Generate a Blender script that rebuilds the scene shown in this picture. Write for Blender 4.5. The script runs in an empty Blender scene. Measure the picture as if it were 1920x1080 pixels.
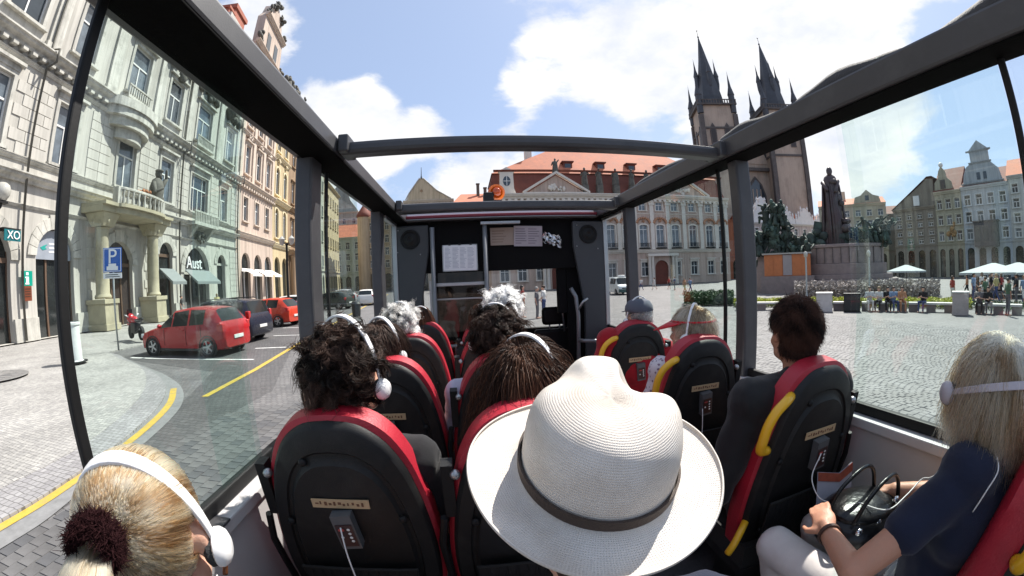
import bpy, bmesh, math, random
import numpy as np
from mathutils import Vector, Matrix, Quaternion

SC = bpy.context.scene
COL = SC.collection
rnd = random.Random(11)
R = math.radians
PI = math.pi

# ------------------------------------------------------------------ camera (origin of the scene: the photographer's hand)
cam = bpy.data.cameras.new('camera')
cam_ob = bpy.data.objects.new('camera', cam)
COL.objects.link(cam_ob)
SC.camera = cam_ob
cam.clip_start = 0.02
cam.clip_end = 3000
cam_ob.matrix_world = Matrix(((0.99228407, 0.04423356, -0.11582626, 0), (-0.11685077, 0.02131576, -0.99292071, 0),
                              (-0.04145149, 0.99879379, 0.02632002, 0), (0, 0, 0, 1)))
cam.type = 'PANO'                                  # a wide action-camera lens
cam.panorama_type = 'FISHEYE_LENS_POLYNOMIAL'
cam.sensor_width = 36
cam.sensor_fit = 'HORIZONTAL'
_f = 737.42 * 36 / 1920
cam.fisheye_fov = R(220)
cam.fisheye_polynomial_k0 = 0
cam.fisheye_polynomial_k1 = -1 / _f
cam.fisheye_polynomial_k2 = 0
cam.fisheye_polynomial_k3 = 0.04058 / _f ** 3
cam.fisheye_polynomial_k4 = 0

# ------------------------------------------------------------------ sun and sky
SUN_AZ, SUN_EL = R(51), R(55)
sun = bpy.data.lights.new('sun', 'SUN')
sun.energy = 5.0
sun.angle = R(0.5)
sun.color = (1.0, 0.955, 0.88)
sun_ob = bpy.data.objects.new('sun', sun)
COL.objects.link(sun_ob)
_s = Vector((math.sin(SUN_AZ) * math.cos(SUN_EL), math.cos(SUN_AZ) * math.cos(SUN_EL), math.sin(SUN_EL)))
sun_ob.rotation_euler = _s.to_track_quat('Z', 'Y').to_euler()
sun_ob.location = _s * 50

world = bpy.data.worlds.new("World")
SC.world = world
world.use_nodes = True
wn, wl = world.node_tree.nodes, world.node_tree.links
bg = wn['Background']
bg.inputs['Strength'].default_value = 0.088
sky = wn.new('ShaderNodeTexSky')
sky.sky_type = 'NISHITA'
sky.sun_disc = False
sky.sun_elevation = SUN_EL
sky.sun_rotation = SUN_AZ
sky.air_density = 1.0
sky.dust_density = 1.2
sky.ozone_density = 1.5
tcw = wn.new('ShaderNodeTexCoord')


def wmath(op, a, b=None, c=None):
    n = wn.new('ShaderNodeMath')
    n.operation = op
    for i, x in enumerate((a, b, c)):
        if x is None:
            continue
        if isinstance(x, (int, float)):
            n.inputs[i].default_value = x
        else:
            wl.new(x, n.inputs[i])
    return n.outputs[0]


def wnoise(scale, detail, rough, off, dist=0.0):
    mp = wn.new('ShaderNodeMapping')
    mp.inputs['Location'].default_value = off
    mp.inputs['Scale'].default_value = (1, 1, 1.9)
    wl.new(tcw.outputs['Generated'], mp.inputs[0])
    n = wn.new('ShaderNodeTexNoise')
    n.inputs['Scale'].default_value = scale
    n.inputs['Detail'].default_value = detail
    n.inputs['Roughness'].default_value = rough
    n.inputs['Distortion'].default_value = dist
    wl.new(mp.outputs[0], n.inputs['Vector'])
    return n.outputs['Fac']


def wblob(d, r0, r1, amp):
    """a cloud bank (or a gap) round a direction of the sky: amp at its middle, nothing beyond r1 degrees"""
    v = Vector(d).normalized()
    n = wn.new('ShaderNodeVectorMath')
    n.operation = 'DOT_PRODUCT'
    wl.new(tcw.outputs['Generated'], n.inputs[0])
    n.inputs[1].default_value = v
    m = wn.new('ShaderNodeMapRange')
    m.interpolation_type = 'SMOOTHSTEP'
    wl.new(n.outputs['Value'], m.inputs['Value'])
    m.inputs['From Min'].default_value = math.cos(R(r1))
    m.inputs['From Max'].default_value = math.cos(R(r0))
    m.inputs['To Min'].default_value = 0
    m.inputs['To Max'].default_value = amp
    return m.outputs[0]


big = wnoise(2.6, 9, 0.62, (3.1, 1.7, 0.4), 0.25)
dens = wmath('MULTIPLY_ADD', wnoise(7.0, 8, 0.62, (0.7, 5.1, 2.2), 0.3), 0.35, big)
CLOUDS = []  # filled below: direction, inner radius, outer radius, amount
for d, r0, r1, a in (((-.26, .85, .45), 2, 8, .22), ((-.19, .90, .39), 4, 9, .26), ((-.08, .92, .36), 1, 5, .22), ((-.43, .71, .57), 2, 8, .24), ((-.33, .88, .32), 4, 12, .2),
                     ((-.06, .86, .51), 3, 10, -.22), ((-.20, .76, .62), 5, 14, -.20), ((.28, .89, .36), 2, 8, -.2),
                     ((.22, .84, .49), 2, 9, .24), ((.39, .79, .49), 4, 10, .26), ((.60, .64, .52), 6, 15, .24), ((.74, .50, .47), 6, 14, .2), ((.78, .60, .22), 3, 10, .22), ((.85, .45, .27), 3, 9, .18),
                     ((.92, .33, .22), 3, 9, -.08), ((.06, .98, .2), 3, 10, .2), ((-.75, .5, .5), 8, 24, .1), ((.6, .1, .8), 8, 30, .08)):
    dens = wmath('ADD', dens, wblob(d, r0, r1, a))
cov = wn.new('ShaderNodeMapRange')
cov.interpolation_type = 'SMOOTHSTEP'
wl.new(dens, cov.inputs['Value'])
cov.inputs['From Min'].default_value = 0.66
cov.inputs['From Max'].default_value = 0.84
shade = wn.new('ShaderNodeMapRange')
wl.new(wnoise(5.0, 6, 0.6, (9.3, 2.2, 7.7)), shade.inputs['Value'])
shade.inputs['From Min'].default_value = 0.35
shade.inputs['From Max'].default_value = 0.65
shade.inputs['To Min'].default_value = 0.0
shade.inputs['To Max'].default_value = 1.0
ccol = wn.new('ShaderNodeMixRGB')
ccol.inputs[1].default_value = (5.6, 5.9, 6.6, 1)
ccol.inputs[2].default_value = (7.6, 7.5, 7.4, 1)
wl.new(shade.outputs[0], ccol.inputs[0])
lift = wn.new('ShaderNodeMixRGB')           # thin veil over the blue
lift.inputs[0].default_value = 0.5
wl.new(sky.outputs[0], lift.inputs[1])
lift.inputs[2].default_value = (4.1, 5.1, 7.2, 1)
cmix = wn.new('ShaderNodeMixRGB')
wl.new(cov.outputs[0], cmix.inputs[0])
wl.new(lift.outputs[0], cmix.inputs[1])
wl.new(ccol.outputs[0], cmix.inputs[2])
wl.new(cmix.outputs[0], bg.inputs['Color'])

SC.view_settings.view_transform = 'Standard'
SC.view_settings.look = 'None'
SC.view_settings.gamma = 1
SC.view_settings.use_curve_mapping = False
SC.view_settings.exposure = 0.78
SC.render.engine = 'CYCLES'
SC.cycles.max_bounces = 8
SC.cycles.transparent_max_bounces = 24
SC.cycles.use_denoising = True
SC.cycles.sample_clamp_indirect = 6
SC.cycles.caustics_reflective = False
SC.cycles.caustics_refractive = False


# ------------------------------------------------------------------ materials
def new_mat(name):
    m = bpy.data.materials.new(name)
    m.use_nodes = True
    n, l = m.node_tree.nodes, m.node_tree.links
    return m, n, l, n['Principled BSDF']


def pm(name, col, rough=0.6, var=0.12, scale=4.0, bump=0.0, bscale=60.0, metal=0.0, spec=0.5, dirt=None, dscale=1.2, coat=0.0, sheen=0.0, rvar=0.08, stretch=None, streak=0.0):
    """procedural material: base colour with two scales of variation, roughness variation, fine bump, optional stains"""
    m, n, l, p = new_mat(name)
    tc = n.new('ShaderNodeTexCoord')
    src = tc.outputs['Object']
    if stretch:
        mp = n.new('ShaderNodeMapping')
        mp.inputs['Scale'].default_value = stretch
        l.new(src, mp.inputs[0])
        src = mp.outputs[0]
    nz = n.new('ShaderNodeTexNoise')
    nz.inputs['Scale'].default_value = scale
    nz.inputs['Detail'].default_value = 8
    nz.inputs['Roughness'].default_value = 0.65
    l.new(src, nz.inputs['Vector'])
    rp = n.new('ShaderNodeValToRGB')
    a = [max(0, c * (1 - var)) for c in col]
    b = [min(1, c * (1 + var)) for c in col]
    rp.color_ramp.elements[0].position = 0.3
    rp.color_ramp.elements[1].position = 0.7
    rp.color_ramp.elements[0].color = (*a, 1)
    rp.color_ramp.elements[1].color = (*b, 1)
    l.new(nz.outputs['Fac'], rp.inputs[0])
    c = rp.outputs[0]
    if dirt:
        nd = n.new('ShaderNodeTexNoise')
        nd.inputs['Scale'].default_value = dscale
        nd.inputs['Detail'].default_value = 10
        nd.inputs['Roughness'].default_value = 0.7
        l.new(src, nd.inputs['Vector'])
        rd = n.new('ShaderNodeMapRange')
        rd.inputs['From Min'].default_value = 0.48
        rd.inputs['From Max'].default_value = 0.72
        rd.inputs['To Max'].default_value = dirt[3] if len(dirt) > 3 else 0.6
        l.new(nd.outputs['Fac'], rd.inputs['Value'])
        mx = n.new('ShaderNodeMixRGB')
        l.new(rd.outputs[0], mx.inputs[0])
        l.new(c, mx.inputs[1])
        mx.inputs[2].default_value = (*dirt[:3], 1)
        c = mx.outputs[0]
    if streak:                                             # rain streaks down the wall
        ms = n.new('ShaderNodeMapping')
        ms.inputs['Scale'].default_value = (1.6, 1.6, .09)
        l.new(tc.outputs['Object'], ms.inputs[0])
        ns = n.new('ShaderNodeTexNoise')
        ns.inputs['Scale'].default_value = 1.3
        ns.inputs['Detail'].default_value = 9
        ns.inputs['Roughness'].default_value = 0.7
        l.new(ms.outputs[0], ns.inputs['Vector'])
        rs = n.new('ShaderNodeMapRange')
        rs.inputs['From Min'].default_value = 0.42
        rs.inputs['From Max'].default_value = 0.68
        rs.inputs['To Min'].default_value = 1.0
        rs.inputs['To Max'].default_value = 1 - streak
        l.new(ns.outputs['Fac'], rs.inputs['Value'])
        mu = n.new('ShaderNodeMixRGB')
        mu.blend_type = 'MULTIPLY'
        mu.inputs[0].default_value = 1
        l.new(c, mu.inputs[1])
        l.new(rs.outputs[0], mu.inputs[2])
        c = mu.outputs[0]
    l.new(c, p.inputs['Base Color'])
    rr = n.new('ShaderNodeMapRange')
    rr.inputs['To Min'].default_value = max(0.02, rough - rvar)
    rr.inputs['To Max'].default_value = min(1, rough + rvar)
    l.new(nz.outputs['Fac'], rr.inputs['Value'])
    l.new(rr.outputs[0], p.inputs['Roughness'])
    p.inputs['Metallic'].default_value = metal
    p.inputs['Specular IOR Level'].default_value = spec
    p.inputs['Coat Weight'].default_value = coat
    p.inputs['Sheen Weight'].default_value = sheen
    if bump:
        nb = n.new('ShaderNodeTexNoise')
        nb.inputs['Scale'].default_value = bscale
        nb.inputs['Detail'].default_value = 5
        l.new(src, nb.inputs['Vector'])
        bp = n.new('ShaderNodeBump')
        bp.inputs['Strength'].default_value = bump
        bp.inputs['Distance'].default_value = 0.01
        l.new(nb.outputs['Fac'], bp.inputs['Height'])
        l.new(bp.outputs[0], p.inputs['Normal'])
    return m


def glass_mat(name, tint, refl=1.0, haze=0.0, rough=0.0):
    """clear pane: straight-through light tinted by the glass, mirror reflection by Fresnel"""
    m, n, l, p = new_mat(name)
    n.remove(p)
    out = n['Material Output']
    tr = n.new('ShaderNodeBsdfTransparent')
    tr.inputs[0].default_value = (*tint, 1)
    gl = n.new('ShaderNodeBsdfGlossy')
    gl.inputs['Roughness'].default_value = rough
    gl.inputs[0].default_value = (refl, refl, refl, 1)
    lw = n.new('ShaderNodeLayerWeight')        # Schlick: same from both faces of the thin pane
    lw.inputs[0].default_value = 0.5
    pw = n.new('ShaderNodeMath')
    pw.operation = 'POWER'
    l.new(lw.outputs['Facing'], pw.inputs[0])
    pw.inputs[1].default_value = 5.0
    fr = n.new('ShaderNodeMath')
    fr.operation = 'MULTIPLY_ADD'
    l.new(pw.outputs[0], fr.inputs[0])
    fr.inputs[1].default_value = 0.55
    fr.inputs[2].default_value = 0.028
    mx = n.new('ShaderNodeMixShader')
    l.new(fr.outputs[0], mx.inputs[0])
    l.new(tr.outputs[0], mx.inputs[1])
    l.new(gl.outputs[0], mx.inputs[2])
    last = mx.outputs[0]
    if haze:
        df = n.new('ShaderNodeBsdfDiffuse')
        df.inputs[0].default_value = (0.7, 0.75, 0.72, 1)
        nz = n.new('ShaderNodeTexNoise')
        nz.inputs['Scale'].default_value = 3
        nz.inputs['Detail'].default_value = 8
        mr = n.new('ShaderNodeMapRange')
        mr.inputs['From Min'].default_value = 0.3
        mr.inputs['From Max'].default_value = 0.8
        mr.inputs['To Min'].default_value = haze * 0.3
        mr.inputs['To Max'].default_value = haze
        l.new(nz.outputs[0], mr.inputs['Value'])
        m2 = n.new('ShaderNodeMixShader')
        l.new(mr.outputs[0], m2.inputs[0])
        l.new(last, m2.inputs[1])
        l.new(df.outputs[0], m2.inputs[2])
        last = m2.outputs[0]
    l.new(last, out.inputs[0])
    return m


# ------------------------------------------------------------------ mesh builder
class MB:
    def __init__(s, M=None):
        s.v, s.f, s.m, s.M = [], [], [], M

    def add(s, vs, fs, mi=0):
        o = len(s.v)
        if s.M is not None:
            vs = [s.M @ Vector(v) for v in vs]
        s.v += [(v[0], v[1], v[2]) for v in vs]
        s.f += [tuple(i + o for i in f) for f in fs]
        s.m += [mi] * len(fs)
        return s

    def box(s, x0, x1, y0, y1, z0, z1, mi=0):
        return s.add([(x0, y0, z0), (x1, y0, z0), (x1, y1, z0), (x0, y1, z0), (x0, y0, z1), (x1, y0, z1), (x1, y1, z1), (x0, y1, z1)],
                     [(0, 3, 2, 1), (4, 5, 6, 7), (0, 1, 5, 4), (1, 2, 6, 5), (2, 3, 7, 6), (3, 0, 4, 7)], mi)

    def frustum(s, x0, x1, y0, y1, z0, X0, X1, Y0, Y1, z1, mi=0):
        return s.add([(x0, y0, z0), (x1, y0, z0), (x1, y1, z0), (x0, y1, z0), (X0, Y0, z1), (X1, Y0, z1), (X1, Y1, z1), (X0, Y1, z1)],
                     [(0, 3, 2, 1), (4, 5, 6, 7), (0, 1, 5, 4), (1, 2, 6, 5), (2, 3, 7, 6), (3, 0, 4, 7)], mi)

    def tube(s, pts, r, n=8, closed=False, caps=True, mi=0, flat=None, up=None):
        """tube along points; r a number or list; flat=(w,h) sweeps a flat strip section instead"""
        P = [Vector(p) for p in pts]
        N = len(P)
        rs = r if isinstance(r, (list, tuple)) else [r] * N
        T = []
        for i in range(N):
            a = P[(i - 1) % N] if (closed or i > 0) else P[i]
            b = P[(i + 1) % N] if (closed or i < N - 1) else P[i]
            t = b - a
            T.append(t.normalized() if t.length > 1e-9 else Vector((0, 0, 1)))
        u = Vector(up) if up is not None else (Vector((0, 0, 1)) if abs(T[0].z) < 0.9 else Vector((1, 0, 0)))
        vs = []
        for i in range(N):
            u = u - T[i] * u.dot(T[i])
            u = u.normalized() if u.length > 1e-9 else T[i].orthogonal().normalized()
            w = T[i].cross(u)
            if flat:
                a, b = flat[0] / 2 * rs[i], flat[1] / 2 * rs[i]
                ring = [(a, -b), (a, b), (-a, b), (-a, -b)]
                vs += [P[i] + w * x + u * y for x, y in ring]
            else:
                vs += [P[i] + (u * math.cos(2 * PI * k / n) + w * math.sin(2 * PI * k / n)) * rs[i] for k in range(n)]
        k = 4 if flat else n
        fs = []
        for i in range(N if closed else N - 1):
            j = (i + 1) % N
            for q in range(k):
                fs.append((i * k + q, i * k + (q + 1) % k, j * k + (q + 1) % k, j * k + q))
        if caps and not closed:
            fs.append(tuple(range(k - 1, -1, -1)))
            fs.append(tuple((N - 1) * k + q for q in range(k)))
        return s.add(vs, fs, mi)

    def lathe(s, prof, n=16, c=(0, 0, 0), a0=0.0, a1=2 * PI, mi=0, sx=1.0, sy=1.0, cap=True):
        full = abs(a1 - a0 - 2 * PI) < 1e-6
        m = n if full else n + 1
        vs, fs = [], []
        for r, z in prof:
            for k in range(m):
                a = a0 + (a1 - a0) * k / n
                vs.append((c[0] + r * math.cos(a) * sx, c[1] + r * math.sin(a) * sy, c[2] + z))
        for i in range(len(prof) - 1):
            for k in range(n):
                k2 = (k + 1) % m
                fs.append((i * m + k, i * m + k2, (i + 1) * m + k2, (i + 1) * m + k))
        if cap and full:
            if prof[0][0] > 1e-6:
                fs.append(tuple(range(m - 1, -1, -1)))
            if prof[-1][0] > 1e-6:
                fs.append(tuple((len(prof) - 1) * m + k for k in range(m)))
        return s.add(vs, fs, mi)

    def ell(s, c, r, n=12, m=8, rot=None, mi=0):
        vs, fs = [], []
        c = Vector(c)
        r = (r, r, r) if isinstance(r, (int, float)) else r
        for i in range(1, m):
            t = PI * i / m
            for k in range(n):
                a = 2 * PI * k / n
                v = Vector((r[0] * math.sin(t) * math.cos(a), r[1] * math.sin(t) * math.sin(a), r[2] * math.cos(t)))
                vs.append(c + (rot @ v if rot is not None else v))
        top, bot = Vector((0, 0, r[2])), Vector((0, 0, -r[2]))
        vs += [c + (rot @ top if rot is not None else top), c + (rot @ bot if rot is not None else bot)]
        for i in range(m - 2):
            for k in range(n):
                fs.append((i * n + k, (i + 1) * n + k, (i + 1) * n + (k + 1) % n, i * n + (k + 1) % n))
        a, b = len(vs) - 2, len(vs) - 1
        for k in range(n):
            fs.append((a, k, (k + 1) % n))
            fs.append((b, (m - 2) * n + (k + 1) % n, (m - 2) * n + k))
        return s.add(vs, fs, mi)

    def caps(s, p0, p1, r0, r1, n=10):
        """capsule: tapered limb with round ends"""
        p0, p1 = Vector(p0), Vector(p1)
        t = (p1 - p0)
        L = t.length
        t = t / L if L > 1e-9 else Vector((0, 0, 1))
        pts, rs = [], []
        for a in (-80, -50, -20):
            pts.append(p0 + t * r0 * math.sin(R(a)))
            rs.append(r0 * math.cos(R(a)))
        for a in (20, 50, 80):
            pts.append(p1 + t * r1 * math.sin(R(a)))
            rs.append(r1 * math.cos(R(a)))
        return s.tube(pts, rs, n)

    def prism(s, poly, d0, d1, mi=0):
        """polygon of (a, h) extruded along local depth (second axis) from d0 to d1"""
        n = len(poly)
        vs = [(a, d0, h) for a, h in poly] + [(a, d1, h) for a, h in poly]
        fs = [tuple(range(n)), tuple(range(2 * n - 1, n - 1, -1))] + [(i, i + n, (i + 1) % n + n, (i + 1) % n) for i in range(n)]
        return s.add(vs, fs, mi)

    def poly(s, pts, mi=0):
        return s.add(pts, [tuple(range(len(pts)))], mi)

    def mesh(s, name, mats, smooth=False):
        me = bpy.data.meshes.new(name)
        me.from_pydata(s.v, [], s.f)
        for m in (mats if isinstance(mats, (list, tuple)) else [mats]):
            me.materials.append(m)
        if len(me.materials) > 1:
            me.polygons.foreach_set('material_index', s.m)
        bm = bmesh.new()
        bm.from_mesh(me)
        bmesh.ops.recalc_face_normals(bm, faces=bm.faces)
        bm.to_mesh(me)
        bm.free()
        if smooth:
            me.polygons.foreach_set('use_smooth', [True] * len(me.polygons))
            if smooth is not True:
                me.set_sharp_from_angle(angle=R(smooth))
        return me

    def build(s, name, mats, parent=None, smooth=False, bevel=0.0, local=False, label=None):
        return link(name, s.mesh(name, mats, smooth), parent, bevel, local, label)


def link(name, me, parent=None, bevel=0.0, local=False, label=None):
    o = bpy.data.objects.new(name, me)
    COL.objects.link(o)
    if bevel:
        b = o.modifiers.new('bevel', 'BEVEL')
        b.width = bevel
        b.segments = 2
        b.limit_method = 'ANGLE'
        b.angle_limit = R(40)
    if parent is not None:
        o.parent = parent
        if not local:
            inv = Matrix()
            q = parent
            chain = []
            while q is not None:
                chain.append(q)
                q = q.parent
            M = Matrix()
            for q in reversed(chain):
                M = M @ (q.matrix_parent_inverse @ q.matrix_basis if q.parent else q.matrix_basis)
            o.matrix_parent_inverse = M.inverted()
    if label:
        o['label'] = label
    return o


def tag(o, label, cat, group=None):
    o['label'] = label
    o['category'] = cat
    if group:
        o['group'] = group
    return o


def thing(name, label, cat, loc=(0, 0, 0), rz=0.0, group=None):
    o = bpy.data.objects.new(name, None)
    COL.objects.link(o)
    o.empty_display_size = 0.2
    o.location = loc
    o.rotation_euler = (0, 0, rz)
    return tag(o, label, cat, group)


def structure(o):
    o['kind'] = 'structure'
    return o


def stuff(o):
    o['kind'] = 'stuff'
    return o


def dup(root, loc=None, rz=None, label=None, group=None, scale=None):
    """copy of a thing with copies of its parts and sub-parts (shared meshes)"""
    r = root.copy()
    COL.objects.link(r)
    if loc is not None:
        r.location = loc
    if rz is not None:
        r.rotation_euler = (0, 0, rz)
    if scale:
        r.scale = (scale, scale, scale)
    if label:
        r['label'] = label
    if group:
        r['group'] = group
    for ch in list(root.children):
        c = ch.copy()
        COL.objects.link(c)
        c.parent = r
        for g in list(ch.children):
            d = g.copy()
            COL.objects.link(d)
            d.parent = c
    return r


def copy_part(o, parent, M):
    """copy of a part (and its sub-parts) moved by matrix M in its own space"""
    c = o.copy()
    COL.objects.link(c)
    c.parent = parent
    c.matrix_parent_inverse = o.matrix_parent_inverse @ M
    for g in list(o.children):
        d = g.copy()
        COL.objects.link(d)
        d.parent = c
        d.matrix_parent_inverse = g.matrix_parent_inverse
    return c


def lerp(a, b, t):
    return a + (b - a) * t


def gz(x):
    """the square falls gently from the north pavement to the south"""
    if x < -2.5:
        return -1.97
    if x > 12:
        return -2.40
    return -1.97 - 0.43 * (x + 2.5) / 14.5
# ------------------------------------------------------------------ ground
def cobble_mat(name, c0, c1, joint, size=0.115, bump=0.5, row=0.5):
    m, n, l, p = new_mat(name)
    tc = n.new('ShaderNodeTexCoord')
    mp = n.new('ShaderNodeMapping')
    mp.inputs['Scale'].default_value = (1 / size, 1 / size, 1)
    l.new(tc.outputs['Object'], mp.inputs[0])
    wv = n.new('ShaderNodeTexNoise')
    wv.inputs['Scale'].default_value = 0.35
    l.new(mp.outputs[0], wv.inputs['Vector'])
    ad = n.new('ShaderNodeMixRGB')
    ad.blend_type = 'ADD'
    ad.inputs[0].default_value = 1.2
    l.new(mp.outputs[0], ad.inputs[1])
    l.new(wv.outputs['Color'], ad.inputs[2])
    br = n.new('ShaderNodeTexBrick')
    br.inputs['Scale'].default_value = 1
    br.inputs['Mortar Size'].default_value = 0.07
    br.inputs['Mortar Smooth'].default_value = 0.6
    br.inputs['Bias'].default_value = 0.0
    br.inputs['Brick Width'].default_value = 1.0
    br.inputs['Row Height'].default_value = row * 2 if row != 0.5 else 0.95
    br.inputs['Color1'].default_value = (*c0, 1)
    br.inputs['Color2'].default_value = (*c1, 1)
    br.inputs['Mortar'].default_value = (*joint, 1)
    l.new(ad.outputs[0], br.inputs['Vector'])
    nz = n.new('ShaderNodeTexNoise')
    nz.inputs['Scale'].default_value = 0.55
    nz.inputs['Detail'].default_value = 9
    nz.inputs['Roughness'].default_value = 0.7
    l.new(tc.outputs['Object'], nz.inputs['Vector'])
    mr = n.new('ShaderNodeMapRange')
    mr.inputs['From Min'].default_value = 0.3
    mr.inputs['From Max'].default_value = 0.7
    mr.inputs['To Min'].default_value = 0.72
    mr.inputs['To Max'].default_value = 1.2
    l.new(nz.outputs[0], mr.inputs['Value'])
    mu = n.new('ShaderNodeMixRGB')
    mu.blend_type = 'MULTIPLY'
    mu.inputs[0].default_value = 1
    l.new(br.outputs['Color'], mu.inputs[1])
    l.new(mr.outputs[0], mu.inputs[2])
    l.new(mu.outputs[0], p.inputs['Base Color'])
    p.inputs['Roughness'].default_value = 0.62
    bp = n.new('ShaderNodeBump')
    bp.inputs['Strength'].default_value = bump
    bp.inputs['Distance'].default_value = 0.02
    iv = n.new('ShaderNodeMath')
    iv.operation = 'SUBTRACT'
    iv.inputs[0].default_value = 1
    l.new(br.outputs['Fac'], iv.inputs[1])
    l.new(iv.outputs[0], bp.inputs['Height'])
    l.new(bp.outputs[0], p.inputs['Normal'])
    return m


M_cobble = cobble_mat('granite_setts', (0.175, 0.168, 0.166), (0.12, 0.118, 0.12), (0.055, 0.053, 0.052))
M_road = cobble_mat('dark_setts', (0.112, 0.108, 0.108), (0.08, 0.078, 0.08), (0.042, 0.04, 0.04))
M_mosaic = cobble_mat('pale_mosaic', (0.42, 0.405, 0.38), (0.29, 0.28, 0.27), (0.17, 0.165, 0.155), 0.085, 0.6)
M_band = cobble_mat('granite_band', (0.33, 0.32, 0.32), (0.25, 0.24, 0.245), (0.13, 0.125, 0.12), 0.10)
M_kerb = pm('kerb_granite', (0.36, 0.35, 0.34), 0.7, 0.15, 12, 0.2, 80, dirt=(0.2, 0.19, 0.18, 0.5))
M_gutter = pm('gutter_stone', (0.21, 0.21, 0.21), 0.6, 0.18, 9, 0.25, 60, dirt=(0.12, 0.12, 0.115, 0.6))
M_yellow = pm('yellow_paint', (0.50, 0.34, 0.05), 0.65, 0.15, 14, 0.3, 60, dirt=(0.24, 0.20, 0.12, 0.9), dscale=7)
M_line = pm('white_paint', (0.7, 0.7, 0.68), 0.6, 0.1, 14, 0.1, 90, dirt=(0.3, 0.3, 0.3, 0.7), dscale=5)

g = MB()
xs = [-700, -60, -2.5, 12, 60, 700]
ys = [-200, 0, 60, 200, 900]
for i in range(5):
    for j in range(4):
        g.poly([(xs[i], ys[j], gz(xs[i])), (xs[i + 1], ys[j], gz(xs[i + 1])), (xs[i + 1], ys[j + 1], gz(xs[i + 1])), (xs[i], ys[j + 1], gz(xs[i]))])
structure(g.build('square', M_cobble))


def sheet(name, pts, mat, lift, thick=0.0):
    """flat polygon lying LIFT above the ground; with THICK it is a raised slab with sides"""
    mb = MB()
    top = [(x, y, gz(x) + lift) for x, y in pts]
    n = len(top)
    if thick:
        bot = [(x, y, z - thick) for x, y, z in top]
        mb.add(top + bot, [tuple(range(n))] + [(i, (i + 1) % n, (i + 1) % n + n, i + n) for i in range(n)])
    else:
        mb.poly(top)
    return structure(mb.build(name, mat))


def smoothline(pts, k=6):
    """smooth curve through the points"""
    P = [np.array(p, float) for p in pts]
    n = len(P)
    L = [max(1e-9, np.linalg.norm(P[i + 1] - P[i])) for i in range(n - 1)]
    T = []
    for i in range(n):
        if i == 0:
            T.append((P[1] - P[0]) / L[0])
        elif i == n - 1:
            T.append((P[-1] - P[-2]) / L[-1])
        else:
            T.append(((P[i] - P[i - 1]) / L[i - 1] * L[i] + (P[i + 1] - P[i]) / L[i] * L[i - 1]) / (L[i - 1] + L[i]))
    out = []
    for i in range(n - 1):
        for t in np.linspace(0, 1, k, endpoint=False):
            h = (2 * t ** 3 - 3 * t * t + 1, t ** 3 - 2 * t * t + t, -2 * t ** 3 + 3 * t * t, t ** 3 - t * t)
            out.append(tuple(h[0] * P[i] + h[1] * T[i] * L[i] + h[2] * P[i + 1] + h[3] * T[i + 1] * L[i]))
    return out + [tuple(P[-1])]


road_poly = [(-3.0, -30), (1.6, -30), (1.6, 4), (-0.5, 30), (-6.5, 90), (-9.6, 90), (-9.5, 40), (-11.6, 40), (-11.6, 10.3), (-9.0, 10.0), (-4.2, 5)]
sheet('road', [(-4.3, -30), (1.7, -30), (1.7, 6), (-1.5, 30), (-9.0, 90), (-20.5, 90), (-13.9, 40), (-11.2, 22), (-11.7, 10.2), (-6.5, 8.7), (-4.3, 3.5)], M_road, 0.004)
pav = smoothline([(-5.2, -30), (-5.22, -12), (-5.23, 2.23), (-5.25, 2.89), (-5.34, 3.55), (-5.68, 4.52), (-6.42, 5.9), (-7.6, 7.37), (-9.4, 8.91), (-11.62, 10.03), (-13.2, 11.0)], 7)
band = smoothline([(-4.62, -30), (-4.6, -12), (-4.5, 1.8), (-4.52, 2.32), (-4.62, 2.94), (-5.1, 4.55), (-5.84, 6.0), (-6.68, 7.05), (-8.2, 8.25), (-10.4, 9.5), (-12.0, 10.5)], 7)
gut = smoothline([(-4.16, -30), (-4.14, -12), (-4.06, 1.57), (-4.06, 2.0), (-4.2, 2.65), (-4.62, 4.4), (-5.3, 5.95), (-6.1, 6.95), (-7.6, 8.1), (-9.9, 9.35), (-11.6, 10.3)], 7)
far = [(-13.5, 20), (-16.3, 40), (-24, 95), (-60, 95), (-60, -30)]
sheet('pavement', pav + far, M_mosaic, 0.050, 0.2)


def strip_between(name, A, B, mat, lift, thick=0.0):
    mb = MB()
    for i in range(len(A) - 1):
        q = [(x, y, gz(x) + lift) for x, y in (A[i], A[i + 1], B[i + 1], B[i])]
        mb.poly(q)
        if thick:
            a, b = q[0], q[1]
            mb.poly([a, b, (b[0], b[1], b[2] - thick), (a[0], a[1], a[2] - thick)])
    return structure(mb.build(name, mat))


strip_between('granite_kerb_band', band, pav, M_band, 0.044, 0.2)
strip_between('gutter', gut, band, M_gutter, 0.010)


def ribbon(name, pts, w, mat, lift):
    mb = MB()
    P = [Vector((x, y, 0)) for x, y in pts]
    L, Rr = [], []
    for i, q in enumerate(P):
        t = (P[min(i + 1, len(P) - 1)] - P[max(i - 1, 0)]).normalized()
        nn = Vector((-t.y, t.x, 0)) * w / 2
        L.append(q + nn)
        Rr.append(q - nn)
    for i in range(len(P) - 1):
        mb.poly([(v.x, v.y, gz(v.x) + lift) for v in (L[i], L[i + 1], Rr[i + 1], Rr[i])])
    return structure(mb.build(name, mat))


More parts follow.
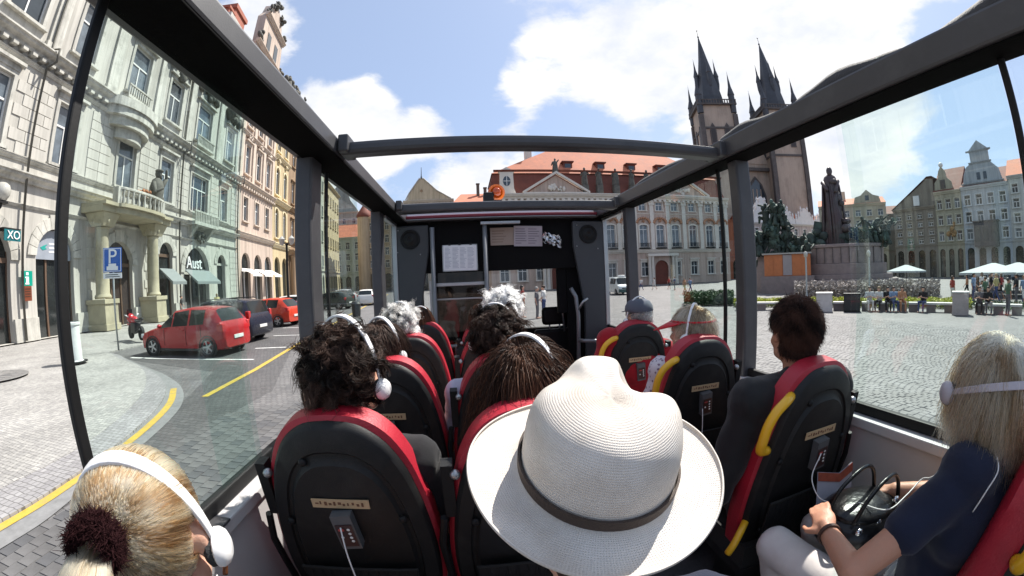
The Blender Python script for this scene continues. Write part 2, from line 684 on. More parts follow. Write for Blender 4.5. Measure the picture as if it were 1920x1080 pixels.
ykerb = smoothline([(-4.53, -30), (-4.5, -12), (-4.42, 1.75), (-4.44, 2.27), (-4.53, 2.87), (-4.95, 4.52), (-5.6, 5.95), (-6.35, 6.95)], 7)
ribbon('yellow_kerb_line', ykerb, 0.14, M_yellow, 0.016)
ribbon('yellow_road_line', [(-5.16, 6.5), (-5.4, 9.0), (-6.25, 14.5), (-9.6, 38), (-14, 70)], 0.15, M_yellow, 0.009)
ribbon('parking_line', [(-11.2, 10.28), (-6.2, 10.30)], 0.12, M_line, 0.009)
ribbon('parking_line', [(-7.3, 12.3), (-6.0, 12.5)], 0.12, M_line, 0.009)
ribbon('parking_line', [(-8.3, 15.6), (-6.3, 15.7)], 0.12, M_line, 0.009)
ribbon('parking_line', [(-9.3, 18.6), (-7.0, 18.7)], 0.12, M_line, 0.009)

# the setts nearest the bus stand as real stones: the gutter strip on the left, the square on the right
M_sett = pm('sett_stone', (0.15, 0.147, 0.146), 0.6, 0.4, 2.6, 0.25, 70, dirt=(0.11, 0.105, 0.10, .7), dscale=.5)
M_sett_dark = pm('dark_sett_stone', (0.105, 0.102, 0.102), 0.6, 0.3, 1.9, 0.3, 50)
M_sett_mid = pm('mid_sett_stone', (0.125, 0.122, 0.122), 0.6, 0.25, 1.9, 0.3, 50)
M_sett_deep = pm('deep_sett_stone', (0.088, 0.088, 0.092), 0.6, 0.25, 1.9, 0.3, 50)


def sett_mesh(sx, sy, mat, name):
    mb = MB()
    mb.frustum(-sx / 2, sx / 2, -sy / 2, sy / 2, -0.012, -sx / 2 + 0.004, sx / 2 - 0.004, -sy / 2 + 0.004, sy / 2 - 0.004, 0.004)
    mb.f.pop(0)
    mb.m.pop(0)
    return mb.mesh(name, mat)
se = [sett_mesh(a, b, m_, 'sett') for a, b, m_ in ((0.1625, 0.162, M_sett_dark), (0.161, 0.1635, M_sett_mid), (0.1635, 0.161, M_sett_deep), (0.162, 0.162, M_sett_mid))]
road = bpy.data.objects['road']
cnt = 0
near = []
for j in range(60):
    for i in range(9):
        near.append((-3.97 + i * 0.165 + rnd.uniform(-.003, .003), 0.6 + j * 0.165 + (i % 2) * 0.08))
near.sort(key=lambda p: p[0] ** 2 + p[1] ** 2)
near = near[:300]
for x, y in near:
    o = link('sett', se[rnd.randrange(4)], road, local=True)
    o.location = (x, y, gz(x) + 0.0045 + rnd.uniform(-.0012, .0012))
    o.rotation_euler = (rnd.uniform(-.008, .008), rnd.uniform(-.008, .008), rnd.uniform(-.02, .02))
keep = set((round(a, 3), round(b, 3)) for a, b in near)
vs, fs = [], []
def add_setts(xs0, ys0, x1, y1, pitch, z0=0.004):
    nx, ny = int((x1 - xs0) / pitch), int((y1 - ys0) / pitch)
    r2 = np.random.default_rng(5)
    I, J = np.meshgrid(np.arange(nx), np.arange(ny), indexing='ij')
    # fan-laid rows: each row sags in shallow arcs
    X = xs0 + I * pitch + r2.normal(0, pitch * .04, I.shape)
    Y = ys0 + J * pitch + 0.28 * np.abs(np.sin(I * pitch / 1.7 * PI)) + r2.normal(0, pitch * .04, I.shape)
    X, Y = X.ravel(), Y.ravel()
    n = len(X)
    a = pitch * 0.482 * (1 + r2.normal(0, .05, n))
    b = pitch * 0.482 * (1 + r2.normal(0, .05, n))
    z = np.where(X > 12, -2.40, -1.97 - 0.43 * (X + 2.5) / 14.5) + z0 + r2.normal(0, .0025, n)
    V = np.zeros((n, 8, 3))
    for k, (sx, sy) in enumerate(((-1, -1), (1, -1), (1, 1), (-1, 1))):
        V[:, k] = np.stack([X + sx * a, Y + sy * b, z - .004], 1)
        V[:, k + 4] = np.stack([X + sx * a * .86, Y + sy * b * .86, z + .006], 1)
    F = np.array([(4, 5, 6, 7), (0, 1, 5, 4), (1, 2, 6, 5), (2, 3, 7, 6), (3, 0, 4, 7)])
    Fs = (np.arange(n) * 8)[:, None, None] + F[None]
    return V.reshape(-1, 3), Fs.reshape(-1, 4)
for (x0, y0, x1, y1, pit) in ((5.6, -3.5, 17.5, 21.0, 0.135),):
    V, Fq = add_setts(x0, y0, x1, y1, pit)
    me = bpy.data.meshes.new('square_setts')
    me.from_pydata(V.tolist(), [], Fq.tolist())
    me.materials.append(M_sett)
    o = bpy.data.objects.new('square_setts', me)
    COL.objects.link(o)
    stuff(o)
    o['label'] = 'pale granite setts paving the square beside the bus'
# ------------------------------------------------------------------ the open-roofed tour bus
XL, XR = -0.716, 1.486
M_frame = pm('charcoal_frame_paint', (0.050, 0.049, 0.053), 0.42, 0.12, 3, 0.05, 200, spec=0.5, dirt=(0.10, 0.10, 0.10, 0.35), dscale=5)
M_black = pm('black_rubber', (0.008, 0.008, 0.0085), 0.55, 0.2, 10, 0.05, 150, spec=0.3)
M_canvas = pm('folded_canvas', (0.045, 0.044, 0.046), 0.8, 0.2, 9, 0.4, 120)
M_alu = pm('satin_aluminium', (0.42, 0.43, 0.44), 0.38, 0.08, 8, 0.03, 200, metal=0.85)
M_trim = pm('pale_grey_trim', (0.50, 0.49, 0.49), 0.5, 0.06, 5, 0.04, 220)
M_panel = pm('light_grey_wall_panel', (0.46, 0.44, 0.44), 0.62, 0.07, 3, 0.10, 320, dirt=(0.34, 0.32, 0.32, 0.4), dscale=3)
M_bulk = pm('bulkhead_grey', (0.050, 0.054, 0.060), 0.6, 0.08, 4, 0.12, 260)
M_dark = pm('cab_black', (0.0035, 0.0032, 0.0036), 0.7, 0.15, 6, 0.05, 120, spec=0.15)
M_redtrim = pm('red_trim', (0.17, 0.008, 0.02), 0.5, 0.1, 8)
M_floor = pm('bus_floor_vinyl', (0.055, 0.056, 0.06), 0.6, 0.3, 60, 0.05, 200)
M_white = pm('bus_white_paint', (0.72, 0.72, 0.72), 0.3, 0.03, 2, coat=0.3)
M_pole = pm('grey_pole_paint', (0.20, 0.205, 0.215), 0.35, 0.06, 7, metal=0.3)
M_glass_clear = glass_mat('clear_glass', (0.985, 0.995, 0.99), 1.0, 0.006)
M_glass_green = glass_mat('green_tinted_glass', (0.92, 0.975, 0.962), 1.0, 0.006)
M_glass_dark = glass_mat('smoked_glass', (0.22, 0.20, 0.19), 1.0, 0.004)

bus = thing('tour_bus', 'open-roofed sightseeing bus with charcoal frame, tinted side windows and dark bulkhead', 'bus', (0.385, 2.0, -1.5))


def B(name, mat, bevel=0.0, smooth=False, parent=bus, label=None):
    def f(mb):
        return mb.build(name, mat, parent, smooth, bevel, label=label)
    return f


M_rail_shade = pm('matt_black_rail_shade', (0.006, 0.006, 0.006), 0.9, 0.2, 8, 0.1, 90, spec=0.05)  # added black strips: shade under the roof rails put in as colour
B('rail_shade_strip', M_rail_shade, 0.003)(MB().box(-0.745, -0.578, -2.2, 4.0, 0.592, 0.5995))
B('rail_shade_strip', M_rail_shade, 0.003)(MB().box(1.385, 1.53, -2.2, 4.0, 0.592, 0.5995))
# roof rails with the folded canvas lying along them
B('roof_rail', M_frame, 0.012)(MB().box(-0.785, -0.575, -2.2, 4.02, 0.60, 0.685))
B('roof_rail', M_frame, 0.012)(MB().box(1.375, 1.56, -2.2, 4.02, 0.60, 0.71))
for side, segs in ((1.455, ((-2.0, -0.2), (-0.2, 0.62), (0.62, 1.35), (1.35, 1.95), (1.95, 3.3))), (-0.67, ((0.95, 1.9), (2.0, 2.75), (2.75, 3.4)))):
    for a, b in segs:
        k = 14
        pts, rs = [], []
        for i in range(k + 1):
            t = i / k
            pts.append((side + 0.012 * math.sin(t * 9), lerp(a, b, t), 0.70 + (0.01 if side > 0 else 0) + 0.010 * math.sin(t * 5 + a)))
            rs.append(0.012 + 0.048 * math.sin(PI * min(max(t, .02), .98)) ** 0.7 + 0.004 * math.sin(t * 17 + a))
        B('folded_canvas', M_canvas, 0, True)(MB().tube(pts, rs, 12))
B('canvas_trim', M_trim, 0.002)(MB().box(1.52, 1.545, -0.2, 0.95, 0.715, 0.735))
# cross beams
for nm, y0, y1, z0, z1 in (('cross_beam', 1.73, 1.83, 0.602, 0.663), ('cross_beam', 3.30, 3.42, 0.585, 0.662)):
    B(nm, M_frame, 0.02)(MB().box(-0.58, 1.38, y0, y1, z0, z1))
for y in (1.70, 3.27):
    for x in (-0.57, 1.335):
        B('corner_plate', M_frame, 0.008)(MB().box(x, x + 0.05, y, y + 0.16, 0.606, 0.690))
# posts
for x0, x1, y0, y1 in ((-0.775, -0.69, 1.70, 1.84), (1.44, 1.54, 1.715, 1.795), (-0.775, -0.69, 3.21, 3.37), (1.44, 1.54, 3.285, 3.365)):
    B('window_post', M_frame, 0.012)(MB().box(x0, x1, y0, y1, -0.60, 0.603))
for x, y in ((-0.718, 0.495), (1.488, 0.335), (-0.718, 1.98), (1.488, 1.95), (-0.718, -1.0), (1.488, -1.0)):
    B('window_divider', M_black, 0.004)(MB().box(x - 0.008, x + 0.008, y - 0.012, y + 0.012, -0.545, 0.5915))
# sills, ledges, inner and outer walls
for x, s in ((XL, 1), (XR, -1)):
    B('window_gasket', M_black, 0.006)(MB().box(*sorted((x - s * 0.02, x + s * 0.012)), -2.2, 3.98, -0.582, -0.540))
    B('window_ledge', M_trim, 0.006)(MB().box(*sorted((x - s * 0.02, x + s * 0.055)), -2.2, 3.98, -0.625, -0.584))
    B('inner_wall', M_panel, 0.004)(MB().box(*sorted((x + s * 0.012, x + s * 0.040)), -2.2, 3.98, -1.452, -0.627))
    B('outer_wall', M_white, 0.01)(MB().box(*sorted((x - s * 0.075, x - s * 0.022)), -2.2, 5.6, -1.75, -0.590))
for y in (0.70, 1.15, 1.42, 2.1, 2.8):
    B('ledge_clip', M_frame, 0.004)(MB().box(XL - 0.005, XL + 0.060, y, y + 0.12, -0.588, -0.578))
B('floor', M_floor)(MB().box(-0.70, 1.47, -2.2, 5.5, -1.50, -1.452))
# sliding panes: the rear half of every window is tinted, the front half is slid open behind it
for x, y0, y1, m in ((-0.722, 0.512, 1.12, M_glass_green), (-0.714, 0.90, 1.14, M_glass_green), (-0.716, 1.845, 2.58, M_glass_green),
                     (1.492, 0.352, 1.03, M_glass_green), (1.484, 0.96, 1.055, M_glass_clear), (1.488, 1.80, 2.62, M_glass_green),
                     (-0.716, 3.38, 3.93, M_glass_green), (1.488, 3.38, 3.93, M_glass_clear), (1.492, -0.98, 0.318, M_glass_clear)):
    B('window_pane', m)(MB().box(x - 0.003, x + 0.003, y0, y1, -0.543, 0.602))
# pale metal frames of the small front windows
for x in (XL, XR):
    s = 1 if x < 0 else -1
    B('window_surround', M_alu, 0.006)(MB().box(*sorted((x - 0.01 * s, x + 0.035 * s)), 3.93, 3.965, -0.54, 0.60)
                                       .box(*sorted((x - 0.01 * s, x + 0.035 * s)), 3.40, 3.93, 0.565, 0.598))
# bulkhead at the front of the saloon
YB = 4.0
B('bulkhead_header', M_dark, 0.005)(MB().box(-0.705, 1.475, YB, YB + 0.05, 0.078, 0.612))
B('roof_lip', M_frame, 0.01)(MB().box(-0.70, 1.47, 3.90, 3.995, 0.596, 0.618))
B('red_roof_strip', M_redtrim, 0.008)(MB().box(-0.69, 1.46, 3.885, 3.93, 0.622, 0.652))
B('roof_lip_trim', M_pole, 0.004)(MB().box(-0.60, 1.36, 3.875, 3.884, 0.606, 0.618))
for sgn in (-1, 1):
    xo = -0.70 if sgn < 0 else 1.47
    xi_t, xi_b = (-0.36, -0.47) if sgn < 0 else (1.12, 1.22)
    pl = MB().prism([(xo, -1.45), (xi_b, -1.45), (xi_b, -0.35), (xi_t, 0.30), (xi_t, 0.565), (xo, 0.565)], YB - 0.06, YB - 0.002)
    side = B('bulkhead_side_panel', M_bulk, 0.012)(pl)
    cx = -0.545 if sgn < 0 else 1.285
    sp = MB(Matrix.Translation((cx, YB - 0.062, 0.425)) @ Matrix.Rotation(PI / 2, 4, 'X'))
    sp.lathe([(0.0, 0.002), (0.03, 0.014), (0.045, 0.004), (0.07, 0.002), (0.080, 0.012), (0.095, 0.012), (0.10, 0.0)], 28)
    lo = sp.build('loudspeaker', M_black, side, 30)
    for q in ((-0.13, -0.12), (0.10, -0.15), (-0.12, 0.1)):
        MB().ell((cx + q[0], YB - 0.062, 0.42 + q[1]), 0.007, 8, 6).build('screw_head', M_alu, side, True)
# rails, bars and posts in front of the bulkhead
for x, zt in ((-0.318, 0.53), (0.205, 0.56)):
    B('grab_pole', M_pole, 0, True)(MB().tube([(x, 3.90, -1.45), (x, 3.90, zt)], 0.023, 14))
B('grab_bar', M_alu, 0.004)(MB().box(0.165, 0.56, 3.865, 3.91, 0.538, 0.566))
for z in (-0.06, -0.20):
    B('partition_rail', M_alu, 0.004)(MB().box(-0.33, 0.20, 4.005, 4.03, z, z + (0.035 if z > -.1 else .016)))
B('partition_glass', M_glass_dark)(MB().box(-0.34, 0.21, 4.03, 4.036, -0.92, 0.078))
B('partition_panel', M_dark, 0.004)(MB().box(-0.36, 0.22, 4.02, 4.06, -1.45, -0.92))
B('strip_sign', M_trim, 0.002)(MB().box(-0.368, -0.342, 3.93, 3.935, -0.62, 0.0))
B('grab_pole', M_pole, 0, True)(MB().tube([(1.10, 3.85, -1.45), (1.12, 3.86, -0.42), (1.105, 3.88, -0.22), (1.06, 3.90, -0.13)], 0.021, 12))
B('grab_pole', M_alu, 0, True)(MB().tube([(1.115, 3.86, -0.36), (1.17, 3.84, -0.27), (1.22, 3.84, -0.24)], 0.013, 10))
B('grab_pole', M_alu, 0, True)(MB().tube([(1.03, 4.25, -0.16), (1.07, 4.25, -0.62)], 0.013, 10))
for z in (-0.66, -0.86):
    B('guard_rail', M_pole, 0, True)(MB().tube([(1.11, 3.80, z), (1.15, 3.75, z), (1.44, 3.74, z - 0.02)], 0.02, 12))
    B('guard_rail', M_pole, 0, True)(MB().tube([(-0.30, 3.80, z + 0.02), (0.2, 3.80, z + 0.02)], 0.018, 12))
# cab beyond the bulkhead
B('cab_roof', M_white, 0.04)(MB().box(-0.74, 1.51, 3.99, 5.62, 0.625, 0.80))
B('cab_side', M_dark, 0.01)(MB().box(-0.76, -0.70, 4.06, 5.5, -1.45, 0.62))
B('cab_side', M_dark, 0.01)(MB().box(0.955, 1.06, 4.055, 4.11, -0.40, 0.10).box(1.06, 1.50, 4.055, 4.10, -1.45, 0.62).box(1.46, 1.53, 4.1, 5.5, -1.45, 0.62))
B('windscreen_frame', M_black, 0.01)(MB().box(-0.70, 1.46, 5.46, 5.55, 0.35, 0.62).box(-0.70, 1.46, 5.46, 5.55, -0.95, -0.72).box(-0.70, -0.60, 5.46, 5.55, -0.72, 0.35).box(1.36, 1.46, 5.46, 5.55, -0.72, 0.35))
B('windscreen', M_glass_clear)(MB().box(-0.60, 1.36, 5.50, 5.506, -0.72, 0.35))
B('dashboard', M_dark, 0.03)(MB().box(-0.70, 1.46, 4.95, 5.44, -1.45, -0.80))
# driver's seat
ds = thing('driver_seat', 'black high-backed driver seat with headrest behind the windscreen', 'seat', (1.02, 4.55, -1.45))
MB().box(0.77, 1.27, 4.45, 4.56, -1.0, -0.62).build('backrest', M_black, ds, 40, 0.03)
MB().box(0.86, 1.16, 4.45, 4.54, -0.57, -0.36).build('headrest', M_black, ds, 40, 0.04)
for x in (0.95, 1.07):
    MB().tube([(x, 4.50, -0.64), (x, 4.50, -0.55)], 0.01, 8).build('headrest_stem', M_alu, ds, True)
MB().box(0.77, 1.27, 4.52, 5.0, -1.15, -1.0).box(0.9, 1.14, 4.6, 4.9, -1.45, -1.15).build('seat_base', M_black, ds, 40, 0.02)
# orange beacon on the cab roof
M_orange = pm('orange_beacon_plastic', (0.85, 0.17, 0.012), 0.25, 0.05, 5, coat=0.4)
BS = Matrix.Scale(.8, 4)
bc = thing('beacon_lamp', 'round orange beacon lamp standing on the cab roof of the bus', 'lamp', (0.365, 4.25, 0.80))
mb = MB(Matrix.Translation((0.365, 4.25, 0.935)) @ BS @ Matrix.Rotation(PI / 2, 4, 'X'))
mb.lathe([(0.0, -0.12), (0.075, -0.12), (0.105, -0.08), (0.115, 0.0), (0.115, 0.05), (0.085, 0.06), (0.075, 0.05), (0.05, 0.02), (0.0, 0.01)], 24)
mb.build('lamp_shell', M_orange, bc, 40)
MB().ell((0.365, 4.19, 0.935), (0.05, 0.03, 0.05)).build('lens', pm('amber_lens', (0.45, 0.06, 0.005), 0.1, 0.05, coat=0.5), bc, True)
MB().box(0.22, 0.33, 4.16, 4.34, 0.80, 0.93).box(0.31, 0.42, 4.2, 4.3, 0.80, 0.85).build('bracket', M_black, bc, 40, 0.01)

# papers and the crumpled map fixed to the bulkhead
def paper(name, label, x0, x1, z0, z1, y, col, tilt=0.0, lines=8, cols=3, seed=1, ink=(0.18, 0.2, 0.28)):
    rr = random.Random(seed)
    M = Matrix.Translation(((x0 + x1) / 2, y, (z0 + z1) / 2)) @ Matrix.Rotation(tilt, 4, 'Y')
    w, h = (x1 - x0) / 2, (z1 - z0) / 2
    t = thing(name, label, 'notice', ((x0 + x1) / 2, y, z0))
    mp = pm(name + '_paper', col, 0.6, 0.03, 5)
    MB(M).box(-w, w, -0.0015, 0.0015, -h, h).build('sheet', mp, t)
    pr = MB(M)
    cw = (2 * w - 0.03) / cols
    for c in range(cols):
        for r in range(lines):
            a = -w + 0.015 + c * cw
            z = h - 0.02 - (r + .5) * (2 * h - 0.04) / lines
            pr.box(a, a + cw * rr.uniform(.45, .9), -0.0028, -0.0018, z - h / lines * .28, z + h / lines * .28)
    pr.build('printed_lines', pm(name + '_ink', ink, 0.6, 0.1), t)
    return t


paper('timetable_sheet', 'white printed timetable sheet hung between the two grey poles of the bulkhead', -0.215, 0.115, 0.095, 0.345, 3.93, (0.80, 0.81, 0.84), 0.02, 16, 4, 3, (0.42, 0.45, 0.52))
t = bpy.data.objects['timetable_sheet']
MB().box(-0.222, 0.122, 3.934, 3.938, 0.088, 0.100).box(-0.222, 0.122, 3.934, 3.938, 0.340, 0.352).box(-0.225, -0.213, 3.934, 3.938, 0.09, 0.35).box(0.113, 0.125, 3.934, 3.938, 0.09, 0.35).build('holder', M_alu, t)
for x in (-0.15, -0.05, 0.06):
    MB().box(x - .012, x + .012, 3.924, 3.94, 0.345, 0.365).build('clip', M_black, t, False, 0.003)
paper('cardboard_notice', 'brown paper notice pinned on the black header, left of the pale one', 0.265, 0.53, 0.335, 0.515, 3.985, (0.36, 0.28, 0.23), 0.0, 5, 1, 4, (0.25, 0.18, 0.14))
paper('pale_notice', 'pale grey paper notice with small print on the black header', 0.505, 0.80, 0.315, 0.525, 3.975, (0.42, 0.37, 0.40), 0.03, 7, 2, 5, (0.2, 0.17, 0.2))
M_foil = pm('crumpled_foil', (0.7, 0.7, 0.72), 0.2, 0.1, 20, 0.6, 40, metal=0.8)
mb = MB()
rr = random.Random(4)
grid = {}
for i in range(12):
    for j in range(8):
        grid[i, j] = (0.80 + i * 0.018 + rr.uniform(-.008, .008), 3.97 - rr.uniform(0, 0.045), 0.47 - j * 0.017 - i * .006 + rr.uniform(-.01, .01))
idx = {k: q for q, k in enumerate(grid)}
mb.add(list(grid.values()), [(idx[i, j], idx[i + 1, j], idx[i + 1, j + 1], idx[i, j + 1]) for i in range(11) for j in range(7) if (i + j * 3) % 5])
o = mb.build('plastic_bag', M_foil)
sol = o.modifiers.new('thickness', 'SOLIDIFY')
sol.thickness = 0.002
tag(o, 'crumpled shiny plastic bag hanging on the black header beside the notices', 'bag')

# ------------------------------------------------------------------ passenger seats
M_seatred = pm('red_leatherette', (0.38, 0.014, 0.030), 0.45, 0.14, 9, 0.2, 200, spec=0.5)
M_shell = pm('black_moulded_plastic', (0.011, 0.011, 0.0115), 0.5, 0.15, 5, 0.16, 420, spec=0.3, dirt=(0.032, 0.030, 0.028, 0.6), dscale=9)
M_handle = pm('yellow_grab_handle', (0.80, 0.43, 0.015), 0.35, 0.06, 6, coat=0.2)
M_stick = pm('beige_sticker', (0.50, 0.35, 0.20), 0.55, 0.08, 12)
M_ink = pm('sticker_print', (0.14, 0.06, 0.03), 0.6, 0.1)
M_box = pm('audio_box_grey', (0.095, 0.10, 0.105), 0.45, 0.08, 8)
M_keys = pm('audio_keypad_dark', (0.045, 0.016, 0.014), 0.35, 0.1, 8)
M_dotw = pm('white_key', (0.75, 0.75, 0.72), 0.5, 0.05)
M_dotr = pm('red_key', (0.5, 0.06, 0.05), 0.5, 0.05)
M_net = pm('pocket_net', (0.012, 0.012, 0.012), 0.8, 0.2, 30, 0.5, 300)


def outline(k=40, grow=0.0):
    """half outline of the backrest: (half width, height above the seat)"""
    ctrl = [(0.205, 0.0), (0.226, 0.12), (0.232, 0.25), (0.222, 0.38), (0.203, 0.49), (0.172, 0.59), (0.126, 0.660), (0.068, 0.698), (0.0, 0.707)]
    pts = smoothline(ctrl, 4)
    P = [(x + grow * min(1, x / .1), h + (grow if h > .5 else 0) * (h - .5) / .21) for x, h in pts]
    full = [(x, h) for x, h in P] + [(-x, h) for x, h in P[::-1][1:]]
    return full


def seat_meshes():
    rec = Matrix.Translation((0, 0.11, 0.43)) @ Matrix.Rotation(R(8), 4, 'X')
    out = {}
    o_in, o_out = outline(), outline(grow=0.014)
    n = len(o_in)
    # cushion: thick red rim, rounded towards front and back
    mb = MB(rec)
    layers = [(0.010, -0.012, o_in), (0.002, 0.0, o_out), (0.0, 0.03, o_out), (0.0, 0.06, o_out), (0.010, 0.078, o_in), (0.05, 0.088, o_in)]
    vs = []
    for sh, d, ol in layers:
        for x, h in ol:
            vs.append((x * (1 - sh * 3), d + 0.015 * (1 - h / .72), h - sh * (h / .72)))
    fs = []
    for L in range(len(layers) - 1):
        for i in range(n):
            j = (i + 1) % n
            fs.append((L * n + i, L * n + j, (L + 1) * n + j, (L + 1) * n + i))
    fs.append(tuple(range((len(layers) - 1) * n, len(layers) * n)))
    fs.append(tuple(range(n - 1, -1, -1)))
    out['backrest'] = mb.add(vs, fs).mesh('backrest', M_seatred, 50)
    # shell: black plastic, domed to the back with a raised arch
    mb = MB(rec)
    layers = [(1.0, -0.008), (0.985, -0.022), (0.955, -0.030), (0.80, -0.036), (0.78, -0.030), (0.74, -0.031), (0.70, -0.042), (0.3, -0.046)]
    vs, fs = [], []
    for sc, d in layers:
        for x, h in o_in:
            vs.append((x * sc, d + 0.015 * (1 - h / .72), 0.34 + (h - 0.34) * sc))
    for L in range(len(layers) - 1):
        for i in range(n):
            j = (i + 1) % n
            fs.append((L * n + i, (L + 1) * n + i, (L + 1) * n + j, L * n + j))
    fs.append(tuple(range((len(layers) - 1) * n, len(layers) * n)))
    fs.append(tuple(range(n - 1, -1, -1)))
    out['back_shell'] = mb.add(vs, fs).mesh('back_shell', M_shell, 35)
    out['seat_cushion'] = MB().box(-0.215, 0.215, 0.06, 0.52, 0.36, 0.46).mesh('seat_cushion', M_net, 40)
    out['seat_pan'] = MB().box(-0.205, 0.205, 0.05, 0.50, 0.31, 0.36).box(-0.07, 0.07, 0.15, 0.40, 0.0, 0.31).mesh('seat_pan', M_shell, 40)
    mb = MB(rec)
    for x, h in ((-0.08, 0.60), (-0.165, 0.40), (0.155, 0.42), (0.19, 0.13), (-0.16, 0.1)):
        mb.ell((x, -0.036, h), (0.012, 0.008, 0.012), 10, 6)
    out['screw_cap'] = mb.mesh('screw_cap', M_black, True)
    out['belt_guide'] = MB(rec).box(-0.242, -0.212, -0.01, 0.03, 0.40, 0.57).tube([(-0.247, -0.01, 0.40), (-0.262, -0.01, 0.30), (-0.255, -0.005, 0.2), (-0.24, 0.0, .05)], 0.011, 8).mesh('belt_guide', M_black, 40)
    out['belt_bolt'] = MB(rec).ell((-0.206, -0.012, 0.545), (0.014, 0.014, 0.014), 10, 8).mesh('belt_bolt', M_alu, True)
    out['sticker'] = MB(rec).box(-0.078, 0.078, -0.0495, -0.0465, 0.468, 0.496).mesh('sticker', M_stick)
    mb = MB(rec)
    r2 = random.Random(2)
    for i in range(11):
        x = -0.068 + i * 0.0125
        mb.box(x, x + r2.uniform(.004, .009), -0.0505, -0.0493, 0.475 + r2.uniform(0, .006), 0.484 + r2.uniform(0, .008))
    out['sticker_print'] = mb.mesh('sticker_print', M_ink)
    rb = rec @ Matrix.Translation((0.004, -0.06, 0.402)) @ Matrix.Rotation(R(-6), 4, 'Y')
    out['audio_box'] = MB(rb).box(-0.027, 0.029, -0.014, 0.014, -0.058, 0.058).mesh('audio_box', M_box, 40)
    out['keypad'] = MB(rb).box(-0.022, 0.024, -0.0165, -0.0135, -0.046, 0.030).mesh('keypad', M_keys)
    mb = MB(rb)
    for q, (x, z) in enumerate(((-.012, .014), (.012, .014), (.012, .0), (-.012, -.012), (.012, -.014), (.013, -.027), (-.004, .014))):
        mb.ell((x, -0.0168, z), (0.0048, 0.0015, 0.0045), 8, 5, mi=1 if q in (0, 6) else 0)
    out['key_buttons'] = mb.mesh('key_buttons', [M_dotw, M_dotr], True)
    mb = MB(rec)
    mb.box(-0.17, 0.17, -0.056, -0.05, 0.02, 0.24).tube([(-0.172, -0.056, 0.24), (0.172, -0.056, 0.24)], 0.005, 8)
    for i in range(12):
        mb.tube([(-0.17 + i * .028, -0.0575, 0.02), (-0.17 + (i + 1) * .028, -0.0575, 0.24)], 0.0016, 4)
        mb.tube([(-0.17 + (i + 1) * .028, -0.0575, 0.02), (-0.17 + i * .028, -0.0575, 0.24)], 0.0016, 4)
    out['net_pocket'] = mb.mesh('net_pocket', M_net)
    # aisle-side handles (only the single seats on the right carry them)
    pts = [(-0.150, -0.005, 0.625), (-0.19, -0.025, 0.622), (-0.232, -0.03, 0.595), (-0.256, -0.03, 0.55), (-0.264, -0.03, 0.50), (-0.258, -0.022, 0.462), (-0.215, -0.01, 0.445)]
    out['grab_handle'] = MB(rec).tube(smoothline(pts, 4), 0.0165, 12).mesh('grab_handle', M_handle, True)
    out['fold_handle'] = MB(rec).tube(smoothline([(-0.21, 0.0, 0.14), (-0.25, -0.03, 0.13), (-0.285, -0.05, 0.09), (-0.30, -0.05, 0.05)], 4), 0.014, 10).mesh('fold_handle', M_handle, True)
    return out


SEAT = seat_meshes()


def seat(x, y, label, side, group='red and black passenger seats of the bus'):
    """seat whose backrest top stands at (x, y)"""
    t = thing('passenger_seat', label, 'seat', (x, y - 0.01, -1.452), 0, group)
    sub = {'sticker': 'back_shell', 'screw_cap': 'back_shell', 'audio_box': 'back_shell', 'net_pocket': 'back_shell'}
    made = {}
    for k in ('backrest', 'back_shell', 'seat_cushion', 'seat_pan', 'belt_guide', 'belt_bolt', 'screw_cap', 'sticker', 'audio_box', 'net_pocket'):
        o = link(k, SEAT[k], t, local=True)
        made[k] = o
        if k in ('screw_cap',):
            stuff(o)
        if side == 'R' and k in ('belt_guide', 'belt_bolt'):
            o.scale = (-1, 1, 1)
    stuff(link('sticker_print', SEAT['sticker_print'], made['sticker'], local=True))
    link('keypad', SEAT['keypad'], made['audio_box'], local=True)
    stuff(link('key_buttons', SEAT['key_buttons'], made['audio_box'], local=True))
    if side == 'R':
        link('grab_handle', SEAT['grab_handle'], t, local=True)
        link('fold_handle', SEAT['fold_handle'], t, local=True)
    return t


ROWS = [0.21, 0.90, 1.58, 2.30, 2.98]
SL, SM, SRX = -0.358, 0.150, 1.085
names = {1: 'nearest whole', 2: 'second', 3: 'third', 4: 'fourth'}
seat(1.205, 0.115, 'seat of the woman in the navy shirt, its red and yellow edge at the corner', 'R')
seat(SL, ROWS[1], 'seat behind which the white cable hangs, under the curly-haired man in black', 'L')
seat(SM, ROWS[1], 'seat half hidden behind the white straw hat, carrying the brown-haired woman', 'L')
seat(1.125, ROWS[1], 'seat with yellow handles carrying the man in the black jacket', 'R')
seat(SL, ROWS[2], 'seat just ahead of the curly-haired man, its sticker beside his neck', 'L')
seat(SM, ROWS[2], 'seat just ahead of the brown-haired woman, carrying a dark-haired passenger', 'L')
seat(SRX, ROWS[2], 'seat with yellow handles carrying the woman in the red sun visor', 'R')
seat(SL, ROWS[3], 'seat carrying the grey curly-haired passenger by the left window', 'L')
seat(SM, ROWS[3], 'seat carrying the white-haired passenger near the grey pole', 'L')
seat(1.07, ROWS[3], 'seat with yellow handles carrying the man in the red shirt and grey cap', 'R')
seat(SL, ROWS[4], 'front window seat by the left bulkhead panel, its rim just above the row behind', 'L')
seat(SM, ROWS[4], 'front aisle seat before the grey pole, mostly hidden by heads', 'L')
# ------------------------------------------------------------------ people
def skin_mat(name, col):
    m = pm(name, col, 0.5, 0.10, 18, 0.12, 240, spec=0.4, dirt=(col[0] * .9, col[1] * .68, col[2] * .62, 0.5), dscale=9)
    p = m.node_tree.nodes['Principled BSDF']
    p.inputs['Subsurface Weight'].default_value = 0.12
    p.inputs['Subsurface Radius'].default_value = (0.012, 0.005, 0.003)
    p.inputs['Subsurface Scale'].default_value = 0.5
    return m


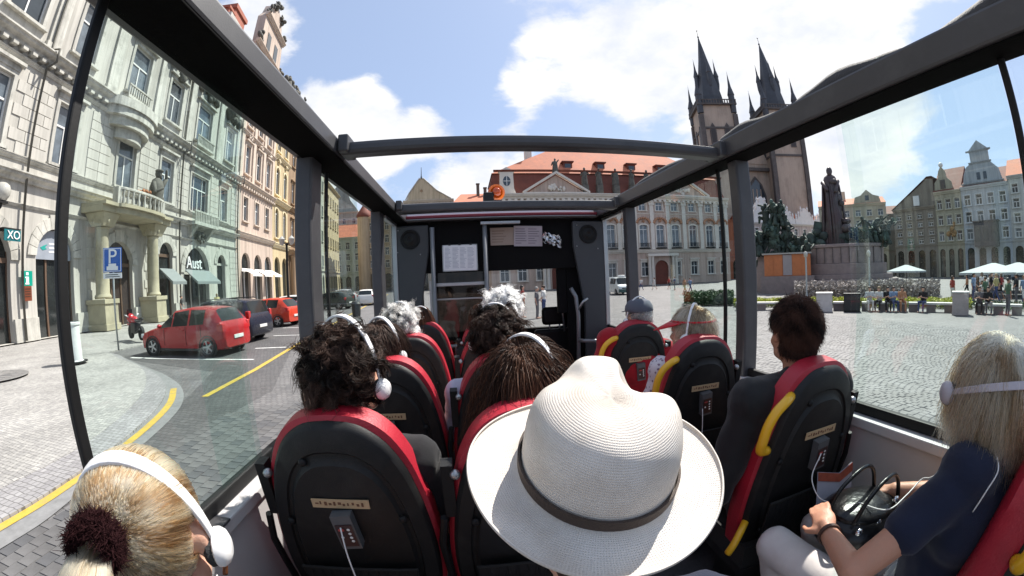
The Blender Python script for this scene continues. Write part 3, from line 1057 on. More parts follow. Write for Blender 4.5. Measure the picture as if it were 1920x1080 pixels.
def hair_mat(name, col, col2=None, rough=0.32, rand=0.5, dull=False):
    m, n, l, p = new_mat(name)
    if dull:
        h = p
        h.inputs['Specular IOR Level'].default_value = 0.22
    else:
        n.remove(p)
        h = n.new('ShaderNodeBsdfHairPrincipled')
        h.parametrization = 'COLOR'
    hi = n.new('ShaderNodeAttribute')
    hi.attribute_name = 'streak'
    h.inputs['IOR'].default_value = 1.42
    rp = n.new('ShaderNodeValToRGB')
    rp.color_ramp.elements[0].position = 0.2
    rp.color_ramp.elements[1].position = 0.8
    rp.color_ramp.elements[0].color = (*[c * (1 - rand) for c in col], 1)
    rp.color_ramp.elements[1].color = (*(col2 or [min(.95, c * (1 + rand)) for c in col]), 1)
    l.new(hi.outputs['Fac'], rp.inputs[0])
    l.new(rp.outputs[0], h.inputs['Base Color' if dull else 'Color'])
    h.inputs['Roughness'].default_value = rough
    if not dull:
        h.inputs['Radial Roughness'].default_value = 0.35
    l.new(h.outputs[0], n['Material Output'].inputs[0])
    return m


SKIN = skin_mat('fair_skin', (0.62, 0.36, 0.26))
SKIN_TAN = skin_mat('tanned_skin', (0.50, 0.26, 0.17))
M_eye = pm('eye_white', (0.8, 0.78, 0.75), 0.15, 0.03)


def cloth(name, col, rough=0.85, var=0.12, bump=0.25):
    return pm(name, col, rough, var, 7, bump, 380, spec=0.2, sheen=0.15)


def remeshed(mb, name, mats, voxel, smooth=4, wrinkle=0.0, wsize=0.1):
    me = mb.mesh(name + '_raw', mats)
    o = bpy.data.objects.new('tmp', me)
    COL.objects.link(o)
    r = o.modifiers.new('r', 'REMESH')
    r.mode = 'VOXEL'
    r.voxel_size = voxel
    if smooth:
        s = o.modifiers.new('s', 'SMOOTH')
        s.factor = 0.5
        s.iterations = smooth
    if wrinkle:
        tx = bpy.data.textures.get('folds_%g' % wsize) or bpy.data.textures.new('folds_%g' % wsize, 'CLOUDS')
        tx.noise_scale = wsize
        tx.noise_depth = 2
        d = o.modifiers.new('d', 'DISPLACE')
        d.texture = tx
        d.texture_coords = 'GLOBAL'
        d.strength = wrinkle
        d.mid_level = 0.5
    dg = bpy.context.evaluated_depsgraph_get()
    out = bpy.data.meshes.new_from_object(o.evaluated_get(dg))
    out.name = name
    out.polygons.foreach_set('use_smooth', [True] * len(out.polygons))
    bpy.data.objects.remove(o)
    bpy.data.meshes.remove(me)
    return out


def head_frame(hc, yaw, pitch=0.0, roll=0.0):
    return Matrix.Translation(hc) @ Matrix.Rotation(yaw, 4, 'Z') @ Matrix.Rotation(pitch, 4, 'X') @ Matrix.Rotation(roll, 4, 'Y')


def add_head(mb, H, fem=False):
    Q = H.to_3x3()
    P = lambda x, y, z: H @ Vector((x, y, z))
    mb.ell(P(0, -.015, .03), (.076, .096, .091), 20, 14, Q)
    mb.ell(P(0, .030, -.015), (.064, .066, .095), 18, 12, Q)
    mb.ell(P(0, .050, -.085), (.042, .040, .030), 12, 8, Q)
    for s in (-1, 1):
        mb.ell(P(s * .042, .052, -.035), (.026, .030, .026), 12, 8, Q)
        mb.ell(P(s * .045, .020, -.075), (.022, .045, .024), 10, 8, Q)
        e = Q @ Matrix.Rotation(R(-s * 22), 3, 'Z') @ Matrix.Rotation(R(14), 3, 'X')
        mb.ell(P(s * .080, -.008, -.008), (.009, .020, .033), 12, 8, e)
        mb.ell(P(s * .084, -.018, -.004), (.006, .011, .028), 10, 8, e)
        mb.ell(P(s * .030, .082, .018), (.024, .012, .009), 10, 6, Q)
    mb.caps(P(0, .088, .008), P(0, .106, -.030), .009, .013)
    for s in (-1, 1):
        mb.ell(P(s * .012, .096, -.036), (.010, .010, .008), 8, 6, Q)
    mb.ell(P(0, .088, -.060), (.022, .012, .007), 10, 6, Q)
    mb.ell(P(0, .086, -.072), (.019, .012, .008), 10, 6, Q)


SC_Y = np.array([-.12, -.06, -.02, .0, .025, .05, .075, .12])
SC_Z = np.array([-.080, -.080, -.06, .0, .02, .055, .085, .09])


def scalp_mask(p, low=0.0):
    """p: points in the head's own frame"""
    lim = np.interp(p[:, 1], SC_Y, SC_Z) + low
    ok = p[:, 2] > lim
    ear = (np.abs(p[:, 0]) > .066) & (p[:, 1] > -.035) & (p[:, 1] < .03) & (p[:, 2] < .030)
    return ok & ~ear & (p[:, 2] > -.10)


def set_scalp(me, H, slot, low=0.0):
    n = len(me.polygons)
    c = np.zeros(n * 3)
    me.polygons.foreach_get('center', c)
    c = c.reshape(-1, 3)
    Hi = np.array(H.inverted())
    p = c @ Hi[:3, :3].T + Hi[:3, 3]
    near = np.linalg.norm(p - np.array([0, -.01, .02]), axis=1) < .14
    m = np.zeros(n, int)
    m[near & scalp_mask(p, low)] = slot
    me.polygons.foreach_set('material_index', m.tolist())


EC, ER = np.array([0, -.015, .03]), np.array([.078, .098, .093])


def hair_strands(name, H, mat, parent, style, n, length=0.05, steps=8, radius=0.0011, seed=1, low=0.0, lift=1.10, tie=None, part=None, rand=1.0, gravity=0.3):
    """strands grown from the scalp in the head's own frame"""
    rg = np.random.default_rng(seed)
    d = rg.normal(size=(n * 4, 3))
    d /= np.linalg.norm(d, axis=1)[:, None]
    p = EC + d * ER
    p = p[scalp_mask(p, low)][:n]
    n = len(p)
    nrm = (p - EC) / ER ** 2
    nrm /= np.linalg.norm(nrm, axis=1)[:, None]
    Q = np.array(H.to_3x3())
    down = Q.T @ np.array([0, 0, -1.0])
    path = np.zeros((n, steps, 3))
    path[:, 0] = p
    L = length * (1 + rg.normal(0, .18, n) * rand)[:, None]

    def push(q, k):
        s = (q - EC) / (ER * k)
        r = np.linalg.norm(s, axis=1)[:, None]
        return np.where(r < 1, EC + (q - EC) / np.maximum(r, 1e-6), q)
    if style == 'curly':
        nc = max(60, n // 40)                                   # strands gather in locks
        ci = rg.choice(n, nc, replace=False)
        own = np.argmin(((p[:, None] - p[ci][None]) ** 2).sum(2), axis=1)
        pc = p[ci][own]
        ph = (rg.uniform(0, 6.28, nc)[own] + rg.normal(0, .25, n))[:, None]
        tw = rg.choice([-1, 1], nc)[own][:, None]
        a = np.cross(nrm, rg.normal(size=(nc, 3))[own])
        a /= np.linalg.norm(a, axis=1)[:, None]
        b = np.cross(nrm, a)
        cr = (0.006 + rg.random((nc, 1))[own] * .006) * rand * min(1, length / .04)
        lean = rg.normal(0, .6, (nc, 3))[own] + rg.normal(0, .16, (n, 3)) + down * .45
        L = L * (1 + rg.normal(0, .22, nc)[own][:, None])
        for k in range(1, steps):
            t = k / (steps - 1)
            ang = ph + tw * t * 11
            path[:, k] = p + (pc - p) * t * .5 + nrm * L * np.sin(t * 2.2) * .78 + lean * L * t * t * .75 + (a * (np.cos(ang) - np.cos(ph)) + b * (np.sin(ang) - np.sin(ph))) * cr
            path[:, k] = push(path[:, k], 1.03)
    elif style == 'pony':
        T = np.array(tie)
        for k in range(1, steps):
            t = k / (steps - 1)
            # slide over the skull towards the tie
            q = p + (T - p) * t
            s = (q - EC) / (ER * (1.045 + .05 * math.sin(PI * t)))
            r = np.linalg.norm(s, axis=1)[:, None]
            q2 = EC + (q - EC) / np.maximum(r, 1e-6)
            wgt = 1 - max(0, (t - .75) / .25) ** 1.5
            path[:, k] = q2 * wgt + (T + (q - T) * .3) * (1 - wgt)
            path[:, k] += rg.normal(0, .0014, (n, 1)) * nrm * math.sin(PI * t) * rand
    else:
        crown = np.array([0, -.045, .12]) if part is None else np.array(part)
        v = p - crown
        v -= nrm * np.sum(v * nrm, axis=1)[:, None]
        v /= np.linalg.norm(v, axis=1)[:, None] + 1e-6
        wave = rg.normal(0, .22, (n, 3)) * rand
        v = v + nrm * (0.45 if style == 'short' else 0.30) + wave * (1.0 if style == 'short' else .4)
        v /= np.linalg.norm(v, axis=1)[:, None]
        cur = p.copy()
        ds = L / (steps - 1)
        ph = rg.uniform(0, 6.28, (n, 1))
        cph = (np.sin(p @ np.array([60, 25, 40.])) * 3 + np.sin(p @ np.array([-30, 70, 20.])) * 3)[:, None]
        lk = 1.04 + (lift - 1.04) * rg.random((n, 1))
        for k in range(1, steps):
            v = v * (1 - gravity) + down * gravity + wave * .06
            v /= np.linalg.norm(v, axis=1)[:, None]
            cur = cur + v * ds
            s = (cur - EC) / (ER * lk)
            r = np.linalg.norm(s, axis=1)[:, None]
            below = cur[:, 2:3] < -.03
            cur = np.where((r < 1) & ~below, EC + (cur - EC) / np.maximum(r, 1e-6), cur)
            neck = np.linalg.norm(cur[:, :2] - np.array([0, -.03]), axis=1)[:, None]
            f = np.where(below & (neck < .068), .068 / np.maximum(neck, 1e-4), 1.0)
            cur = np.concatenate([(cur[:, :2] - np.array([0, -.03])) * f + np.array([0, -.03]), cur[:, 2:]], 1)
            path[:, k] = cur + (np.sin(ph + k * 1.1) * .0022 + np.sin(cph + k * .75) * .0065 * (style == 'long') * min(1, k / 4)) * rand * nrm
    return curves_obj(name, path, H, mat, parent, radius)


def curves_obj(name, path, H, mat, parent, radius):
    n, steps = path.shape[:2]
    M = np.array(H)
    pts = path.reshape(-1, 3) @ M[:3, :3].T + M[:3, 3]
    hc = bpy.data.hair_curves.new(name)
    hc.add_curves([steps] * n)
    hc.attributes['position'].data.foreach_set('vector', pts.astype(np.float32).ravel())
    rad = hc.attributes.get('radius') or hc.attributes.new('radius', 'FLOAT', 'POINT')
    prof = np.tile(radius * (1 - .75 * np.linspace(0, 1, steps) ** 2), n)
    rad.data.foreach_set('value', prof.astype(np.float32))
    root = path[:, 0]
    rs = np.random.default_rng(n)
    k3 = rs.normal(0, 1, (5, 3)) * np.array([70, 70, 45])
    sv = 0.5 + 0.16 * np.sin(root @ k3.T + rs.uniform(0, 6, 5)).sum(1) + rs.normal(0, .16, n)
    st_ = hc.attributes.new('streak', 'FLOAT', 'CURVE')
    st_.data.foreach_set('value', np.clip(sv, 0, 1).astype(np.float32))
    hc.materials.append(mat)
    return link(name, hc, parent)


def add_hand(mb, wrist, d, palm_n, s=1.0, curl=0.6, thumb=1):
    """palm, four bent fingers of unequal length and a thumb; d: direction of the hand, palm_n: where the palm faces"""
    d = Vector(d).normalized()
    pn = Vector(palm_n)
    pn = (pn - d * pn.dot(d)).normalized()
    side = d.cross(pn).normalized() * thumb
    w = Vector(wrist)
    c = w + d * .045 * s
    Q = Matrix((side, d, pn)).transposed()
    mb.ell(c, (.038 * s, .050 * s, .016 * s), 12, 8, Q)
    mb.caps(w - d * .01, w + d * .03 * s, .024 * s, .026 * s)
    for i, L in enumerate((.070, .078, .073, .058)):
        b = w + d * .082 * s + side * (.027 - i * .018) * s
        a = R(18 + 50 * curl)
        p0, dd = b, d
        for q, f in enumerate((.45, .32, .23)):
            ang = a * (.55 + .35 * q)
            dd = (d * math.cos(ang) + pn * math.sin(ang)).normalized()
            p1 = p0 + dd * L * f * s
            mb.caps(p0, p1, (.0088 - q * .0008) * s, (.0082 - q * .0008) * s, 8)
            p0 = p1
    t0 = w + d * .022 * s + side * .030 * s
    t1 = t0 + (d * .6 + side * .75 + pn * .25).normalized() * .034 * s
    t2 = t1 + (d * .85 + side * .25 + pn * .45).normalized() * .030 * s
    mb.caps(t0, t1, .0125 * s, .0105 * s, 8).caps(t1, t2, .0100 * s, .0085 * s, 8)


def sitter(label, x, y, ztop, yaw=0.0, pitch=0.0, roll=0.0, fem=False, shirt=None, trousers=None, skin=SKIN, scalp=None, sleeve='short',
           voxel=0.011, arms=None, neck_low=0.0, seat_h=-0.93, collar=False, big=1.0, hands=True, leg=1.0, armr=1.0, slv=.72):
    """a seated passenger; returns the Empty and the head's frame"""
    hc = Vector((x, y, ztop - .138))
    H = head_frame(hc, yaw, pitch, roll)
    nb = Vector((x, y - .035, ztop - .138 - .175 - neck_low))
    sw = (.155 if fem else .178) * big
    rt = (.92 if fem else 1.05) * armr
    t = thing('person', label, 'person', (x, y + .05, -1.452))
    J = {}
    for s in (-1, 1):
        J[s, 'sh'] = nb + Vector((s * sw, -.005, -.055))
        J[s, 'el'] = J[s, 'sh'] + Vector((s * .055, .07, -.27))
        J[s, 'wr'] = J[s, 'el'] + Vector((-s * .07, .20, -.03))
        J[s, 'hip'] = Vector((x + s * .09, y + .06, seat_h))
        J[s, 'kn'] = Vector((x + s * .11, y + .46, seat_h + .01))
        J[s, 'an'] = Vector((x + s * .10, y + .44, -1.37))
    J.update(arms or {})
    pel = Vector((x, y + .03, seat_h + .02))
    mid = (nb + pel) / 2

    def torso(mb, g):
        mb.caps(J[-1, 'sh'], J[1, 'sh'], .062 * rt + g, .062 * rt + g, 14)
        mb.ell(nb + Vector((0, .01, -.15)), ((.150 if fem else .168) * big * rt + g, .100 * rt + g, .16 + g), 18, 12)
        mb.ell(mid + Vector((0, .015, -.05)), ((.125 if fem else .150) * big * rt + g, .105 * rt + g, .22 + g), 18, 12)
        mb.ell(pel, (.170 * big + g, .120 + g, .12 + g), 18, 12)
        mb.caps(nb + Vector((0, 0, -.05)), nb + Vector((0, .0, .0)), .09 + g, .058 + g, 14)
        if fem:
            for s in (-1, 1):
                mb.ell(nb + Vector((s * .07, .085, -.19)), (.062 + g, .055 + g, .062 + g), 12, 8)
    body = MB()
    add_head(body, H, fem)
    body.caps(H @ Vector((0, -.025, -.06)), nb + Vector((0, .0, -.03)), .052 if fem else .058, .060 if fem else .066, 14)
    torso(body, -.006)
    for s in (-1, 1):
        body.caps(J[s, 'sh'], J[s, 'el'], .046 * rt, .036 * rt, 12).caps(J[s, 'el'], J[s, 'wr'], .038 * rt, .026 * rt, 12)
        dd = (J[s, 'wr'] - J[s, 'el']).normalized()
        if hands:
            add_hand(body, J[s, 'wr'] + dd * .01, J.get((s, 'hd'), dd + Vector((0, .3, -.35))), J.get((s, 'pn'), Vector((-s * .3, 0, -1))), .95 if fem else 1.05, thumb=-1 if s > 0 else 1)
        body.caps(J[s, 'hip'], J[s, 'kn'], .078, .055, 12).caps(J[s, 'kn'], J[s, 'an'], .052, .036, 12)
        body.caps(J[s, 'an'], J[s, 'an'] + Vector((0, .14, -.035)), .04, .03, 10)
    mats = [skin, scalp or skin]
    me = remeshed(body, 'body', mats, voxel, 3)
    if scalp:
        set_scalp(me, H, 1)
    bo = link('body', me, t)
    if shirt:
        sm = MB()
        torso(sm, .010)
        for s in (-1, 1):
            e = J[s, 'el']
            if sleeve == 'short':
                e = J[s, 'sh'].lerp(J[s, 'el'], slv)
                sm.caps(J[s, 'sh'], e, .060 * rt, .056 * rt, 14)
            elif sleeve == 'long':
                sm.caps(J[s, 'sh'], e, .060 * rt, .050 * rt, 14).caps(e, J[s, 'wr'], .050 * rt, .037 * rt, 14)
        if collar:
            sm.caps(nb + Vector((-.03, -.015, -.01)), nb + Vector((.03, -.015, -.01)), .072, .072, 14)
        link('shirt', remeshed(sm, 'shirt', shirt, 0.012, 3, 0.018, 0.085), t)
    if trousers:
        tm = MB()
        tm.ell(pel + Vector((0, .01, -.03)), (.178 * big, .128, .12), 18, 12)
        for s in (-1, 1):
            tm.caps(J[s, 'hip'], J[s, 'hip'].lerp(J[s, 'kn'], leg), .090, lerp(.090, .068, leg), 14)
            if leg == 1.0:
                tm.caps(J[s, 'kn'], J[s, 'an'], .066, .056, 14)
        link('trousers', remeshed(tm, 'trousers', trousers, 0.013, 3, 0.016, 0.09), t)
    for s in (-1, 1):
        MB().ell(H @ Vector((s * .031, .079, .004)), .0115, 10, 8).build('eye', M_eye, t, True)
    t['H'] = [v for row in H for v in row]
    return t, H, J


M_hp = pm('headphone_white_plastic', (0.80, 0.79, 0.79), 0.35, 0.03, 8, coat=0.15)
M_hp_grey = pm('headphone_grey_plastic', (0.40, 0.37, 0.41), 0.4, 0.05, 8)
M_foam = pm('ear_foam', (0.03, 0.03, 0.032), 0.9, 0.2, 30, 0.5, 200)
M_cable = pm('white_cable', (0.72, 0.71, 0.70), 0.4, 0.05, 10)


def headphones(H, label, tilt=0.0, mat=None, rx=.092, rz=.155, w=.020, cups=True, off=(0, 0, 0)):
    """white loan headphones: a flat sprung band over the head with a round cup at each end; tilt leans the band to the back"""
    mat = mat or M_hp
    F = H @ Matrix.Translation(Vector((0, -.004, -.012)) + Vector(off)) @ Matrix.Rotation(tilt, 4, 'X')
    t = thing('headphones', label, 'headphones', (F @ Vector((0, 0, rz)))[:], 0, 'loan headphones worn by the passengers')
    pts = []
    for i in range(25):
        a = R(-4 + 188 * i / 24)
        pts.append(F @ Vector((rx * math.cos(a), 0, rz * math.sin(a))))
    up = F.to_3x3() @ Vector((0, 1, 0))
    MB().tube(pts, [0.55 + .45 * math.sin(PI * i / 24) ** .6 for i in range(25)], flat=(.007, w), up=up).build('headband', mat, t, 50, 0.0015)
    if cups:
        for s in (-1, 1):
            c = MB(F @ Matrix.Translation((s * (rx + .004), 0, -.012)) @ Matrix.Rotation(R(90 * s), 4, 'Y'))
            c.lathe([(0.0, .016), (.014, .016), (.024, .011), (.029, .003), (.029, -.004), (.024, -.008), (0, -.008)], 20)
            cu = c.build('ear_cup', mat, t, 40)
            c = MB(F @ Matrix.Translation((s * (rx - .008), 0, -.012)) @ Matrix.Rotation(R(90 * s), 4, 'Y'))
            c.lathe([(0, .006), (.026, .006), (.028, -.002), (.022, -.008), (0, -.006)], 18)
            c.build('ear_pad', M_foam, cu, 40)
    return t


def cable(label, pts, r=0.0016, mat=None):
    mb = MB().tube(smoothline(pts, 6), r, 6)
    return tag(mb.build('headphone_cable', mat or M_cable, None, True), label, 'cable')


CL_black = cloth('black_cotton', (0.018, 0.018, 0.020))
CL_jacket = cloth('black_jacket', (0.012, 0.012, 0.013), 0.6)
CL_navy = cloth('navy_jersey', (0.012, 0.016, 0.036))
CL_khaki = cloth('pale_capri_cotton', (0.62, 0.58, 0.56))
CL_denim = cloth('faded_denim', (0.10, 0.14, 0.22))
CL_lightblue = cloth('pale_blue_cotton', (0.50, 0.54, 0.66))
CL_red = cloth('red_cotton', (0.32, 0.012, 0.02))
CL_grey = cloth('grey_cotton', (0.30, 0.30, 0.31))
CL_peach = cloth('peach_cotton', (0.55, 0.32, 0.22))

S_dark = pm('scalp_dark', (0.012, 0.009, 0.008), 0.8)
S_brown = pm('scalp_brown', (0.045, 0.020, 0.013), 0.8)
S_blond = pm('scalp_blond', (0.40, 0.26, 0.14), 0.8)
S_ash = pm('scalp_ash', (0.25, 0.20, 0.15), 0.8)
S_grey = pm('scalp_grey', (0.22, 0.21, 0.20), 0.8)
HM_dark = hair_mat('hair_black_brown', (0.014, 0.009, 0.007), (0.075, 0.043, 0.031), 0.45, .5, True)
HM_brown = hair_mat('hair_chestnut', (0.040, 0.018, 0.011), (0.145, 0.066, 0.037), 0.42, .5, True)
HM_redbrown = hair_mat('hair_auburn_dark', (0.022, 0.011, 0.008), (0.085, 0.040, 0.027), 0.45, .5, True)
HM_blond = hair_mat('hair_honey_blond', (0.38, 0.18, 0.065), (0.88, 0.62, 0.35), 0.3, 0.68)
HM_ash = hair_mat('hair_ash_blond', (0.34, 0.185, 0.085), (0.80, 0.60, 0.38), 0.32, 0.62)
HM_sand = hair_mat('hair_sandy', (0.26, 0.16, 0.08), (0.60, 0.45, 0.28), 0.3, 0.5)
HM_grey = hair_mat('hair_grey', (0.30, 0.28, 0.26), (0.66, 0.64, 0.61), 0.35, 0.6)
HM_white = hair_mat('hair_white', (0.72, 0.70, 0.67), (0.93, 0.92, 0.90), 0.35, 0.25)

# 1 blonde woman with a ponytail
t, H, J = sitter('woman with a blonde ponytail and dark scrunchie, nearest passenger by the left window', -0.455, 0.375, -0.182, R(24), R(-4), 0, True, cloth('dark_teal_cotton', (0.03, 0.05, 0.06)), CL_denim, SKIN, S_blond, voxel=0.006, leg=.55,
                 arms={(1, 'kn'): Vector((-.375, .775, -.845))})
tie = (0.004, -.122, .064)
hair_strands('hair', H, HM_blond, t, 'pony', 38000, tie=tie, steps=11, radius=0.00058, seed=3, low=-.012)
rg = np.random.default_rng(8)
n = 8000
path = np.zeros((n, 12, 3))
a0 = rg.uniform(0, 6.28, n)
r0 = np.sqrt(rg.random(n))
Qd = np.array(H.to_3x3()).T @ np.array([0, 0, -1.0])
for k in range(12):
    tt = k / 11
    wd = .015 + .026 * min(1, tt * 3) * (1 - .35 * tt)
    c = np.array([-.025 * tt, -.122 - .070 * math.sin(min(1, tt * 2.4) * PI / 2), .064]) + Qd * .23 * max(0, tt - .10) ** 1.25
    path[:, k] = c + np.stack([np.cos(a0) * r0 * wd, np.sin(a0) * r0 * wd * .75, np.sin(a0 * 2) * .003], 1)
curves_obj('ponytail', path * 1.0, H, HM_blond, t, 0.00065)
n = 5200                                                          # the frayed scrunchie
path = np.zeros((n, 3, 3))
a0 = rg.uniform(0, 6.28, n)
b0 = rg.uniform(-1.9, 1.9, n)
ring = np.stack([np.cos(a0) * .020, -.140 + .014 * np.sin(b0) * .6, +.066 + np.sin(a0) * .023], 1)
ctr = np.stack([np.cos(a0) * .022, np.full(n, -.140), +.066 + np.sin(a0) * .022], 1)
out = ring - ctr + np.stack([np.cos(a0) * np.cos(b0), np.sin(b0), np.sin(a0) * np.cos(b0)], 1) * .0075
for k in range(3):
    path[:, k] = ctr + out * (.6 + .38 * k) + rg.normal(0, .0026, (n, 3)) * k
M_scr = pm('scrunchie_yarn', (0.022, 0.007, 0.008), 0.9, 0.3, spec=0.1)
scr = curves_obj('yarn_fringe', path, H, M_scr, None, 0.0007)
M_scrH = thing('scrunchie', 'dark brown frayed scrunchie round the blonde ponytail', 'hair tie', (H @ Vector((0, -.140, .066)))[:])
scr.parent = M_scrH
scr.matrix_parent_inverse = M_scrH.matrix_basis.inverted()
stuff(scr)
MB(H).tube([(math.cos(a) * .022, -.140, .066 + math.sin(a) * .022) for a in np.linspace(0, 2 * PI, 25)[:-1]], .010, 10, closed=True).build('band', M_scr, M_scrH, True)
headphones(H, 'white headphones on the blonde woman with the ponytail', R(17), w=.024, rz=.149, rx=.094)
cable('thin white cable hanging from the blonde woman\'s ear cup', [(-0.352, .372, -.36), (-0.345, .36, -.42), (-.335, .37, -.5), (-.33, .40, -.62)], .0013)
MB(H).tube(smoothline([(.084, .02, -.055), (.087, .03, -.072), (.083, .028, -.088)], 5), .0045, 8).build('earring', pm('dark_amber', (0.12, 0.04, 0.015), 0.25, 0.1), t, True)

# 2 the man under the straw hat
t, H, J = sitter('person under the white straw hat, dark shirt and pale blue trousers', 0.148, 0.435, -0.190, 0, R(14), 0, False, CL_navy, CL_lightblue, SKIN, S_brown, voxel=0.010, neck_low=-.03, collar=True,
                 arms={(1, 'kn'): Vector((.545, .72, -.885)), (1, 'an'): Vector((.54, .74, -1.37))})

# 3 curly-haired man
t, H, J = sitter('man with dark curly hair and dark t-shirt, in the seat nearest the left window post', -0.345, 1.065, -0.118, R(-22), 0, 0, False, CL_black, CL_denim, SKIN, S_dark, voxel=0.009)
hair_strands('hair', H, HM_dark, t, 'curly', 26000, 0.031, 14, 0.00095, 5, low=-.004)
headphones(H, 'white headphones on the man with dark curly hair', R(4), rz=.187, rx=.114, w=.019)

# 4 brown-haired woman
t, H, J = sitter('woman with long wavy chestnut hair just beyond the straw hat', 0.165, 1.10, -0.175, R(-38), 0, 0, True, CL_black, CL_denim, SKIN, S_brown, voxel=0.010)
hair_strands('hair', H, HM_brown, t, 'long', 32000, 0.24, 16, 0.00075, 6, low=-.01, lift=1.24, gravity=0.22, rand=1.5)
headphones(H, 'white headphones on the woman with long chestnut hair', R(4), rz=.166, rx=.106, w=.020)

# 5 man in the black jacket
t, H, J = sitter('man with short dark auburn hair in a black jacket, looking at the square', 1.135, 1.06, -0.095, R(-14), 0, 0, False, CL_jacket, CL_black, SKIN_TAN, S_brown, 'long', voxel=0.010, collar=True, neck_low=-.01,
                 big=1.12, armr=1.22,
                 arms={(-1, 'sh'): Vector((.915, 1.03, -.445)), (-1, 'el'): Vector((.815, 1.05, -.76)), (-1, 'wr'): Vector((.93, 1.28, -.82))})
hair_strands('hair', H, HM_redbrown, t, 'short', 26000, 0.030, 7, 0.0008, 7, low=.016, lift=1.07, gravity=0.13, rand=1.45)

# 6 woman at the right edge
arms = {(-1, 'sh'): Vector((1.035, .325, -.455)), (-1, 'el'): Vector((.800, .44, -.685)), (-1, 'wr'): Vector((.868, .585, -.690)), (-1, 'hd'): Vector((.05, .1, .03)), (-1, 'pn'): Vector((.5, -.1, -.8)),
        (-1, 'kn'): Vector((.905, .80, -.88)), (1, 'kn'): Vector((1.13, .82, -.90)), (-1, 'hip'): Vector((.98, .42, -.93)), (1, 'el'): Vector((1.36, .42, -.66)), (1, 'wr'): Vector((1.25, .62, -.70))}
t, H, J = sitter('woman with an ash blonde bob and navy t-shirt holding a black bag', 1.150, 0.350, -0.160, R(-42), R(4), 0, True, CL_navy, CL_khaki, SKIN_TAN, S_ash, voxel=0.0055, arms=arms, neck_low=-.035, big=1.08, armr=1.18, slv=.56)
W_right = t
hair_strands('hair', H, HM_ash, t, 'bob', 26000, 0.132, 14, 0.0007, 9, low=-.005, lift=1.2, gravity=0.22, rand=1.2)
headphones(H, 'grey headphones with the band round the back of the bobbed ash blonde head', R(66), M_hp_grey, rx=.112, rz=.148, w=.018, cups=True, off=(0, .005, .010))
w = J[-1, 'wr']
dd = (w - J[-1, 'el']).normalized()
mb = MB()
u = dd.orthogonal().normalized()
v = dd.cross(u)
mb.tube([w + dd * .0 + (u * math.cos(a) + v * math.sin(a)) * .031 for a in np.linspace(0, 2 * PI, 21)[:-1]], 1.0, closed=True, flat=(.004, .012), up=dd)
tag(mb.build('bracelet', pm('dark_leather_strap', (0.06, 0.03, 0.02), 0.5, 0.15), None, 40), 'narrow dark bracelet on the wrist of the woman in navy', 'bracelet')

# 7 second row
t, H, J = sitter('passenger with straight dark hair just beyond the curly-haired man, second row', -0.385, 1.74, -0.160, R(-28), 0, 0, True, CL_peach, CL_denim, SKIN_TAN, S_dark, voxel=0.012)
hair_strands('hair', H, HM_dark, t, 'bob', 7000, 0.12, 10, 0.0014, 10, lift=1.14, gravity=0.2)
headphones(H, 'white headphones on the dark brown head in the second row by the window', R(5), rx=.100, rz=.164)
t, H, J = sitter('passenger with thick dark hair in a pale lilac shirt, aisle seat of the second row', 0.125, 1.74, -0.132, R(-14), 0, 0, False, CL_lightblue, CL_denim, SKIN_TAN, S_dark, voxel=0.012)
hair_strands('hair', H, HM_dark, t, 'curly', 11000, 0.034, 9, 0.0014, 11)
headphones(H, 'thin white headband over the thick dark hair in the second row', R(8), rx=.108, rz=.176, w=.013)
def dotted(name, base, ink):
    m, n, l, p = new_mat(name)
    tc = n.new('ShaderNodeTexCoord')
    v = n.new('ShaderNodeTexVoronoi')
    v.inputs['Scale'].default_value = 55
    l.new(tc.outputs['Object'], v.inputs['Vector'])
    rp = n.new('ShaderNodeValToRGB')
    rp.color_ramp.elements[0].position = 0.28
    rp.color_ramp.elements[0].color = (*ink, 1)
    rp.color_ramp.elements[1].position = 0.36
    rp.color_ramp.elements[1].color = (*base, 1)
    l.new(v.outputs['Distance'], rp.inputs[0])
    l.new(rp.outputs[0], p.inputs['Base Color'])
    p.inputs['Roughness'].default_value = 0.85
    return m


t, H, J = sitter('woman with short sandy hair and red sun visor in a white patterned blouse', 1.105, 1.74, -0.172, R(42), 0, 0, True, dotted('patterned_blouse', (0.62, 0.58, 0.62), (0.22, 0.16, 0.22)), CL_denim, SKIN, S_blond, voxel=0.010, armr=1.15,
                 arms={(-1, 'sh'): Vector((.915, 1.69, -.475)), (-1, 'el'): Vector((.85, 1.74, -.74))})
hair_strands('hair', H, HM_sand, t, 'short', 9000, 0.062, 8, 0.0013, 12, lift=1.13, gravity=0.2)
headphones(H, 'white headphones over the sandy hair of the woman in the red visor', R(6), rx=.102, rz=.160, w=.013)
M_visor = cloth('red_visor_cloth', (0.55, 0.02, 0.03), 0.6)
vz = thing('sun_visor', 'red sun visor on the sandy-haired woman', 'visor', (H @ Vector((0, .09, .05)))[:])
mb = MB(H)
va, vb, N = [], [], 17
for i in range(N):
    a = R(18 + 144 * i / (N - 1))
    va.append((.098 * math.cos(a), -.012 + .122 * math.sin(a), .056))
    q = math.sin(PI * i / (N - 1)) ** .7
    vb.append((.108 * math.cos(a), -.012 + .122 * math.sin(a) + .095 * q, .056 - .050 * q))
mb.add(va + vb, [(i, i + 1, N + i + 1, N + i) for i in range(N - 1)])
pk = mb.build('peak', M_visor, vz, True)
pk.modifiers.new('thickness', 'SOLIDIFY').thickness = 0.004
mb = MB(H).tube([(.092 * math.cos(a), -.012 + .114 * math.sin(a), .060) for a in np.linspace(0, 2 * PI, 33)[:-1]], 1.0, closed=True, flat=(.003, .009), up=(H.to_3x3() @ Vector((0, 0, 1))))
mb.build('visor_band', M_visor, vz, True)
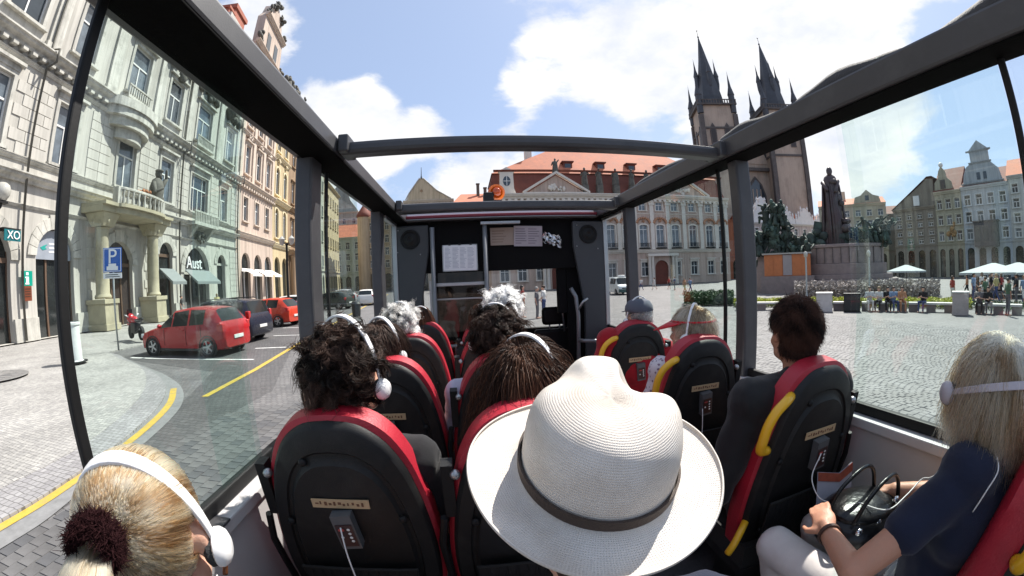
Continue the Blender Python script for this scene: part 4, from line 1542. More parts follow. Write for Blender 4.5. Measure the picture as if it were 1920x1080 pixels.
# 8 third row
t, H, J = sitter('passenger with grey curly hair in the third row by the left window', -0.415, 2.43, -0.135, R(-15), 0, 0, True, CL_grey, CL_denim, SKIN, S_grey, voxel=0.014)
hair_strands('hair', H, HM_grey, t, 'curly', 8000, 0.034, 8, 0.0015, 13)
headphones(H, 'white headband on the grey curly head in the third row', R(6), rx=.102, rz=.170, w=.014)
t, H, J = sitter('passenger with bushy white hair in the third row before the grey pole', 0.225, 2.45, -0.075, R(-10), 0, 0, False, CL_grey, CL_denim, SKIN, S_grey, voxel=0.014)
hair_strands('hair', H, HM_white, t, 'curly', 8500, 0.040, 8, 0.0015, 14)
t, H, J = sitter('man in a red shirt and grey flat-topped cap on the right of the third row', 1.125, 2.43, -0.165, R(8), 0, 0, False, CL_red, CL_denim, SKIN_TAN, S_grey, 'short', voxel=0.013,
                 armr=1.2, arms={(-1, 'sh'): Vector((.895, 2.37, -.425)), (-1, 'el'): Vector((.80, 2.40, -.72))})
hair_strands('hair', H, HM_grey, t, 'short', 3500, 0.018, 5, 0.0016, 15, lift=1.06)
headphones(H, 'white headphones worn over the grey cap of the man in the red shirt', R(6), rx=.094, rz=.158, w=.013)
M_cap = cloth('grey_cap_cloth', (0.10, 0.11, 0.14), 0.9)
cp = thing('cap', 'grey blue cap on the man in the red shirt', 'cap', (H @ Vector((0, 0, .10)))[:])
mb = MB(H)
mb.lathe([(.088, .045), (.092, .06), (.088, .085), (.070, .115), (.035, .130), (0, .133)], 24, (0, -.012, 0), sy=1.17)
mb.build('crown', M_cap, cp, True)
mb = MB(H)
va, vb = [], []
for i in range(N):
    a = R(22 + 136 * i / (N - 1))
    q = math.sin(PI * i / (N - 1)) ** .7
    va.append((.090 * math.cos(a), -.012 + .106 * math.sin(a), .050))
    vb.append((.094 * math.cos(a), -.012 + .106 * math.sin(a) + .068 * q, .05 - .015 * q))
pk = mb.add(va + vb, [(i, i + 1, N + i + 1, N + i) for i in range(N - 1)]).build('peak', M_cap, cp, True)
pk.modifiers.new('thickness', 'SOLIDIFY').thickness = 0.004
# 9 front row
t, H, J = sitter('passenger with brown hair in the front row behind the left bulkhead panel', -0.365, 3.10, -0.19, R(-8), 0, 0, True, CL_grey, CL_denim, SKIN, S_brown, voxel=0.016)
hair_strands('hair', H, HM_brown, t, 'bob', 3500, 0.12, 8, 0.0022, 16, lift=1.15)
headphones(H, 'thin white headband on the brown head in the front row', R(8), rx=.092, rz=.150, w=.012)
t, H, J = sitter('passenger with reddish hair in the front row, half hidden by the dark-haired one', 0.105, 3.08, -0.185, R(10), 0, 0, True, CL_black, CL_denim, SKIN, S_brown, voxel=0.016)
hair_strands('hair', H, HM_brown, t, 'bob', 3500, 0.11, 8, 0.0022, 17, lift=1.15)

# ------------------------------------------------------------------ the straw hat
def hat():
    M_straw, n, l, p = new_mat('white_straw')
    tc = n.new('ShaderNodeTexCoord')
    nz = n.new('ShaderNodeTexNoise')
    nz.inputs['Scale'].default_value = 14
    nz.inputs['Detail'].default_value = 6
    l.new(tc.outputs['Object'], nz.inputs['Vector'])
    rp = n.new('ShaderNodeValToRGB')
    rp.color_ramp.elements[0].position = 0.3
    rp.color_ramp.elements[0].color = (0.52, 0.455, 0.39, 1)
    rp.color_ramp.elements[1].position = 0.62
    rp.color_ramp.elements[1].color = (0.67, 0.625, 0.575, 1)
    l.new(nz.outputs[0], rp.inputs[0])
    l.new(rp.outputs[0], p.inputs['Base Color'])
    p.inputs['Roughness'].default_value = 0.7
    p.inputs['Specular IOR Level'].default_value = 0.25
    # woven straw: two crossing bands of ridges following the hat's own rings and spokes
    uv = n.new('ShaderNodeUVMap')
    w1 = n.new('ShaderNodeTexWave')
    w1.bands_direction = 'X'
    w1.inputs['Scale'].default_value = 13
    w1.inputs['Distortion'].default_value = 2.2
    w1.inputs['Detail Scale'].default_value = 2
    w2 = n.new('ShaderNodeTexWave')
    w2.bands_direction = 'Y'
    w2.inputs['Scale'].default_value = 14
    w2.inputs['Distortion'].default_value = 1.8
    l.new(uv.outputs[0], w1.inputs['Vector'])
    l.new(uv.outputs[0], w2.inputs['Vector'])
    mm = n.new('ShaderNodeMath')
    mm.operation = 'MULTIPLY'
    l.new(w1.outputs['Fac'], mm.inputs[0])
    l.new(w2.outputs['Fac'], mm.inputs[1])
    bp = n.new('ShaderNodeBump')
    bp.inputs['Strength'].default_value = 0.5
    bp.inputs['Distance'].default_value = 0.0028
    l.new(mm.outputs[0], bp.inputs['Height'])
    l.new(bp.outputs[0], p.inputs['Normal'])
    c = Vector((0.146, 0.428, -0.236))
    t = thing('straw_hat', 'white woven straw fedora with a narrow brown band, nearest thing to the camera', 'hat', c[:])
    F = Matrix.Translation(c) @ Matrix.Rotation(R(2.5), 4, 'Y') @ Matrix.Rotation(R(17), 4, 'X') @ Matrix.Rotation(R(-8), 4, 'Z') @ Matrix.Scale(.955, 4)
    NA, v, f, uvs = 120, [], [], []
    rings = []
    # brim from the rim inwards, then up the crown
    for r, z in ((.1665, .0045), (.168, .002), (.166, -.0005), (.155, -.002), (.140, -.0035), (.124, -.002), (.112, .001), (.1055, .006)):
        rings.append(('b', r, z))
    for k, (s, z) in enumerate(((1.0, .012), (.995, .030), (.985, .055), (.965, .080), (.935, .100), (.885, .118), (.80, .131), (.68, .138), (.52, .141), (.34, .1415), (.16, .1415), (.03, .1415))):
        rings.append(('c', s, z))
    for q, (kind, r, z) in enumerate(rings):
        for i in range(NA):
            a = 2 * PI * i / NA                     # 0 = wearer's right, 90 deg = front
            ca, sa = math.cos(a), math.sin(a)
            if kind == 'b':
                dip = -.010 * max(0, (r - .11) / .07) * max(0, sa) ** 2 + .012 * max(0, (r - .11) / .07) * abs(ca) ** 3
                x, y, zz = r * ca * .97, r * sa * 1.0, z + dip
            else:
                rx, ry = .099, .108
                x, y = rx * r * ca, ry * r * sa
                h = max(0, (z - .03) / .11)
                front = max(0, y / ry)
                # teardrop crown: pinched in at the front corners, a crease along the top, higher at the front
                x *= 1 - .16 * h ** 1.4 * max(0, front) ** 1.2
                zz = .012 + (z - .012) * (0.83 + .12 * y / ry)  # the crown rises to the front
                for sd in (-1, 1):
                    g = math.exp(-(((x - sd * .056) / .023) ** 2 + ((y - .050) / .036) ** 2))
                    x -= sd * (.030 if sd > 0 else .016) * g * h
                    zz -= (.040 if sd > 0 else .014) * g * h
                g = math.exp(-((x / .022) ** 2)) * max(0, 1 - (r / .78) ** 4) * (0.55 + .45 * math.tanh((y + .02) / .04))
                zz -= .011 * g * h
            lump = .0013 * math.sin(3.1 * a + q * .9) * math.sin(q * .55 + 2 * ca) + (.0025 * math.sin(2 * a + .7) if kind == 'b' and r > .13 else 0)
            v.append((x * (1 + lump * 4), y * (1 + lump * 4), zz + lump))
            uvs.append((i / NA * 6.28, q * .11))
    nr = len(rings)
    for q in range(nr - 1):
        for i in range(NA):
            j = (i + 1) % NA
            f.append((q * NA + i, q * NA + j, (q + 1) * NA + j, (q + 1) * NA + i))
    f.append(tuple((nr - 1) * NA + i for i in range(NA)))
    me = bpy.data.meshes.new('crown_and_brim')
    me.from_pydata([tuple(F @ Vector(p_)) for p_ in v], [], f)
    me.materials.append(M_straw)
    lay = me.uv_layers.new(name='UVMap')
    for poly in me.polygons:
        for li in poly.loop_indices:
            vi = me.loops[li].vertex_index
            u_, w_ = uvs[vi]
            if vi % NA == 0 and any(me.loops[k].vertex_index % NA > NA // 2 for k in poly.loop_indices):
                u_ = 6.28
            lay.data[li].uv = (u_, w_)
    me.polygons.foreach_set('use_smooth', [True] * len(me.polygons))
    o = link('crown_and_brim', me, t)
    sd = o.modifiers.new('subdivision', 'SUBSURF')
    sd.levels = sd.render_levels = 1
    so = o.modifiers.new('thickness', 'SOLIDIFY')
    so.thickness = 0.0022
    so.offset = -1
    mb = MB(F)
    pts = [(.1022 * math.cos(a), .1115 * math.sin(a), .0165) for a in np.linspace(0, 2 * PI, 73)[:-1]]
    mb.tube(pts, 1.0, closed=True, flat=(.003, .0145), up=(0, 0, 1))
    mb.build('hat_band', pm('brown_ribbon', (0.045, 0.028, 0.020), 0.7, 0.15, 20, 0.3, 300), t, 50)


hat()

# ------------------------------------------------------------------ bag, brochure and cables on the right-hand laps
M_bag = pm('black_patent_bag', (0.006, 0.006, 0.007), 0.3, 0.2, 8, 0.5, 26, spec=0.35, coat=0.12)
bg_ = thing('handbag', 'shiny black handbag with looped handles on the lap of the woman in navy', 'bag', (1.13, 0.66, -0.86))
mb = MB()
mb.ell((1.13, 0.67, -0.79), (.165, .135, .095), 24, 14)
o = mb.build('bag_body', M_bag, bg_, True)
mb = MB()
mb.ell((1.13, 0.66, -0.728), (.135, .095, .034), 20, 10)
mb.build('bag_mouth', M_bag, bg_, True)
for k, (dy, zt) in enumerate(((.60, -.60), (.70, -.61))):
    pts = [(1.00, dy, -.72), (1.02, dy - .01, -.655), (1.08, dy - .015, zt - .005), (1.15, dy - .01, zt), (1.21, dy, -.645), (1.24, dy, -.72)]
    MB().tube(smoothline(pts, 5), .007, 8).build('bag_handle', M_bag, bg_, True)
for x, y, z in ((1.02, .585, -.745), (1.10, .575, -.735), (1.20, .585, -.70)):
    MB().ell((x, y, z), (.016, .010, .013), 10, 7).build('buckle', pm('bright_metal', (0.75, 0.76, 0.78), 0.12, 0.05, metal=1.0) if 'bright_metal' not in bpy.data.materials else bpy.data.materials['bright_metal'], bg_, True)
M_bro = pm('brochure_paper', (0.36, 0.36, 0.42), 0.5, 0.08, 10)
br = thing('brochure', 'folded pale brochure with a red top strip tucked behind the black bag', 'brochure', (1.17, 0.82, -0.80))
mb = MB(Matrix.Translation((1.185, 0.80, -0.80)) @ Matrix.Rotation(R(-18), 4, 'X') @ Matrix.Rotation(R(8), 4, 'Y'))
mb.add([(-.10, .015, -.11), (0, 0, -.11), (0, 0, .10), (-.10, .015, .115), (.10, .02, -.11), (.10, .02, .125)], [(0, 1, 2, 3), (1, 4, 5, 2)])
o = mb.build('leaves', M_bro, br)
o.modifiers.new('thickness', 'SOLIDIFY').thickness = 0.002
mb = MB(Matrix.Translation((1.185, 0.796, -0.80)) @ Matrix.Rotation(R(-18), 4, 'X') @ Matrix.Rotation(R(8), 4, 'Y'))
mb.add([(-.10, .015, .085), (0, 0, .07), (0, 0, .10), (-.10, .015, .115), (.10, .02, .095), (.10, .02, .125)], [(0, 1, 2, 3), (1, 4, 5, 2)])
o = mb.build('title_strip', pm('brochure_red', (0.30, 0.06, 0.03), 0.5, 0.3, 40), br)
o.modifiers.new('thickness', 'SOLIDIFY').thickness = 0.0015

cable('white cable hanging from the audio box behind the nearest left seat', [(-.362, .862, -.61), (-.352, .84, -.67), (-.335, .82, -.76), (-.325, .80, -.86), (-.32, .79, -1.0)], .0022)
cable('white cable looping from the seat box over the black handbag', [(1.115, .862, -.62), (1.06, .84, -.69), (1.045, .78, -.73), (1.08, .66, -.70), (1.10, .55, -.68), (1.17, .54, -.655), (1.24, .53, -.62), (1.22, .50, -.60), (1.20, .44, -.52), (1.19, .40, -.40)], .0022)
sh_ = [o for o in W_right.children if o.name.startswith('shirt')][0]
pts = []
for q in ((1.13, .40, -.40), (1.10, .34, -.38), (1.06, .30, -.40), (1.02, .27, -.43), (.985, .25, -.47), (.965, .25, -.52)):
    ok, loc, nn_, _ = sh_.data and sh_.closest_point_on_mesh(Vector(q))
    pts.append(tuple(loc + nn_ * .003))
cable('thin pale cable curving over the shoulder of the navy t-shirt', pts, .0018)
cable('white cable hanging below the audio box of the red visor woman\'s seat', [(1.06, 1.545, -.65), (1.055, 1.53, -.72), (1.05, 1.53, -.9)], .0022)
cable('coiled white cable beside the straw hat, on the dark lap', [(.02, .52, -.60), (-.02, .56, -.62), (.03, .59, -.62), (.05, .55, -.61), (.10, .50, -.60)], .0016)
# ------------------------------------------------------------------ buildings
M_pane = pm('dark_window_glass', (0.035, 0.045, 0.055), 0.06, 0.3, 0.6, spec=0.8)
M_pane2 = pm('curtained_window_glass', (0.12, 0.145, 0.17), 0.08, 0.7, 0.5, spec=0.8)
M_wfr = pm('window_frame_white', (0.72, 0.72, 0.70), 0.5, 0.05, 6)
M_wfd = pm('window_frame_brown', (0.12, 0.075, 0.05), 0.5, 0.1, 6)
M_tile = pm('roof_tile_orange', (0.50, 0.17, 0.09), 0.8, 0.18, 0.9, 0.3, 6, dirt=(0.33, 0.12, 0.08, 0.6), dscale=.25)
M_tiled = pm('roof_tile_dark_red', (0.15, 0.045, 0.03), 0.8, 0.2, 0.9, 0.3, 6)
M_lead = pm('dark_lead_roof', (0.045, 0.047, 0.055), 0.5, 0.25, 0.8, 0.2, 8)
M_sculpt = pm('weathered_sculpture_stone', (0.115, 0.11, 0.095), 0.85, 0.3, 2, 0.6, 14, dirt=(0.06, 0.06, 0.055, 0.8), dscale=1.6)
M_door = pm('dark_door_wood', (0.035, 0.025, 0.022), 0.5, 0.2, 3, 0.2, 30)
M_shopglass = pm('shop_glass', (0.02, 0.024, 0.024), 0.05, 0.5, 0.7, spec=0.8)


def stucco(name, col, dirt=None, da=0.45, streak=.34):
    d = dirt or tuple(c * .62 for c in col)
    return pm(name, col, 0.88, 0.07, 0.5, 0.25, 10, spec=0.25, dirt=(*d, da), dscale=0.35, stretch=(1, 1, .45), streak=streak)


class House:
    """a facade in its own frame: a along the wall, y outwards from it, z the real height"""

    def __init__(s, name, label, O, u, n, a0, a1, z0, z1, mat, cat='building', group=None, depth=12.0):
        s.M = Matrix(((u[0], n[0], 0, O[0]), (u[1], n[1], 0, O[1]), (0, 0, 1, 0), (0, 0, 0, 1)))
        p = s.M @ Vector(((a0 + a1) / 2, 0, z0))
        s.root = thing(name, label, cat, p[:], 0, group)
        s.a0, s.a1, s.z0, s.z1, s.mat, s.depth = a0, a1, z0, z1, mat, depth
        s.holes, s.cache = [], {}
        s.extra = []

    def mb(s):
        return MB(s.M)

    def part(s, name, mb, mat, smooth=False, bevel=0, parent=None, label=None):
        return mb.build(name, mat, parent or s.root, smooth, bevel, label=label)

    def put(s, key, maker, name, a, z, y=0.0, sub=None):
        """a shared mesh set at (a, y, z)"""
        if key not in s.cache:
            s.cache[key] = maker()
        W = s.M @ Matrix.Translation((a, y, z))
        o = bpy.data.objects.new(name, s.cache[key])
        COL.objects.link(o)
        o.parent = s.root
        o.matrix_basis = s.root.matrix_basis.inverted() @ W
        return o

    def child(s, o, key, maker, name):
        if key not in s.cache:
            s.cache[key] = maker()
        c = bpy.data.objects.new(name, s.cache[key])
        COL.objects.link(c)
        c.parent = o
        return c

    def wall(s, reveal=0.35):
        A = sorted({s.a0, s.a1} | {h[0] for h in s.holes} | {h[1] for h in s.holes})
        Z = sorted({s.z0, s.z1} | {h[2] for h in s.holes} | {h[3] for h in s.holes})
        mb = s.mb()
        inside = lambda a, z: any(h[0] < a < h[1] and h[2] < z < h[3] for h in s.holes)
        for k in range(len(Z) - 1):
            zc = (Z[k] + Z[k + 1]) / 2
            run = None
            for i in range(len(A) - 1):
                solid = not inside((A[i] + A[i + 1]) / 2, zc)
                if solid and run is None:
                    run = A[i]
                if run is not None and (not solid or i == len(A) - 2):
                    e = A[i + 1] if solid else A[i]
                    mb.poly([(run, 0, Z[k]), (e, 0, Z[k]), (e, 0, Z[k + 1]), (run, 0, Z[k + 1])])
                    run = None
        for h in s.holes:
            a, b, z, w = h[:4]
            arch = len(h) > 4 and h[4]
            d = -reveal
            mb.poly([(a, 0, z), (a, d, z), (a, d, w), (a, 0, w)])
            mb.poly([(b, 0, z), (b, 0, w), (b, d, w), (b, d, z)])
            mb.poly([(a, 0, z), (b, 0, z), (b, d, z), (a, d, z)])
            mb.poly([(a, 0, w), (a, d, w), (b, d, w), (b, 0, w)])
            if arch:
                r = (b - a) / 2
                rise = min(r, w - z) * (arch if arch is not True else 1)
                c = (a + b) / 2
                for sd in (-1, 1):
                    P = [(c + sd * r * math.cos(t), w - rise + rise * math.sin(t)) for t in np.linspace(0, PI / 2, 7)]
                    P = P[:-1] + [(c, w - 0.002)] + [(c + sd * (r - 0.002), w - 0.002)]
                    mb.prism(P, d + .01, -0.001)
        # body behind the front
        D = -s.depth
        mb.poly([(s.a0, 0, s.z0), (s.a0, D, s.z0), (s.a0, D, s.z1), (s.a0, 0, s.z1)])
        mb.poly([(s.a1, 0, s.z0), (s.a1, 0, s.z1), (s.a1, D, s.z1), (s.a1, D, s.z0)])
        mb.poly([(s.a0, D, s.z0), (s.a1, D, s.z0), (s.a1, D, s.z1), (s.a0, D, s.z1)])
        mb.poly([(s.a0, 0, s.z1), (s.a0, D, s.z1), (s.a1, D, s.z1), (s.a1, 0, s.z1)])
        return s.part('wall', mb, s.mat)

    def window(s, ac, z, w, h, arch=False, frame=None, pane=None, style='T', surround=None, sill=True, hood=None, smat=None, y=-0.22, bars=True):
        s.holes.append((ac - w / 2, ac + w / 2, z, z + h, arch))
        key = ('w', round(w, 2), round(h, 2), bool(arch), style, id(frame), id(pane))

        def mk():
            t = .09
            m = MB()
            m.box(-w / 2, -w / 2 + t, -.04, .04, 0, h).box(w / 2 - t, w / 2, -.04, .04, 0, h)
            m.box(-w / 2 + t, w / 2 - t, -.04, .04, 0, t)
            if not arch:
                m.box(-w / 2 + t, w / 2 - t, -.04, .04, h - t, h)
            if style != 'S':
                zt = h * (.64 if not arch else max(.4, 1 - w / 2 / h))
                m.box(-w / 2 + t, w / 2 - t, -.035, .045, zt - .05, zt + .05)
                m.box(-.05, .05, -.03, .04, t, zt - .05)
                if style == 'X':
                    m.box(-.04, .04, -.03, .04, zt + .05, h - (t if not arch else 0))
                if style == 'D':
                    for q in (-w / 4, w / 4):
                        m.box(q - .035, q + .035, -.03, .035, t, h - t)
            return m.mesh('window', frame or M_wfr)

        def mkp():
            return MB().box(-w / 2 + .02, w / 2 - .02, -.03, -.02, .02, h - .02).mesh('pane', pane or M_pane)
        o = s.put(key, mk, 'window', ac, z, y)
        s.child(o, key + ('p',), mkp, 'pane')
        if surround:
            k2 = ('s', round(w, 2), round(h, 2), surround, hood, sill, id(smat))

            def mks():
                q = surround
                m = MB()
                top = h
                m.box(-w / 2 - q, -w / 2, .002, .09, 0, top).box(w / 2, w / 2 + q, .002, .09, 0, top)
                if not arch:
                    m.box(-w / 2 - q, w / 2 + q, .002, .09, top, top + q)
                else:
                    r = w / 2
                    zc = h - r * (arch if arch is not True else 1)
                    N = 10
                    for i in range(N):
                        t0, t1 = PI * i / N, PI * (i + 1) / N
                        P = [((r) * math.cos(t0), zc + r * (arch if arch is not True else 1) * math.sin(t0)), ((r + q) * math.cos(t0), zc + (r * (arch if arch is not True else 1) + q) * math.sin(t0)),
                             ((r + q) * math.cos(t1), zc + (r * (arch if arch is not True else 1) + q) * math.sin(t1)), (r * math.cos(t1), zc + r * (arch if arch is not True else 1) * math.sin(t1))]
                        m.prism(P, .003, .095)
                if sill:
                    m.box(-w / 2 - q * 1.4, w / 2 + q * 1.4, .002, .26, -.16, -.01)
                if hood == 'flat':
                    m.box(-w / 2 - q * 1.8, w / 2 + q * 1.8, .002, .36, top + q * 2.2, top + q * 2.2 + .16)
                    m.box(-w / 2 - q, w / 2 + q, .002, .14, top + q + .004, top + q * 2.2 - .004)
                if hood == 'tri':
                    b = top + q * 1.6
                    m.prism([(-w / 2 - q * 1.9, b), (w / 2 + q * 1.9, b), (0, b + w * .38)], .002, .16)
                    m.box(-w / 2 - q * 2, w / 2 + q * 2, .002, .32, b - .14, b - .004)
                if hood == 'seg':
                    b = top + q * 1.6
                    P = [((w / 2 + q * 1.9) * math.cos(t), b + w * .30 * math.sin(t)) for t in np.linspace(0, PI, 11)]
                    m.prism(P, .002, .24)
                    m.box(-w / 2 - q * 2, w / 2 + q * 2, .002, .32, b - .14, b - .004)
                return m.mesh('window_surround', smat or s.mat)
            s.put(k2, mks, 'window_surround', ac, z, 0.0)
        return o

    def cornice(s, z, h=.35, d=.45, a0=None, a1=None, mat=None, name='cornice', dent=0.0):
        a0 = s.a0 if a0 is None else a0
        a1 = s.a1 if a1 is None else a1
        m = s.mb()
        P = [(0, 0), (d * .35, 0), (d * .45, h * .3), (d * .8, h * .55), (d * .85, h * .8), (d, h * .85), (d, h), (0, h * 1.05)]
        vs = [(a, y + .003, z + q) for a in (a0, a1) for y, q in P]
        k = len(P)
        m.add(vs, [(i, (i + 1) % k, (i + 1) % k + k, i + k) for i in range(k)] + [tuple(range(k)), tuple(range(2 * k - 1, k - 1, -1))])
        o = s.part(name, m, mat or s.mat)
        if dent:
            m = s.mb()
            x = a0 + .2
            while x < a1 - .2:
                m.box(x, x + dent * .5, .004, d * .6, z - h * .45, z - .004)
                x += dent
            stuff(s.part('dentils', m, mat or s.mat))
        return o

    def gable_roof(s, zr, mat, over=.4, name='roof'):
        """ridge parallel to the street"""
        m = s.mb()
        D, z = -s.depth, s.z1 + .01
        m.add([(s.a0 - .1, over, z - .05), (s.a1 + .1, over, z - .05), (s.a1 + .1, D / 2, zr), (s.a0 - .1, D / 2, zr), (s.a0 - .1, D - over, z - .05), (s.a1 + .1, D - over, z - .05)],
              [(0, 1, 2, 3), (3, 2, 5, 4), (0, 3, 4), (1, 5, 2), (0, 4, 5, 1)])
        return s.part(name, m, mat)

    def gable_front(s, P, mat=None, y0=-.6, y1=0.0, name='gable'):
        return s.part(name, s.mb().prism(P, y0, y1), mat or s.mat)


def clump(mb, c, r, n, seed, sq=(1, 1, 1)):
    """carved cluster: overlapping knobs"""
    rr = random.Random(seed)
    for i in range(n):
        p = [c[k] + rr.gauss(0, r * .45) * sq[k] for k in range(3)]
        q = r * rr.uniform(.22, .5)
        mb.ell(p, (q * rr.uniform(.7, 1.3), q * rr.uniform(.6, 1), q * rr.uniform(.7, 1.4)), 8, 6)


def text_mesh(name, body, size, M, mat, parent, depth=0.02, flip=True):
    cu = bpy.data.curves.new(name, 'FONT')
    cu.body = body
    cu.size = size
    cu.extrude = depth
    cu.align_x = 'CENTER'
    cu.align_y = 'CENTER'
    o = bpy.data.objects.new('tmp', cu)
    COL.objects.link(o)
    dg = bpy.context.evaluated_depsgraph_get()
    me = bpy.data.meshes.new_from_object(o.evaluated_get(dg))
    bpy.data.objects.remove(o)
    me.name = name
    # text lies in its x-y plane; stand it up: text x -> a, text y -> z, text z -> outwards
    T = M @ Matrix(((1, 0, 0, 0), (0, 0, 1, 0), (0, 1, 0, 0), (0, 0, 0, 1)))
    me.transform(T)
    me.materials.clear()
    me.materials.append(mat)
    return link(name, me, parent)


# the north side of the square runs along U; N points from it to the bus
AZ = R(-8.0)
U = (math.sin(AZ), math.cos(AZ))
Nn = (math.cos(AZ), -math.sin(AZ))
ON = (-20 * Nn[0], -20 * Nn[1])
ZP = -1.86

M_cream = stucco('cream_stone_stucco', (0.52, 0.50, 0.455), (0.33, 0.315, 0.285), .55)
M_creamtrim = pm('cream_trim_stone', (0.54, 0.525, 0.475), 0.8, 0.1, 1.2, 0.25, 20, dirt=(0.22, 0.215, 0.19, 0.7), dscale=1.1, streak=.4)
M_ochre_stone = pm('ochre_column_stone', (0.40, 0.36, 0.25), 0.75, 0.16, 1.0, 0.25, 16, dirt=(0.22, 0.20, 0.15, 0.6), dscale=.9)

W = House('palace', 'cream neo-baroque palace with arched portal, columns and sculpted window heads', ON, U, Nn, 2.0, 43.8, ZP, 26.0, M_cream, 'building', 'houses along the north pavement')
# openings of the street floor
for a, w, z1, nm in ((13.2, 3.2, 3.6, 'd'), (17.95, 2.9, 3.75, 'd'), (23.7, 3.0, 3.6, 'p'), (29.6, 2.0, 4.05, 'd'), (34.75, 4.6, 4.05, 's'), (39.85, 1.9, 3.7, 's'), (8.2, 3.0, 3.7, 's')):
    W.holes.append((a - w / 2, a + w / 2, ZP + .02, z1, True))
    m = W.mb().box(a - w / 2 + .02, a + w / 2 - .02, -.50, -.36, ZP + .02, z1 - .02)
    W.part('shop_front' if nm == 's' else 'doorway', m, M_shopglass if nm != 'p' else M_door)
    m = W.mb()
    for q in (-.5, .5) if w < 2.5 else (-.5, -.17, .17, .5):
        m.box(a + q * w - .06, a + q * w + .06, -.36, -.28, ZP + .02, z1 - w * .35)
    m.box(a - w / 2, a + w / 2, -.36, -.27, z1 - w / 2 - .12, z1 - w / 2 + .12)
    W.part('door_frame', m, M_wfd if nm != 's' else M_creamtrim)
    N = 12
    for i in range(N):                                              # arch stones stand proud
        t0, t1 = PI * i / N + .008, PI * (i + 1) / N - .008
        r, zc = w / 2, z1 - w / 2
        q = .62 if i not in (5, 6) else .78
        P = [(a + r * math.cos(t0), zc + r * math.sin(t0)), (a + (r + q) * math.cos(t0), zc + (r + q) * math.sin(t0)), (a + (r + q) * math.cos(t1), zc + (r + q) * math.sin(t1)), (a + r * math.cos(t1), zc + r * math.sin(t1))]
        W.part('arch_stone', W.mb().prism(P, .004, .10), M_creamtrim)
cols1 = [(12.5, 2.2), (18.0, 1.75), (24.0, 2.0), (29.3, 1.9), (35.0, 3.3), (40.3, 1.6), (7.0, 2.0)]
for a, w in cols1:
    W.window(a, 7.2, w, 3.45, style='D' if w > 3 else 'T', surround=.24, hood='flat', smat=M_creamtrim, pane=M_pane2 if w < 3 else M_pane)
cols2 = [(13.2, 2.4), (18.2, 1.9), (24.0, 2.3), (29.3, 2.1), (34.9, 2.9), (41.0, 1.9), (7.6, 2.0)]
for i, (a, w) in enumerate(cols2):
    W.window(a, 13.75, w, 3.7, style='T', surround=.26, hood='seg' if i % 2 else 'tri', smat=M_creamtrim, pane=M_pane2 if i % 3 else M_pane)
    W.window(a, 20.6, w * .85, 2.9, style='T', surround=.2, smat=M_creamtrim)
    m = W.mb()
    clump(m, (a, .32, 18.8), 1.0, 22, 40 + i, (1.7, .35, .6))
    W.part('carved_pediment', m, M_sculpt, True)
    m = W.mb().box(a - w / 2 - .3, a + w / 2 + .3, .004, .55, 13.15, 13.35)
    for q in np.arange(-w / 2 - .2, w / 2 + .25, .26):
        m.box(a + q - .05, a + q + .05, .42, .5, 13.35, 14.05)
    m.box(a - w / 2 - .3, a + w / 2 + .3, .40, .54, 14.05, 14.15)
    if i in (2, 4):
        W.part('balcony', m, M_creamtrim)
W.wall(.6)
W.cornice(12.15, .5, .75, mat=M_creamtrim, dent=.7)
W.cornice(11.55, .2, .2, mat=M_creamtrim, name='string_course')
W.cornice(5.75, .45, .5, mat=M_creamtrim)
W.cornice(6.75, .25, .22, mat=M_creamtrim, name='string_course')
W.cornice(4.55, .16, .16, mat=M_creamtrim, name='string_course')
W.cornice(25.2, .8, 1.1, mat=M_creamtrim, dent=.9)
for a, b in ((2, 6.65), (9.75, 11.55), (14.85, 16.45), (19.45, 22.15), (25.25, 28.5), (30.65, 32.4), (37.1, 38.85), (40.85, 43.7)):
    W.part('plinth', W.mb().box(a, b, .004, .16, ZP, -.75), M_creamtrim)
for a in (9.9, 15.6, 21.2, 26.9, 32.0, 38.3, 43.2):                 # giant flat pilasters of the upper floors
    W.part('pilaster', W.mb().box(a - .5, a + .5, .004, .16, 12.75, 24.2).box(a - .62, a + .62, .006, .24, 24.2, 24.9).box(a - .62, a + .62, .006, .24, 12.75, 13.3), M_creamtrim)
# rusticated blocks of the lower floors: every block a stone of its own
blk = 0
def free(a, b, z, w):
    for h in W.holes:
        g = .35 if h[2] > 5 else .66
        if h[0] - g < b and h[1] + g > a and h[2] - .25 < w and h[3] + (.9 if h[2] > 5 else .7) > z:
            return False
    return True
for (zb, zt, ch) in ((-.72, 4.45, .62), (7.05, 11.45, .60)):
    z, row = zb, 0
    while z + ch < zt + .05 and blk < 300:
        a = 11.2 + (row % 2) * .55
        while a < 43.4 and blk < 300:
            L = 1.1
            for cut in (1.1, .8, .55):
                if free(a, a + cut, z, z + ch):
                    L = cut
                    key = ('blk', L, ch)
                    mk = lambda L=L, ch=ch: MB().frustum(.02, L - .02, .002, .05, 0.02, .02, L - .02, .002, .05, ch - .02).mesh('stone_block', M_cream)
                    W.put(key, mk, 'stone_block', a, z, 0.0)
                    blk += 1
                    break
            a += L
        z += ch
        row += 1
